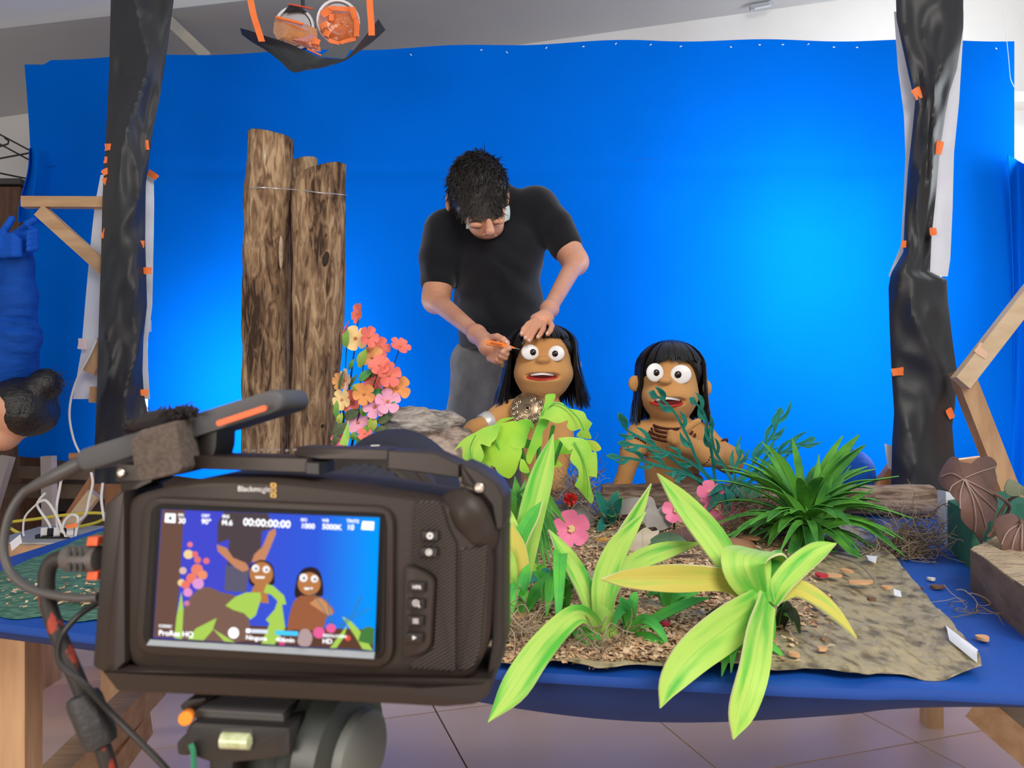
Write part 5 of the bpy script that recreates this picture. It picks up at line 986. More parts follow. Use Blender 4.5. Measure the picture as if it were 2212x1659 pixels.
def puppet(label, Q, head, mouth, eyes, pups, nose, ears, hair, limbs, base):
    t = thing('puppet', label, 'puppet', base)
    pr = [E(Q(*c[:3]), c[3:]) for c in head] + [E(Q(*nose[:3]), nose[3:], k=.008)] + [E(Q(*e[:3]), e[3:], k=.008) for e in ears] + limbs
    mx, my, mw, mh, md = mouth
    pr.append(CUT(E(Q(mx, my, md), (mw, .03, mh), k=.004)))
    body(pr, .0038, .022).build('body', m_felt, t)
    return t
# ---- right puppet
def Q2(x, y, dd=0): return W(1290 + x / 4.147, 720 + y / 4.147, 1.98 + dd)
k = 2.875e-4
limbs = [C(Q2(660, 700, .01), Q2(650, 850, .01), .034, .036), E(Q2(670, 960, .02), (.085, .05, .055)), C(Q2(670, 980, .02), Q2(670, 1180, .03), .062, .066), C(Q2(670, 1180, .03), Q2(660, 1320, .03), .066, .066),
         C(Q2(640, 900, .015), Q2(390, 900, .01), .036, .029), C(Q2(390, 900, .01), Q2(310, 1070, -.01), .029, .026), C(Q2(310, 1070, -.01), Q2(215, 1390, -.02), .025, .021), C(Q2(215, 1390, -.02), Q2(150, 1455, -.03), .018, .015), C(Q2(160, 1450, -.03), Q2(90, 1470, -.045), .007, .006, .004), C(Q2(160, 1460, -.03), Q2(110, 1490, -.05), .007, .006, .004), C(Q2(170, 1465, -.03), Q2(140, 1500, -.05), .007, .006, .004),
         C(Q2(700, 900, .015), Q2(930, 920, .01), .036, .03), C(Q2(930, 920, .01), Q2(1190, 1140, -.02), .03, .030), C(Q2(1190, 1140, -.02), Q2(960, 1080, -.09), .031, .027), C(Q2(960, 1080, -.09), Q2(790, 1000, -.12), .027, .024), E(Q2(730, 970, -.125), (.024, .018, .022)),
         C(Q2(720, 930, -.13), Q2(800, 850, -.135), .011, .010, .005), C(Q2(800, 850, -.135), Q2(905, 785, -.135), .010, .008, .005), C(Q2(720, 930, -.13), Q2(660, 895, -.14), .011, .010, .004), C(Q2(705, 960, -.135), Q2(652, 950, -.145), .011, .010, .004), C(Q2(710, 1000, -.135), Q2(690, 965, -.152), .012, .011, .004)]
p2 = puppet('right puppet with beaded necklace and bob hair, one hand raised to its chest', Q2, [(645, 390, .005, .069, .068, .068), (645, 560, 0, .075, .072, .056), (640, 570, -.03, .058, .05, .034), (650, 680, .0, .05, .055, .035)], (640, 612, .050, .011, -.080), None, None, (610, 425, -.074, .017, .014, .010), [(338, 450, .0, .018, .011, .022), (985, 490, .0, .012, .011, .021)], None, limbs, Q2(660, 1440, .03))
def face(t, Q, eyes, pups, mouth, tz):
    for (x, y, rx, rz, dd, ry) in eyes: MB().ball(Q(x, y, dd), (rx, .0065, rz), 24, 14, Matrix.Rotation(R(ry), 3, 'Z')).build('eye', m_eye, t)
    for (x, y, r, dd) in pups:
        MB().ball(Q(x, y, dd), (r, .0045, r), 16, 10).build('pupil', m_pup, t)
    mx, my, mw, mh, md = mouth
    body([E(Q(mx, my, md + .028), (mw * .92, .016, mh * 1.1))], .002, .004).build('mouth_inside', m_mouth, t)
    def arc(y0, sag, w_, dd, sgn):
        return [Q(mx + w_ * s_ / k, y0 + sag * (1 - s_ * s_) * sgn, dd + .022 * s_ * s_) for s_ in [i / 9 - 1 for i in range(19)]]
    MB().tube(arc(my + 2, mh / k * 1.0, mw, md + .002, 1), [.0008] + [.0034] * 17 + [.0008], 8).build('lip', m_lip, t)
    P = arc(my - 2, mh / k * .95, mw * .74, md + .001, -1); mb = MB(); mb.leaf([P[0], P[4], P[9], P[14], P[18]], [.001, .0085, .010, .0085, .001], V((0, -1, -.1)), 18, .02, .003, 3); mb.build('teeth', [m_teeth, m_teeth], t)
face(p2, Q2, [(518, 352, 80 * k, 82 * k, -.0655, 12), (750, 368, 90 * k, 84 * k, -.0655, -10)], [(528, 353, 30 * k, -.0705), (725, 370, 31 * k, -.0705)], (640, 612, .050, .011, -.078), 0)
MB().tube(cat([tuple(Q2(*q)) for q in ((345, 420, .005), (370, 450, .004), (375, 480, .006))], 8), .0015, 5).build('ear_fold', mat('felt_fold', (.33, .16, .07), .9), p2)
hc = Q2(655, 335, .02)
hs = body([E(hc, (.083, .083, .070)), CUT(E(hc + V((-.002, -.085, -.055)), (.074, .078, .088)))], .005, .006); hs.build('hair_cap', m_tail, p2)
strands(hc, (.089, .089, .075), 640, 74, Q2(0, 775).z, .012, 3).build('hair', [m_tail, m_tail], p2, kind='stuff', smooth=60)
def beadrow(mb, c, rx, ry, tilt, r, n, a0=0, a1=360):
    for i in range(n):
        a = R(lerp(a0, a1, i / n)); mb.ball(V(c) + V((rx * math.cos(a), ry * math.sin(a), tilt * math.sin(a))), r, 7, 5)
mb = MB()
for i in range(4): beadrow(mb, Q2(645, 815 + 22 * i, -.004), .043 + .007 * i, .050 + .008 * i, .010 + .004 * i, .0040, 46 + 5 * i)
mb.build('bead_necklace', m_bead, p2, kind='stuff')
def armband(t, a, b, r, rows=1, name='bead_armband', m=m_bead, br=.0036):
    a = V(a); ax = (V(b) - a).normalized(); x = ax.orthogonal().normalized(); y = ax.cross(x); mb = MB()
    for j in range(rows):
        for i in range(26): an = i / 26 * 6.2832; mb.ball(a + ax * j * br * 1.9 + (x * math.cos(an) + y * math.sin(an)) * r, br, 7, 5)
    return mb.build(name, m, t, kind='stuff')
armband(p2, Q2(352, 975, 0), Q2(310, 1070, -.01), .030); armband(p2, Q2(318, 1055, -.008), Q2(300, 1100, -.01), .029, 2); armband(p2, Q2(935, 1070, -.095), Q2(1000, 1090, -.08), .029, 2); armband(p2, Q2(1080, 1030, -.0), Q2(1190, 1140, -.02), .032); armband(p2, Q2(195, 1405, -.02), Q2(180, 1430, -.025), .020)
MB().tube(cat([tuple(Q2(*q)) for q in ((495, 830, -.035), (520, 900, -.045), (600, 1000, -.047), (680, 1130, -.045), (780, 1240, -.035), (770, 1250, -.035))], 30), .0013, 5).build('chest_cord', mat('thin_cord', (.45, .25, .12), .8), p2)
body([C(Q2(740, 1290, -.03), Q2(900, 1310, -.02), .016, .014), C(Q2(800, 1350, -.03), Q2(900, 1360, -.03), .02, .018)], .004, .01).build('waist_pouch', mat('brown_pouch', (.16, .08, .045), .8), p2)
# ---- left puppet
def Q1(x, y, dd=0): return W(980 + x / 4.147, 680 + y / 4.147, 1.98 + dd)
limbs = [C(Q1(790, 680, .01), Q1(765, 810, .01), .033, .036), E(Q1(760, 920, .02), (.072, .048, .055)), C(Q1(760, 940, .02), Q1(800, 1200, .03), .062, .06), C(Q1(800, 1200, .03), Q1(810, 1480, .03), .06, .06),
         C(Q1(720, 860, .015), Q1(520, 880, .01), .036, .03), C(Q1(520, 880, .01), Q1(430, 905, -.005), .03, .028), C(Q1(430, 905, -.005), Q1(180, 1030, -.05), .027, .021), C(Q1(180, 1030, -.05), Q1(120, 1060, -.06), .02, .014),
         C(Q1(800, 900, .015), Q1(960, 960, .01), .036, .032), C(Q1(960, 960, .01), Q1(975, 1160, -.01), .031, .027), C(Q1(975, 1160, -.01), Q1(930, 1470, -.03), .026, .02), C(Q1(930, 1470, -.03), Q1(920, 1540, -.04), .018, .014)]
p1 = puppet('left puppet with metal bib collar and bob hair, its head touched by the man', Q1, [(800, 330, .005, .070, .068, .064), (805, 525, 0, .077, .073, .056), (800, 540, -.03, .06, .048, .032), (800, 645, .0, .054, .055, .034)], (795, 550, .050, .0085, -.078), None, None, (800, 405, -.073, .018, .014, .010), [(455, 420, .02, .012, .010, .020), (1108, 465, .02, .012, .010, .021)], None, limbs, Q1(800, 1560, .03))
face(p1, Q1, [(685, 335, 78 * k, 68 * k, -.0655, 12), (920, 346, 72 * k, 68 * k, -.0655, -12)], [(710, 335, 28 * k, -.0705), (910, 348, 28 * k, -.0705)], (795, 550, .050, .0085, -.076), 0)
hc = Q1(790, 300, .025)
body([E(hc, (.088, .083, .056)), CUT(E(hc + V((.004, -.085, -.045)), (.076, .078, .072)))], .005, .006).build('hair_cap', m_tail, p1)
strands(hc, (.093, .088, .061), 680, 70, Q1(0, 800).z, .03, 5, gap=(48, 64)).build('hair', [m_tail, m_tail], p1, kind='stuff', smooth=60)
m_col = mat('bronze_collar', (.30, .22, .14), .3, metal=.8, col2=(.22, .16, .10), scale=20)
nrm = V((-.12, -1, .30)).normalized(); cx_ = nrm.cross(V((0, 0, 1))).normalized(); cy_ = cx_.cross(nrm); cc = Q1(665, 845, -.055)
rot = Matrix((cx_, cy_, nrm)).transposed()
mb = MB(); mb.grid(lambda u, v: cc + rot @ V((.044 * (.15 + .85 * v) * math.cos(u * 2 * math.pi), .037 * (.15 + .85 * v) * math.sin(u * 2 * math.pi), .008 * (1 - v * v))), 40, 8, .0015); mb.build('bib_collar', m_col, p1)
m_col2 = mat('collar_relief', (.45, .35, .24), .25, metal=.8)
def ring(c, r, th, m, par, nm='collar_ring'): MB().tube([c + rot @ V((r * math.cos(i / 16 * 6.2832), r * math.sin(i / 16 * 6.2832), 0)) for i in range(17)], th, 5, False).build(nm, m, par)
ring(cc + rot @ V((0, 0, .0105)), .011, .0011, m_col2, p1); ring(cc + rot @ V((0, 0, .0105)), .005, .0012, m_col2, p1); ring(cc, .043, .0014, m_col2, p1, 'collar_rim')
for i in range(11):
    a = R(110 + i * 29); c = cc + rot @ V((.034 * math.cos(a), .028 * math.sin(a), .006)); ring(c, .0072, .0013, m_col2, p1); ring(c, .003, .0012, m_col2, p1)
a = Q1(330, 950, -.02); ax = (Q1(180, 1030, -.05) - a).normalized()
MB().lathe(a, ax, [(0, .0275), (.004, .029), (.024, .0275), (.026, .026)], 24).build('white_bracelet', mat('silver_white', (.80, .76, .72), .3, metal=.3, col2=(.6, .56, .52), scale=40), p1)
# ================================================================ the man
mn = thing('person', 'man in a black t-shirt and grey jeans leaning over the left puppet', 'person', V((-.1, 2.57, 0)))
hd = W(1032, 412, 2.36)
Rt = lambda a, b, c: W(a, b, c)
sk = [E(hd, (.070, .090, .090)), E(W(1046, 462, 2.335), (.064, .075, .06)), E(W(1052, 492, 2.33), (.048, .05, .034)), C(W(1056, 478, 2.258), W(1059, 499, 2.245), .009, .0135, .010), E(W(1058, 508, 2.275), (.022, .02, .008), k=.008), E(W(1094, 425, 2.385), (.010, .02, .03), k=.01), E(W(969, 436, 2.385), (.010, .02, .03), k=.01),
      E(W(1028, 486, 2.268), (.019, .012, .010), k=.01), E(W(1077, 478, 2.272), (.017, .012, .010), k=.01),
      C(W(1045, 440, 2.40), W(1075, 440, 2.50), .056, .062), E(W(1070, 560, 2.49), (.11, .07, .11)), C(W(985, 512, 2.47), W(1150, 462, 2.48), .04, .04),
      C(W(960, 515, 2.45), W(947, 612, 2.41), .038, .034), C(W(947, 612, 2.41), W(941, 648, 2.38), .034, .031, .05), C(W(941, 648, 2.38), W(1030, 722, 2.05), .031, .020, .05),
      C(W(1172, 462, 2.47), W(1224, 535, 2.42), .038, .034), C(W(1224, 535, 2.42), W(1243, 566, 2.38), .034, .030, .05), C(W(1243, 566, 2.38), W(1187, 668, 2.05), .030, .020, .05),
      # hand on the puppet's head
      C(W(1187, 668, 2.05), W(1178, 684, 1.99), .021, .019), E(W(1170, 688, 1.97), (.030, .020, .016))]
def fing(P, r0, r1, k_=.0035): return [C(W(*P[i]), W(*P[i + 1]), lerp(r0, r1, i / (len(P) - 1)), lerp(r0, r1, (i + 1) / (len(P) - 1)), k_) for i in range(len(P) - 1)]
for P in (((1158, 690, 1.955), (1141, 700, 1.93), (1131, 711, 1.91), (1127, 722, 1.90)), ((1160, 694, 1.95), (1147, 708, 1.92), (1139, 721, 1.90), (1135, 731, 1.892)), ((1166, 698, 1.95), (1156, 713, 1.918), (1148, 727, 1.895), (1143, 737, 1.888)), ((1175, 698, 1.955), (1173, 712, 1.918), (1167, 722, 1.90), (1162, 729, 1.892)), ((1186, 692, 1.965), (1192, 704, 1.93), (1189, 714, 1.908), (1183, 722, 1.90))):
    sk += fing(P, .0080, .0062, .002)
# hand with the knife
sk += [C(W(1030, 722, 2.05), W(1048, 738, 1.985), .023, .024), E(W(1058, 748, 1.955), (.030, .026, .027))]
for P in (((1058, 730, 1.95), (1074, 727, 1.915), (1087, 733, 1.895), (1096, 741, 1.888)), ((1070, 750, 1.94), (1084, 757, 1.905), (1094, 755, 1.885), (1100, 752, 1.88)), ((1068, 760, 1.94), (1086, 764, 1.91), (1094, 764, 1.892), (1086, 760, 1.885)), ((1064, 768, 1.945), (1082, 773, 1.915), (1091, 772, 1.90), (1082, 769, 1.892)), ((1058, 774, 1.955), (1073, 780, 1.925), (1082, 780, 1.912), (1074, 777, 1.905))):
    sk += fing(P, .0092, .0074, .002)
m_man = mat('man_skin', (.66, .30, .17), .5, col2=(.72, .36, .23), scale=14, sub=.1, bump=.04, bscale=120)
body(sk, .0027, .022).build('body', m_man, mn)
m_nail = mat('fingernail', (.75, .50, .42), .35)
for q in ((1127, 720, 1.892), (1135, 729, 1.884), (1143, 735, 1.880), (1162, 727, 1.884), (1182, 720, 1.892), (1094, 739, 1.8805)):
    MB().ball(W(*q), (.0036, .0018, .0044), 10, 6).build('fingernail', m_nail, mn)
m_tee = mat('black_tshirt', (.0075, .0075, .010), .85, col2=(.011, .011, .014), scale=300, sheen=.25, spec=.15)
def shd(p):
    f = .006 * noise.noise(V((p.x * 8, p.y * 6, p.z * 12))) + .004 * math.sin(70 * (p.z * .8 + p.x * .55) + 5 * noise.noise(p * 6)) * (1 if p.z < 1.35 else .3)
    return V((0, -f, 0))
sh_ = [E(W(1070, 545, 2.47), (.158, .112, .14)), C(W(985, 502, 2.46), W(1150, 452, 2.47), .072, .070), C(W(1073, 590, 2.47), W(1082, 735, 2.53), .135, .138), E(W(1078, 655, 2.50), (.142, .13, .10)),
       C(W(960, 500, 2.45), W(950, 555, 2.43), .067, .066), C(W(950, 555, 2.43), W(946, 606, 2.415), .062, .056, .012), C(W(1165, 450, 2.47), W(1196, 492, 2.44), .062, .060), C(W(1200, 490, 2.44), W(1221, 530, 2.42), .058, .054, .012), C(W(1050, 440, 2.43), W(1072, 440, 2.48), .066, .075)]
cutp = [CUT(E(W(1078, 800, 2.52), (.30, .25, .075), k=.006)), CUT(E(W(941, 650, 2.40), (.075, .09, .05), Matrix.Rotation(R(-4), 3, 'Y'), k=.004)), CUT(E(W(1243, 570, 2.40), (.085, .09, .044), Matrix.Rotation(R(-28), 3, 'Y'), k=.004)), CUT(E(W(1040, 425, 2.33), (.085, .09, .09), k=.004))]
body(sh_ + cutp, .006, .03, shd).build('t_shirt', m_tee, mn)
m_jean = mat('grey_jeans', (.10, .10, .105), .8, col2=(.22, .215, .215), scale=7, bump=.15, bscale=40, detail=6)
body([E(W(1075, 775, 2.55), (.148, .115, .09)), C(W(1032, 790, 2.54), W(1022, 900, 2.55), .088, .084), C(W(1022, 900, 2.55), V((-.14, 2.58, .45)), .084, .066), C(V((-.14, 2.58, .45)), V((-.15, 2.62, .08)), .064, .052), C(W(1118, 790, 2.55), W(1126, 900, 2.57), .088, .084), C(W(1126, 900, 2.57), V((.06, 2.60, .45)), .084, .066), C(V((.06, 2.60, .45)), V((.06, 2.64, .08)), .064, .052)], .009, .03, lambda p: V((0, -.004 * noise.noise(p * 16), 0))).build('jeans', m_jean, mn)
for x in (-.15, .06): body([C(V((x, 2.66, .045)), V((x, 2.48, .035)), .042, .036), C(V((x, 2.62, .06)), V((x, 2.62, .09)), .045, .045)], .009, .02).build('shoe', GREY, mn)
m_mh = mat('dark_brown_hair', (.010, .007, .006), .5, col2=(.020, .013, .010), scale=60, spec=.4)
hm = body([E(hd + V((0, .005, .004)), (.089, .110, .108)), E(W(1035, 446, 2.305), (.072, .050, .038)), CUT(E(W(1056, 520, 2.27), (.085, .11, .055), k=.006)), CUT(E(W(1075, 475, 2.44), (.09, .08, .06), k=.01))], .005, .02, lambda p: V((noise.noise(p * 55), noise.noise(p * 55 + V((7, 0, 0))), noise.noise(p * 55 + V((0, 7, 0))))) * .004)
q = random.Random(9)
for i in range(2600):
    v = V((q.gauss(0, 1), q.gauss(0, 1) - .35, q.gauss(0, 1) + .3)).normalized(); p = hd + V((.005 * 0, .005, .004)) + V((v.x * .089, v.y * .110, v.z * .108))
    if p.z < W(0, 478, 2.3).z and p.y < 2.35: continue
    cr = W(1045, 372, 2.38); tg = (p - cr); tg = (tg - v * tg.dot(v)); tg = (tg.normalized() if tg.length > .01 else v.orthogonal()) + V((q.gauss(0, .3), q.gauss(0, .3), q.gauss(0, .3))); L = q.uniform(.014, .030)
    hm.tube([p - v * .002, p + tg * L * .5 + v * .005, p + tg * L + v * .003], [.0013, .0011, .0003], 4)
for i in range(700):
    x = q.uniform(996, 1084); p = W(x, 438 + q.uniform(-16, 22), 2.262 + ((x - 1042) / 40) ** 2 * .02); e = W(x + q.gauss(4, 7), min(480, (850 - (p.z - CZ) / p.y * F) + q.uniform(14, 26)) - (x - 1040) * .12, 2.252 + ((x - 1042) / 40) ** 2 * .02); hm.tube([p, (p + e) / 2 + V((0, -.004, 0)), e], [.0015, .0013, .0003], 4)
hm.build('hair', m_mh, mn, smooth=50)
for (a, b) in (((1014, 480, 2.262), (1041, 479, 2.255)), ((1068, 474, 2.255), (1088, 466, 2.285))): MB().tube([W(*a), (W(*a) + W(*b)) / 2 + V((0, -.004, .003)), W(*b)], [.0015, .0032, .0012], 6).build('eyebrow', m_mh, mn)
for (a, b) in (((1016, 491, 2.258), (1038, 493, 2.256)), ((1068, 486, 2.258), (1086, 477, 2.278))): MB().tube([W(*a), (W(*a) + W(*b)) / 2 + V((0, -.002, -.002)), W(*b)], [.0006, .0013, .0006], 5).build('eyelashes', m_mh, mn)
MB().tube(cat([tuple(W(*z_)) for z_ in ((1044, 509, 2.265), (1058, 507, 2.253), (1073, 505, 2.265))], 8), [.001] + [.0024] * 6 + [.001], 6).build('mouth', mat('lip_skin', (.36, .13, .09), .5), mn)
MB().grid(lambda u, v: W(lerp(1087, 1099, u) + 2 * math.sin(3 * v), lerp(450, 480, v) - 6 * u, 2.335 + .02 * u), 6, 8, .002).build('face_mask', mat('mint_mask', (.62, .74, .72), .8), mn)
MB().grid(lambda u, v: W(lerp(1007, 1014, u), lerp(482, 494, v), 2.30), 4, 4, .002).build('face_mask', MATS['mint_mask'], mn)
kn = thing('craft_knife', 'orange craft knife held at the left puppet\'s eye', 'knife', W(1053, 741, 1.895))
m_kn = mat('orange_knife', (.95, .24, .03), .4)
P = [W(1052, 740, 1.895), W(1095, 747, 1.885), W(1100, 749, 1.884), W(1112, 752, 1.882)]
MB().tube(P, [.0078, .0072, .005, .002], 8, flat=.7).build('handle', m_kn, kn); MB().bar(W(1060, 740, 1.886), W(1084, 745, 1.878), .004, .003).build('slider', mat('dark_orange', (.55, .10, .01), .5), kn); MB().tube([P[-1], W(1123, 754.5, 1.88)], [.0016, .0004], 6).build('blade', mat('steel_blade', (.7, .7, .7), .25, metal=.9), kn)
# ================================================================ film camera in the foreground
C0 = W(578, 1252, .39); ry_, rr_ = R(7), R(2.7)
UH = V((math.cos(ry_), -math.sin(ry_), 0)); ZZ = V((0, 0, 1))
UU = UH * math.cos(rr_) - ZZ * math.sin(rr_); VV = ZZ * math.cos(rr_) + UH * math.sin(rr_); NN = UU.cross(VV).normalized()
EYE = V((0, 0, CZ))
def Lp(px, py, w=0):                     # a point on the camera's own back plane, w metres out of it
    dr = W(px, py, 1) - EYE; t = ((C0 - EYE).dot(NN) + w) / dr.dot(NN); return EYE + dr * t
MM = .39 / F                             # metres per picture pixel on that plane
m_cam = mat('camera_body', (.034, .024, .019), .48, spec=.3, bump=.06, bscale=900); m_cam2 = mat('camera_black', (.012, .010, .009), .45); m_cage = mat('cage_metal', (.034, .025, .021), .40, metal=.2, spec=.4); m_gl = mat('black_glass', (.003, .003, .004), .45, spec=.15)
m_wp = mat('white_print', (.75, .72, .70), .6); m_scr = mat('steel_screw', (.75, .66, .58), .25, metal=.8)
def rpoly(P, r, n=5):
    out = []; k = len(P)
    for i, p in enumerate(P):
        rr2 = p[2] if len(p) > 2 else r; a = np.array(P[i - 1][:2], float); b = np.array(p[:2], float); c = np.array(P[(i + 1) % k][:2], float)
        d1 = (a - b) / max(np.linalg.norm(a - b), 1e-6); d2 = (c - b) / max(np.linalg.norm(c - b), 1e-6)
        r1 = min(rr2, np.linalg.norm(a - b) * .48); r2 = min(rr2, np.linalg.norm(c - b) * .48)
        if rr2 < .5: out.append(tuple(b)); continue
        for j in range(n + 1):
            t = j / n; q = (1 - t) ** 2 * (b + d1 * r1) + 2 * t * (1 - t) * b + t * t * (b + d2 * r2); out.append(tuple(q))
    return out
def plate(P, w, depth, bev=2, r=0, mb=None, uvs=False):   # outline in picture px, front at w, body depth metres, bevel px
    if r: P = rpoly(P, r)
    k = len(P); ar = sum(P[i][0] * P[(i + 1) % k][1] - P[(i + 1) % k][0] * P[i][1] for i in range(k)); sg = 1 if ar > 0 else -1; ins = []
    for i in range(k):
        a = np.array(P[i - 1]); b = np.array(P[i]); c = np.array(P[(i + 1) % k]); n1 = np.array((-(b - a)[1], (b - a)[0])); n2 = np.array((-(c - b)[1], (c - b)[0]))
        n_ = n1 / max(np.linalg.norm(n1), 1e-6) + n2 / max(np.linalg.norm(n2), 1e-6); n_ = n_ / max(np.linalg.norm(n_), .5) * sg; ins.append(tuple(b + n_ * bev))
    R0 = [Lp(x, y, w - bev * MM) - NN * depth for x, y in P]; R1 = [Lp(x, y, w - bev * MM) for x, y in P]; R2 = [Lp(x, y, w) for x, y in ins]
    mb = mb or MB(); vs = R0 + R1 + R2; uv = [((p - C0).dot(UU) * 1000, (p - C0).dot(VV) * 1000) for p in vs]
    fs = [(i + o, (i + 1) % k + o, (i + 1) % k + k + o, i + k + o) for o in (0, k) for i in range(k)] + [tuple(range(2 * k, 3 * k)), tuple(range(k - 1, -1, -1))]
    return mb.add(vs, fs, 0, uv)
fc = thing('film_camera', 'black digital film camera in a metal cage with its screen lit', 'film camera', C0 - V((0, 0, .07)))
BO = [(275, 1075, 40), (420, 1034, 60), (594, 1037, 60), (811, 1061, 60), (975, 1086, 40), (1048, 1120, 40), (1064, 1200, 40), (1056, 1400, 50), (1015, 1470, 40), (594, 1460, 60), (300, 1443, 30), (272, 1410, 30)]
bd_ = plate(BO, .004, .055, 9, 20).build('body', m_cam, fc, smooth=45)
plate([(309, 1072), (852, 1094), (850, 1444), (292, 1412)], .0072, .004, 4, 46).build('screen_surround', m_cam, fc, smooth=45)
plate([(320, 1080), (842, 1101), (838, 1430), (302, 1398)], .0066, .002, 0, 40).build('groove', m_cam2, bd_)
plate([(326, 1085), (838, 1107), (834, 1428), (306, 1395)], .0080, .002, 5, 30).build('bezel', mat('bezel_rubber', (.014, .011, .010), .6, spec=.25), bd_, smooth=45)
plate([(338, 1092), (830, 1110), (819, 1412), (322, 1384)], .0082, .001, 0, 10).build('screen_glass', m_gl, bd_)
plate([(324, 1381), (810, 1408), (808, 1424), (316, 1394)], .0084, .001, 1).build('screen_lower_edge', mat('grey_screen_edge', (.30, .34, .38), .35), bd_)
# --- the live picture on its display
def emat(name, c, s=1.0):
    if name in MATS: return MATS[name]
    m = bpy.data.materials.new(name); m.use_nodes = True; N, L = nt(m); N.remove(N['Principled BSDF']); e = N.new('ShaderNodeEmission'); lin = [((x / 255 + .055) / 1.055) ** 2.4 if x > 10 else x / 255 / 12.92 for x in c]
    e.inputs[0].default_value = tuple(lin) + (1,); e.inputs[1].default_value = s; L.new(e.outputs[0], N['Material Output'].inputs[0]); MATS[name] = m; return m
mg = emat('screen_blue', (60, 75, 205)); N, L = nt(mg); em = [n for n in N if n.type == 'EMISSION'][0]
uvn = N.new('ShaderNodeUVMap'); sp_ = N.new('ShaderNodeSeparateXYZ'); L.new(uvn.outputs[0], sp_.inputs[0]); rp = N.new('ShaderNodeValToRGB'); L.new(sp_.outputs[0], rp.inputs[0])
rp.color_ramp.elements[0].position = .3; rp.color_ramp.elements[0].color = (.055, .065, .55, 1); rp.color_ramp.elements[1].position = 1; rp.color_ramp.elements[1].color = (.0, .30, .95, 1); e3 = rp.color_ramp.elements.new(.72); e3.color = (.03, .10, .65, 1); L.new(rp.outputs[0], em.inputs[0])
TLc, TRc, BRc, BLc = (349, 1100), (820, 1118), (809, 1406), (331, 1378)
sc_w = .0084
disp = MB().grid(lambda u, v: Lp(lerp(lerp(TLc[0], TRc[0], u), lerp(BLc[0], BRc[0], u), v), lerp(lerp(TLc[1], TRc[1], u), lerp(BLc[1], BRc[1], u), v), sc_w), 12, 8).build('display', mg, fc)
def s5(L_): return [(320 + x / 4.254, 1080 + y / 4.254) for x, y in L_]
from mathutils.geometry import tessellate_polygon as tess
lay = [0]
def pic(name, L_, c, smooth=True, nmz=None):
    lay[0] += 1; P = s5(L_)
    if smooth: P = [tuple(q) for q in cat(P + [P[0]], len(P) * 4 + 1)[:-1]]
    P = [(min(max(x, lerp(349, 331, (y - 1100) / 280) + .5), lerp(820, 809, (y - 1118) / 290) - .5), max(min(y, lerp(1378, 1406, (x - 331) / 478) - .5), lerp(1100, 1118, (x - 349) / 471) + .5)) for x, y in P]
    MB().add([Lp(x, y, sc_w + .00004 * lay[0]) for x, y in P], tess([[V((x, y, 0)) for x, y in P]])).build(name, emat('screen_' + nmz if nmz else 'screen_%d_%d_%d' % c, c), disp, smooth=False)
def ell(cx, cy, rx, ry, n=18): return [(cx + rx * math.cos(i / n * 6.2832), cy + ry * math.sin(i / n * 6.2832)) for i in range(n)]
SK = (190, 130, 95); PS = (178, 118, 70); LM = (165, 200, 85)
pic('picture_ground', [(320, 1190), (800, 1150), (1300, 1170), (2080, 1190), (2070, 1390), (330, 1290)], (92, 62, 48), False)
pic('picture_log', [(130, 85), (342, 95), (320, 260), (300, 640), (245, 1270), (50, 1262), (90, 600)], (104, 76, 66), False)
pic('picture_rock', [(290, 1280), (330, 1000), (430, 850), (540, 800), (680, 850), (800, 880), (880, 960), (900, 1290)], (120, 92, 80))
pic('picture_jeans', [(715, 600), (925, 640), (900, 850), (700, 835)], (92, 88, 108), False)
pic('picture_shirt', [(700, 100), (1100, 118), (1150, 262), (1045, 290), (1032, 480), (960, 560), (930, 600), (725, 605), (745, 360), (635, 400), (640, 210)], (78, 66, 70), False)
pic('picture_arm', [(630, 410), (720, 440), (780, 530), (900, 580), (930, 640), (870, 660), (800, 620), (640, 470)], SK, False); pic('picture_arm', [(1110, 290), (1170, 260), (1175, 310), (1110, 470), (1070, 560), (950, 570), (975, 500), (1050, 430)], SK, False)
pic('picture_puppet_hair', [(930, 600), (1040, 550), (1140, 600), (1160, 720), (1140, 780), (940, 780)], (48, 36, 40)); pic('picture_puppet_face', ell(1040, 680, 108, 112), PS); pic('picture_puppet_neck', [(985, 770), (1080, 770), (1110, 950), (900, 930)], PS, False)
pic('picture_puppet_hair', [(1370, 700), (1430, 630), (1530, 620), (1590, 690), (1610, 860), (1560, 890), (1400, 900), (1345, 870)], (48, 36, 40)); pic('picture_puppet_body', [(1400, 880), (1580, 890), (1710, 1020), (1640, 1080), (1590, 1190), (1350, 1190), (1280, 1180), (1330, 950)], (150, 92, 62)); pic('picture_puppet_face', ell(1480, 770, 105, 105), PS); pic('picture_puppet_hand', [(1480, 950), (1580, 900), (1690, 1010), (1660, 1060)], (196, 138, 92))
for (x, y, r) in ((988, 628, 35), (1085, 638, 33), (1428, 715, 38), (1528, 725, 34)): pic('picture_eye', ell(x, y, r, r), (240, 236, 238)); pic('picture_pupil', ell(x + 4, y + 4, 11, 12, 8), (70, 60, 70))
pic('picture_teeth', [(980, 700), (1075, 702), (1065, 722), (990, 722)], (245, 240, 235), False); pic('picture_teeth', [(1430, 805), (1510, 802), (1515, 820), (1440, 828)], (245, 240, 235), False)
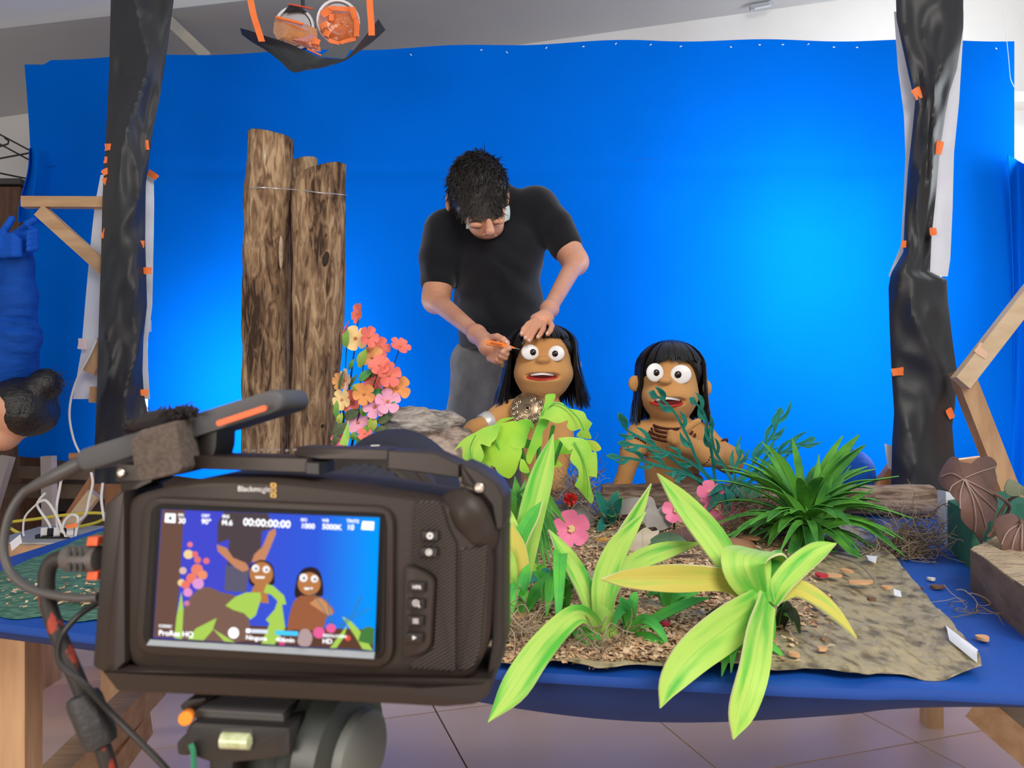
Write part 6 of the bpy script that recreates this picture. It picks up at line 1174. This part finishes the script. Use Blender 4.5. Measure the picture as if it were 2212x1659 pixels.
for L_ in ([(240, 1270), (260, 1080), (305, 840), (325, 1000), (310, 1280)], [(360, 1280), (440, 1180), (630, 1085), (590, 1200), (510, 1290)], [(710, 970), (800, 890), (900, 850), (1030, 850), (1040, 900), (990, 1060), (940, 1100), (880, 1040), (780, 1010)], [(1060, 850), (1090, 770), (1150, 790), (1250, 880), (1270, 960), (1230, 960), (1260, 1180), (1160, 1330), (1040, 1320), (1130, 1100), (1190, 930), (1130, 870)], [(580, 1170), (620, 1200), (800, 1310), (700, 1300)], [(1780, 1070), (1860, 1110), (1980, 1240), (2065, 1385), (1970, 1370), (1900, 1250)], [(1670, 1365), (1760, 1240), (1830, 1150), (1800, 1260), (1730, 1360)], [(1080, 1100), (1160, 1010), (1140, 1160)]): pic('picture_leaf', L_, LM, False)
for (x, y, r, c) in ((385, 410, 26, (225, 120, 135)), (370, 500, 44, (235, 205, 150)), (430, 500, 30, (220, 110, 110)), (455, 550, 32, (220, 115, 110)), (535, 560, 30, (222, 110, 120)), (450, 640, 55, (225, 125, 105)), (500, 690, 45, (230, 140, 100)), (400, 720, 50, (228, 120, 100)), (320, 650, 34, (215, 180, 170)), (305, 760, 34, (230, 200, 140)), (345, 780, 40, (228, 115, 100)), (460, 770, 52, (215, 150, 205)), (365, 850, 42, (220, 145, 195)), (355, 950, 26, (205, 120, 160)), (1570, 1220, 55, (225, 95, 150)), (1680, 1180, 45, (225, 95, 150)), (1835, 1270, 26, (225, 80, 70)), (1230, 1320, 26, (215, 70, 120))): pic('picture_flower', ell(x, y, r, r * .95, 10), c)
pic('picture_grey_leaf', [(1370, 1300), (1400, 1200), (1470, 1190), (1510, 1260), (1480, 1340), (1400, 1340)], (175, 150, 150)); pic('picture_grass', [(1930, 1300), (1960, 1190), (2020, 1160), (2080, 1180), (2070, 1330)], (70, 120, 60), False)
for L_ in ([(1320, 1030), (1540, 1100), (1680, 1150)], [(1480, 800), (1560, 920), (1690, 1140)], [(1640, 880), (1660, 1000), (1700, 1140)], [(1960, 880), (1880, 1050), (1750, 1160)], [(2040, 990), (1900, 1070), (1760, 1170)]):
    pic('picture_twig', [(x - 5, y) for x, y in L_] + [(x + 6, y + 4) for x, y in reversed(L_)], (60, 118, 130), False)
# --- lettering
def txt(s, px, py, hpx, w, m, par, name='lettering', ang=None, bold=0, align='LEFT'):
    cu = bpy.data.curves.new('text', 'FONT'); cu.body = s; cu.size = 1; cu.align_x = align; cu.offset = bold; ob = bpy.data.objects.new('text', cu)
    me = bpy.data.meshes.new_from_object(ob); sx = hpx / .62
    a = R(3.2 if ang is None else ang); P = []
    for v in me.vertices:
        x, y = v.co.x * sx, -v.co.y * sx; P.append(Lp(px + x * math.cos(a) - y * math.sin(a), py + x * math.sin(a) + y * math.cos(a), w))
    fs = [tuple(p.vertices) for p in me.polygons]; bpy.data.objects.remove(ob); bpy.data.curves.remove(cu); bpy.data.meshes.remove(me)
    return MB().add(P, fs).build(name, m, par, smooth=False)
EW = emat('screen_white', (250, 250, 255), 1.25); hw = sc_w + .00004 * (lay[0] + 8)
def t5(s, x, y, h, **k_): (q,) = s5([(x, y)]); return txt(s, q[0], q[1], h / 4.254, hw, EW, disp, bold=.025, **k_)
t5('00:00:00:00', 872, 232, 58); t5('FPS', 275, 150, 22); t5('30', 275, 212, 42); t5('OBT', 490, 156, 24); t5('90°', 488, 218, 40); t5('IRIS', 680, 164, 26); t5('f4.6', 676, 228, 42); t5('ISO', 1402, 194, 24); t5('1000', 1402, 258, 40); t5('WB', 1597, 200, 24); t5('5000K', 1597, 266, 42); t5('TINTE', 1822, 206, 26); t5('10', 1824, 272, 42)
t5('CODEC', 96, 1168, 22); t5('ProRes HQ', 94, 1242, 42); t5('Ninguna', 896, 1282, 36); t5('406min', 1172, 1300, 36); t5('RESOLUCION', 1606, 1256, 22); t5('HD', 1600, 1316, 38)
def quad5(L_, m, name): P = s5(L_); return MB().add([Lp(x, y, hw) for x, y in P], [tuple(range(len(P)))]).build(name, m, disp, smooth=False)
quad5([(1968, 195), (2078, 200), (2072, 278), (1958, 272)], EW, 'battery_icon'); quad5([(900, 1182), (940, 1184), (938, 1222), (898, 1220)], EW, 'storage_icon'); quad5([(945, 1186), (1100, 1192), (1098, 1228), (943, 1222)], emat('screen_bar', (215, 220, 235)), 'storage_bar'); quad5([(1170, 1198), (1378, 1208), (1376, 1250), (1168, 1240)], emat('screen_cyan', (70, 190, 240), 1.1), 'storage_bar')
quad5(ell(785, 1222, 50, 52), EW, 'record_icon'); quad5([(158, 122), (254, 126), (250, 212), (152, 206)], EW, 'focus_icon')
P = s5([(185, 168), (203, 146), (222, 168), (203, 190)]); MB().add([Lp(x, y, hw + .00005) for x, y in P], [(0, 1, 2, 3)]).build('focus_mark', emat('screen_dark', (70, 60, 70)), disp, smooth=False)
txt('Blackmagic', 513, 1061, 10, .0046, m_wp, fc, ang=1.2, bold=.01); txt('design', 559, 1062, 9, .0046, mat('grey_print', (.16, .15, .15), .6), fc, ang=1.2)
m_gold = mat('gold_print', (.62, .36, .08), .5)
for i in range(3):
    P = rpoly([(584, 1043 + 11 * i), (597, 1044 + 11 * i), (597, 1053.5 + 11 * i), (584, 1052.5 + 11 * i)], 3); Pi = [(590.5 + (x - 590.5) * .45, 1048.4 + 11 * i + (y - 1048.4 - 11 * i) * .4) for x, y in P]; k_ = len(P)
    MB().add([Lp(x, y, .0046) for x, y in P + Pi], [(a, (a + 1) % k_, (a + 1) % k_ + k_, a + k_) for a in range(k_)]).build('logo_mark', m_gold, fc, smooth=False)
# --- grip panels and buttons
def s4(L_): return [(780 + q[0] / 3.318, 1040 + q[1] / 3.318) + tuple(q[2:]) for q in L_]
m_rib = bpy.data.materials.new('ribbed_rubber'); m_rib.use_nodes = True; N, L = nt(m_rib); b_ = N['Principled BSDF']; b_.inputs['Base Color'].default_value = (.030, .024, .022, 1); b_.inputs['Roughness'].default_value = .6
uvn = N.new('ShaderNodeUVMap'); mp = N.new('ShaderNodeMapping'); mp.inputs['Rotation'].default_value = (0, 0, R(55)); L.new(uvn.outputs[0], mp.inputs[0]); wv = N.new('ShaderNodeTexWave'); wv.inputs['Scale'].default_value = .21; L.new(mp.outputs[0], wv.inputs[0])
cr = N.new('ShaderNodeValToRGB'); cr.color_ramp.elements[0].color = (.014, .011, .009, 1); cr.color_ramp.elements[1].color = (.085, .065, .056, 1); L.new(wv.outputs['Fac'], cr.inputs[0]); L.new(cr.outputs[0], b_.inputs['Base Color'])
bp = N.new('ShaderNodeBump'); bp.inputs['Strength'].default_value = .8; bp.inputs['Distance'].default_value = .0012; L.new(wv.outputs['Fac'], bp.inputs['Height']); L.new(bp.outputs[0], b_.inputs['Normal'])
plate(s4([(385, 140, 8), (565, 145, 12), (590, 220, 5), (625, 340, 5), (680, 445, 4), (672, 1358, 2), (350, 1335, 6), (362, 1280, 4), (520, 1195, 8), (545, 690, 10), (500, 640, 8), (370, 590, 6), (368, 480, 5)]), .0062, .003, 2, 4).build('grip_panel', m_rib, fc, smooth=40)
plate(s4([(712, 480, 2), (850, 462, 2), (902, 440, 4), (890, 700, 8), (850, 1200, 12), (800, 1340, 8), (700, 1355, 3)]), .0056, .003, 3, 4).build('grip_panel', m_rib, fc, smooth=40)
plate(s4([(310, 600, 8), (400, 622, 8), (515, 690, 14), (530, 740, 8), (505, 1170, 8), (460, 1225, 8), (300, 1270, 6), (300, 1100, 4)]), .0085, .006, 4, 6).build('button_panel', m_cam, fc, smooth=40)
m_btn = mat('button_rubber', (.020, .016, .015), .4)
btn = []
for (x, y, w_) in ((495, 390, .0072), (487, 508, .0072), (400, 755, .0094), (397, 877, .0094), (390, 998, .0094), (385, 1120, .0094)):
    btn.append(plate(s4([(x - 64, y - 40), (x + 64, y - 36), (x + 60, y + 40), (x - 66, y + 36)]), w_ + .0012, .002, 3, 4).build('button', m_btn, fc, smooth=40))
def ring4(x, y, r0, r1, w_, par):
    P = ell(x, y, r1, r1, 16) + ell(x, y, r0, r0, 16); Q = s4(P); MB().add([Lp(a, b2, w_) for a, b2 in Q], [(i, (i + 1) % 16, (i + 1) % 16 + 16, i + 16) for i in range(16)]).build('icon', m_wp, par, smooth=False)
def poly4(P, w_, par): Q = s4(P); MB().add([Lp(a, b2, w_) for a, b2 in Q], [tuple(range(len(Q)))]).build('icon', m_wp, par, smooth=False)
ring4(493, 390, 9, 24, .0086, btn[0]); ring4(485, 508, 18, 24, .0086, btn[1]); poly4([(470, 500), (476, 494), (502, 516), (496, 524)], .0087, btn[1]); poly4([(496, 494), (502, 500), (476, 524), (470, 518)], .0087, btn[1])
(q,) = s4([(368, 768)]); txt('HFR', q[0], q[1], 6.5, .0108, m_wp, btn[2], 'icon', bold=.03)
ring4(392, 872, 18, 24, .0108, btn[3]); poly4([(408, 890), (414, 884), (424, 900), (416, 906)], .0109, btn[3]); poly4([(382, 868), (402, 870), (402, 875), (382, 873)], .0109, btn[3]); poly4([(389, 862), (395, 862), (395, 882), (389, 882)], .01095, btn[3])
for i in range(3): poly4([(370, 984 + 13 * i), (412, 986 + 13 * i), (412, 992 + 13 * i), (370, 990 + 13 * i)], .0108, btn[4])
poly4([(368, 1104), (398, 1120), (368, 1136)], .0108, btn[5])
body([E(Lp(1016, 1122, -.003), (.0085, .008, .016), Matrix.Rotation(R(-22), 3, 'Y')), E(Lp(1042, 1150, -.006), (.009, .010, .013)), C(Lp(975, 1088, -.004), Lp(1010, 1105, -.002), .006, .009)], .0014, .006).build('thumb_rest', m_cam, fc)
for (x, y) in ((1003, 1062), (1022, 1074)): MB().lathe(Lp(x, y, .0004), NN, [(0, .0016), (.0006, .0016), (.0004, .0008)], 14).build('socket_hole', GREY, fc)
# --- cage
plate([(228, 1090, 4), (262, 1062, 10), (270, 1060, 2), (272, 1430, 4), (250, 1452, 4), (225, 1452, 4), (202, 1438, 3)], .0062, .034, 3, 3).build('cage_side', m_cage, fc, smooth=40)
plate([(222, 1450, 3), (330, 1446, 6), (640, 1462, 6), (870, 1476, 8), (905, 1484, 8), (1040, 1476, 8), (1064, 1462, 6), (1058, 1500, 10), (1030, 1520, 14), (960, 1526, 8), (890, 1522, 6), (700, 1512, 6), (255, 1492, 5)], .0085, .055, 3, 3).build('cage_base', m_cage, fc, smooth=40)
plate([(400, 984), (664, 990), (664, 1021), (402, 1012)], -.006, .024, 2).build('cage_top_bar', m_cage, fc, smooth=40)
plate([(640, 966), (838, 972), (838, 994), (690, 992), (640, 985)], -.012, .02, 2).build('cage_rail', m_cage, fc, smooth=40)
plate([(838, 974), (938, 979), (992, 1004), (992, 1032), (905, 1020), (838, 1012)], -.008, .022, 2).build('cage_top_bar', m_cage, fc, smooth=40)
plate([(660, 998), (690, 1000), (690, 1026), (660, 1024)], -.005, .022, 2).build('cage_clamp', m_cam2, fc, smooth=40)
plate([(994, 1000, 4), (1030, 1016, 6), (1072, 1046, 8), (1088, 1075, 6), (1088, 1140, 5), (1072, 1146, 4), (1062, 1090, 6), (1028, 1056, 6), (998, 1045, 3)], .0, .03, 3, 4).build('cage_corner', m_cage, fc, smooth=40)
plate([(1062, 1120), (1086, 1130), (1086, 1400), (1064, 1470), (1050, 1476), (1062, 1390)], -.004, .03, 3).build('cage_side', m_cage, fc, smooth=40)
plate([(252, 1002), (305, 1004), (308, 1040), (250, 1042)], -.002, .02, 2, 5).build('cage_block', m_cage, fc, smooth=40)
plate([(260, 1036), (320, 1028), (330, 1040), (290, 1060), (275, 1075), (262, 1066)], -.004, .02, 2).build('cage_corner', m_cage, fc, smooth=40)
for (x, y, r) in ((265, 1021, 9), (1036, 1053, 10)): MB().lathe(Lp(x, y, -.002 if x < 500 else .0), NN, [(0, r * MM), (.0018, r * MM), (.0024, r * MM * .75), (.0012, r * MM * .4)], 16).build('screw', m_scr, fc)
# top row of small cage holes
for i in range(7): MB().ball(Lp(530 + 18 * i, 972 + 1.5 * (i % 2), -.02), (.0011, .0011, .0008), 8, 5).build('cage_bolt', m_scr, fc)
# --- lens
ax = (-NN + VV * .10).normalized(); lo_ = Lp(688, 1205, -.05); ln_ = thing('camera_lens', 'thick black zoom lens with hood on the film camera', 'lens', lo_ + ax * .08 - V((0, 0, .045)))
MB().lathe(lo_, ax, [(0, .030), (.012, .033), (.014, .036), (.05, .036)], 48).build('lens_barrel', m_cam2, ln_)
rb = MB(); pf = []
for i in range(64): pass
n_ = 72; o2 = lo_ + ax * .05; x2 = ax.orthogonal().normalized(); y2 = ax.cross(x2); vs = []
for dd in (0, .004, .036, .04):
    for j in range(n_):
        a = 2 * math.pi * j / n_; r_ = (.0385 if j % 2 else .0372) if 0 < dd < .04 else .036; vs.append(o2 + ax * dd + (x2 * math.cos(a) + y2 * math.sin(a)) * r_)
rb.add(vs, [(i * n_ + j, i * n_ + (j + 1) % n_, (i + 1) * n_ + (j + 1) % n_, (i + 1) * n_ + j) for i in range(3) for j in range(n_)]); rb.build('zoom_ring', mat('lens_rubber', (.022, .020, .018), .6), ln_, smooth=False)
MB().lathe(lo_ + ax * .09, ax, [(0, .037), (.004, .040), (.02, .041), (.022, .045), (.03, .0455), (.032, .044)], 48).build('front_barrel', m_cam, ln_)
MB().lathe(lo_ + ax * .122, ax, [(0, .044), (.004, .047), (.045, .050), (.046, .048), (.006, .040)], 56).build('lens_hood', mat('hood_plastic', (.012, .012, .022), .5), ln_)
MB().bar(lo_ + ax * .112 + V((-.004, -.002, .0455)), lo_ + ax * .112 + V((.002, -.002, .0457)), .0022, .0008).build('index_mark', m_wp, ln_)
# --- drive with its strap
sd = thing('portable_drive', 'slim grey portable drive with an orange slot strapped on the film camera', 'drive', Lp(400, 960, -.015) - V((0, 0, .02)))
a_, b_2 = Lp(192, 992, -.012), Lp(596, 866, -.012); t_ = (b_2 - a_).normalized()
def slab(a, b, hh, dep, n=10):
    t = (b - a).normalized(); n2 = t.cross(NN).normalized(); vs = []; ring_ = []
    for i in range(n + 1): an = math.pi / 2 + math.pi * i / n; ring_.append(a + t * (math.cos(an) * hh) + n2 * (math.sin(an) * hh))
    for i in range(n + 1): an = -math.pi / 2 + math.pi * i / n; ring_.append(b + t * (math.cos(an) * hh) + n2 * (math.sin(an) * hh))
    return ring_
rg = slab(a_, b_2, 25 * MM, .04); cen = sum(rg, V((0, 0, 0))) / len(rg); mb = MB(); m_ = len(rg)
rings = [[cen + (p - cen) * f + NN * w_ for p in rg] for f, w_ in ((.97, -.034), (1, -.030), (1, .0), (.985, .003), (.95, .004))]
mb.add([p for r_ in rings for p in r_], [(i * m_ + j, i * m_ + (j + 1) % m_, (i + 1) * m_ + (j + 1) % m_, (i + 1) * m_ + j) for i in range(4) for j in range(m_)] + [tuple(range(m_ - 1, -1, -1)), tuple(4 * m_ + j for j in range(m_))]); mb.build('drive_body', mat('drive_rubber', (.075, .075, .080), .6), sd, smooth=50)
rg2 = slab(Lp(475, 914, -.004), Lp(572, 882, -.004), 6.5 * MM, .01); MB().add(rg2 + [p + NN * .0012 for p in rg2], [tuple(range(len(rg2), 2 * len(rg2)))] + [(i, (i + 1) % len(rg2), (i + 1) % len(rg2) + len(rg2), i + len(rg2)) for i in range(len(rg2))]).build('orange_slot', mat('orange_slot', (.75, .12, .02), .5), sd)
st_ = thing('hook_and_loop_strap', 'brown fuzzy strap holding the drive on the film camera', 'strap', Lp(335, 1035, 0))
m_vel = mat('strap_fabric', (.075, .056, .045), .95, col2=(.12, .092, .075), scale=400, bump=.12, bscale=1500)
plate([(282, 955, 4), (302, 930, 6), (384, 908, 4), (388, 965, 6), (396, 1010, 6), (386, 1022, 6), (330, 1036, 8), (300, 1040, 6), (290, 1005, 6)], .006, .03, 3, 4).build('strap_band', m_vel, st_, smooth=40)
fz = MB(); q = random.Random(2)
for i in range(700):
    u = q.random(); p = Lp(lerp(275, 424, u) + q.gauss(0, 3), lerp(918, 886, u) + 10 * math.sin(u * 3.1) * -1 + q.gauss(6, 6), q.uniform(-.02, .002)); v = V((q.gauss(0, 1), q.gauss(0, 1), q.gauss(.2, 1))).normalized() * q.uniform(.001, .003); fz.tube([p, p + v], [.0006, .0003], 4)
fz.tube([Lp(272, 912, 0), Lp(288, 920, 0), Lp(330, 908, 0), Lp(420, 888, -.01)], [.001, .003, .005, .003], 8); fz.build('fuzzy_end', mat('fuzz_black', (.016, .011, .012), .95), st_, kind='stuff')
plate([(386, 925), (470, 915), (468, 965), (462, 985), (400, 985), (390, 960)], -.012, .02, 2).build('mounting_block', m_cam2, sd)
# --- cables
def ctube(pts, r, n=50): return [V(q) for q in cat([tuple(Lp(*q)) for q in pts], n)], r
P, r_ = ctube([(190, 994, -.014), (172, 1002, -.014), (120, 1028, -.012), (75, 1050, -.012), (48, 1068, -.012), (20, 1115, -.01), (8, 1180, -.008), (20, 1232, -.006), (60, 1268, -.004), (120, 1286, -.002), (175, 1292, -.001), (212, 1290, -.001)], 1, 80)
rads = [(17 * MM if i < 14 else lerp(17, 10, min(1, (i - 14) / 10)) * MM) for i in range(80)]
MB().tube(P, rads, 12).build('usb_cable', mat('grey_cable', (.065, .058, .055), .5), None, 'looped dark grey cable from the drive to the film camera', 'cable')
pc = thing('power_cable', 'thick braided black and red power cable plugged into the film camera', 'cable', Lp(235, 1700, 0))
P, _ = ctube([(150, 1206, -.006), (118, 1210, -.006), (102, 1236, -.006), (102, 1290, -.006), (118, 1350, -.006), (146, 1420, -.006), (176, 1490, -.006), (205, 1570, -.006), (236, 1665, -.006), (250, 1800, -.006)], 1, 60)
MB().tube(P, 18 * MM, 12).build('braided_cable', mat('braided_red_black', (.020, .015, .013), .6, col2=(.30, .03, .012), scale=70, lo=.60, hi=.64, stretch=(1, 1, .6)), pc)
a = Lp(140, 1207, -.006); b2 = Lp(214, 1207, -.006); MB().tube([a, a.lerp(b2, .1), a.lerp(b2, .9), b2], [24 * MM, 29 * MM, 30 * MM, 30 * MM], 20).build('connector', mat('connector_grey', (.10, .085, .078), .55), pc)
for i in range(3):
    for y in (1192, 1226): MB().bar(Lp(150 + 13 * i, y - 9, .0012), Lp(149 + 13 * i, y + 9, .0012), .0016, .001).build('strain_slot', GREY, pc)
for y in (1170, 1244): plate([(190, y - 9), (212, y - 9), (210, y + 9), (186, y + 9)], -.002, .006, 1).build('orange_tape', mat('orange_red_tape', (.85, .12, .03), .5), pc)
a, b2 = Lp(176, 1498, -.006), Lp(222, 1612, -.006); d_ = (b2 - a).normalized(); L3 = (b2 - a).length
MB().lathe(a, d_, [(0, 24 * MM), (.001, 34 * MM), (.004, 38 * MM), (L3 - .005, 38 * MM), (L3 - .001, 33 * MM), (L3, 22 * MM)], 20).build('ferrite_core', mat('ferrite_black', (.03, .027, .027), .55, bump=.2, bscale=200), pc)
P, _ = ctube([(215, 1300, -.01), (170, 1330, -.004), (135, 1370, .004), (125, 1410, .006), (138, 1442, .006), (185, 1480, .004), (240, 1540, 0), (300, 1600, 0), (365, 1668, 0), (450, 1780, 0)], 1, 60)
MB().tube(P, 7 * MM, 8).build('thin_cable', m_cam2, None, 'thin black cable hanging below the film camera beside the tripod', 'cable')
plate([(258, 1160), (272, 1160), (270, 1245), (258, 1245)], .004, .01, 1).build('orange_port_cover', MATS['orange_red_tape'], fc)
# ================================================================ tripod
tr = thing('tripod', 'black tripod head with orange lock knob and bubble level below the film camera', 'tripod', V((-.12, .47, 0)))
m_tr = mat('tripod_black', (.018, .016, .016), .4, spec=.6); m_trg = mat('tripod_grey', (.055, .05, .048), .45)
def s6(L_): return [(360 + q[0] / 4.809, 1480 + q[1] / 4.809) + tuple(q[2:]) for q in L_]
Zt = Lp(520, 1520, 0).z
mb = MB(); f = [Lp(*q, .004) for q in s6([(300, 262), (1215, 318), (1215, 392), (300, 345)])]; bk = [p - NN * .055 + VV * .001 for p in f]; mb.add(f + bk, [(0, 1, 2, 3), (7, 6, 5, 4), (0, 4, 5, 1), (1, 5, 6, 2), (2, 6, 7, 3), (3, 7, 4, 0)]); mb.build('quick_plate', m_trg, tr, smooth=False)
f = [Lp(*q, .004) for q in s6([(330, 252), (1200, 306), (1200, 322), (330, 266)])]; mb = MB(); bk = [p - NN * .05 for p in f]; mb.add(f + bk, [(0, 1, 2, 3), (0, 4, 5, 1)]); mb.build('plate_pad', mat('pad_grey', (.11, .10, .10), .7), tr, smooth=False)
plate(s6([(280, 372, 4), (1290, 430, 4), (1290, 720, 8), (1040, 760, 8), (700, 800, 4), (690, 1100, 0), (440, 1100, 0), (450, 790, 4), (230, 720, 8), (190, 600, 8), (215, 450, 10)]), .010, .05, 4, 4).build('head_block', m_tr, tr, smooth=40)
plate(s6([(110, 600, 6), (190, 510, 6), (230, 520, 4), (230, 730, 4), (120, 720, 6)]), .006, .02, 2, 3).build('side_lug', m_tr, tr, smooth=40)
plate(s6([(580, 440, 8), (900, 440, 8), (910, 560, 8), (850, 680, 6), (540, 670, 6), (525, 560, 6)]), .0106, .004, 2, 5).build('level_bezel', m_trg, tr, smooth=40)
v1, v2 = [Lp(*q, .011) for q in s6([(560, 570), (885, 585)])]; MB().tube([v1, v1.lerp(v2, .06), v1.lerp(v2, .94), v2], [.0015, .0040, .0040, .0015], 14).build('bubble_level', mat('level_glass', (.42, .46, .22), .08, col2=(.55, .58, .36), scale=300, spec=.8), tr)
k0 = Lp(*s6([(195, 348)])[0], .012); k1 = Lp(*s6([(250, 290)])[0], -.01); MB().lathe(k1, (k0 - k1).normalized(), [(0, .0032), ((k0 - k1).length - .001, .0036), ((k0 - k1).length, .0032)], 20).build('orange_knob', mat('orange_knob', (.95, .26, .02), .4), tr)
plate(s6([(145, 210, 3), (215, 150, 3), (420, 130, 3), (330, 250, 3), (290, 300, 2), (150, 250, 2)]), -.004, .02, 1, 2).build('plate_lock', m_tr, tr, smooth=40)
dc = Lp(*s6([(1640, 620)])[0], -.03); dax = (UU * .97 + NN * .24 + VV * -.02).normalized()
MB().lathe(dc - dax * .03, dax, [(0, .026), (.005, .034), (.020, .036), (.024, .033), (.026, .036), (.030, .033), (.034, .036), (.046, .034), (.050, .024)], 40).build('drag_drum', mat('drum_metal', (.035, .04, .034), .4, spec=.6), tr)
MB().lathe(dc + dax * .019, dax, [(0, .024), (.006, .023), (.008, .020)], 36).build('drag_cap', mat('cap_grey', (.14, .145, .13), .5), tr)
zc = .60; cx2, cy2 = dc.x - .05, .45
body([C(V((-.115, .45, .70)), V((-.115, .46, .62)), .028, .032), C(V((-.115, .46, .74)), dc, .022, .024)], .004, .01).build('head_neck', m_tr, tr)
MB().tube([V((-.115, .46, .62)), V((-.115, .46, .40))], .018, 16).build('centre_column', m_trg, tr); MB().lathe(V((-.115, .46, .56)), (0, 0, -1), [(0, .03), (.01, .045), (.05, .045), (.06, .03)], 20).build('spider', m_tr, tr)
for an in (90, 210, 330):
    e = V((-.115 + .42 * math.cos(R(an)), .46 + .42 * math.sin(R(an)) * .75, .012)); s_ = V((-.115 + .035 * math.cos(R(an)), .46 + .035 * math.sin(R(an)), .53)); l_ = MB().tube([s_, s_.lerp(e, .55), s_.lerp(e, .551), e], [.014, .014, .011, .011], 10).build('leg', m_tr, tr); MB().ball(e, .013, 10, 6).build('rubber_foot', GREY, l_)
MB().tube(cat([tuple(Lp(*q, .012)) for q in s6([(250, 610), (275, 680), (280, 760), (285, 1000)])], 10), .0014, 6).build('green_cord', mat('green_cord', (.02, .20, .10), .6), tr)
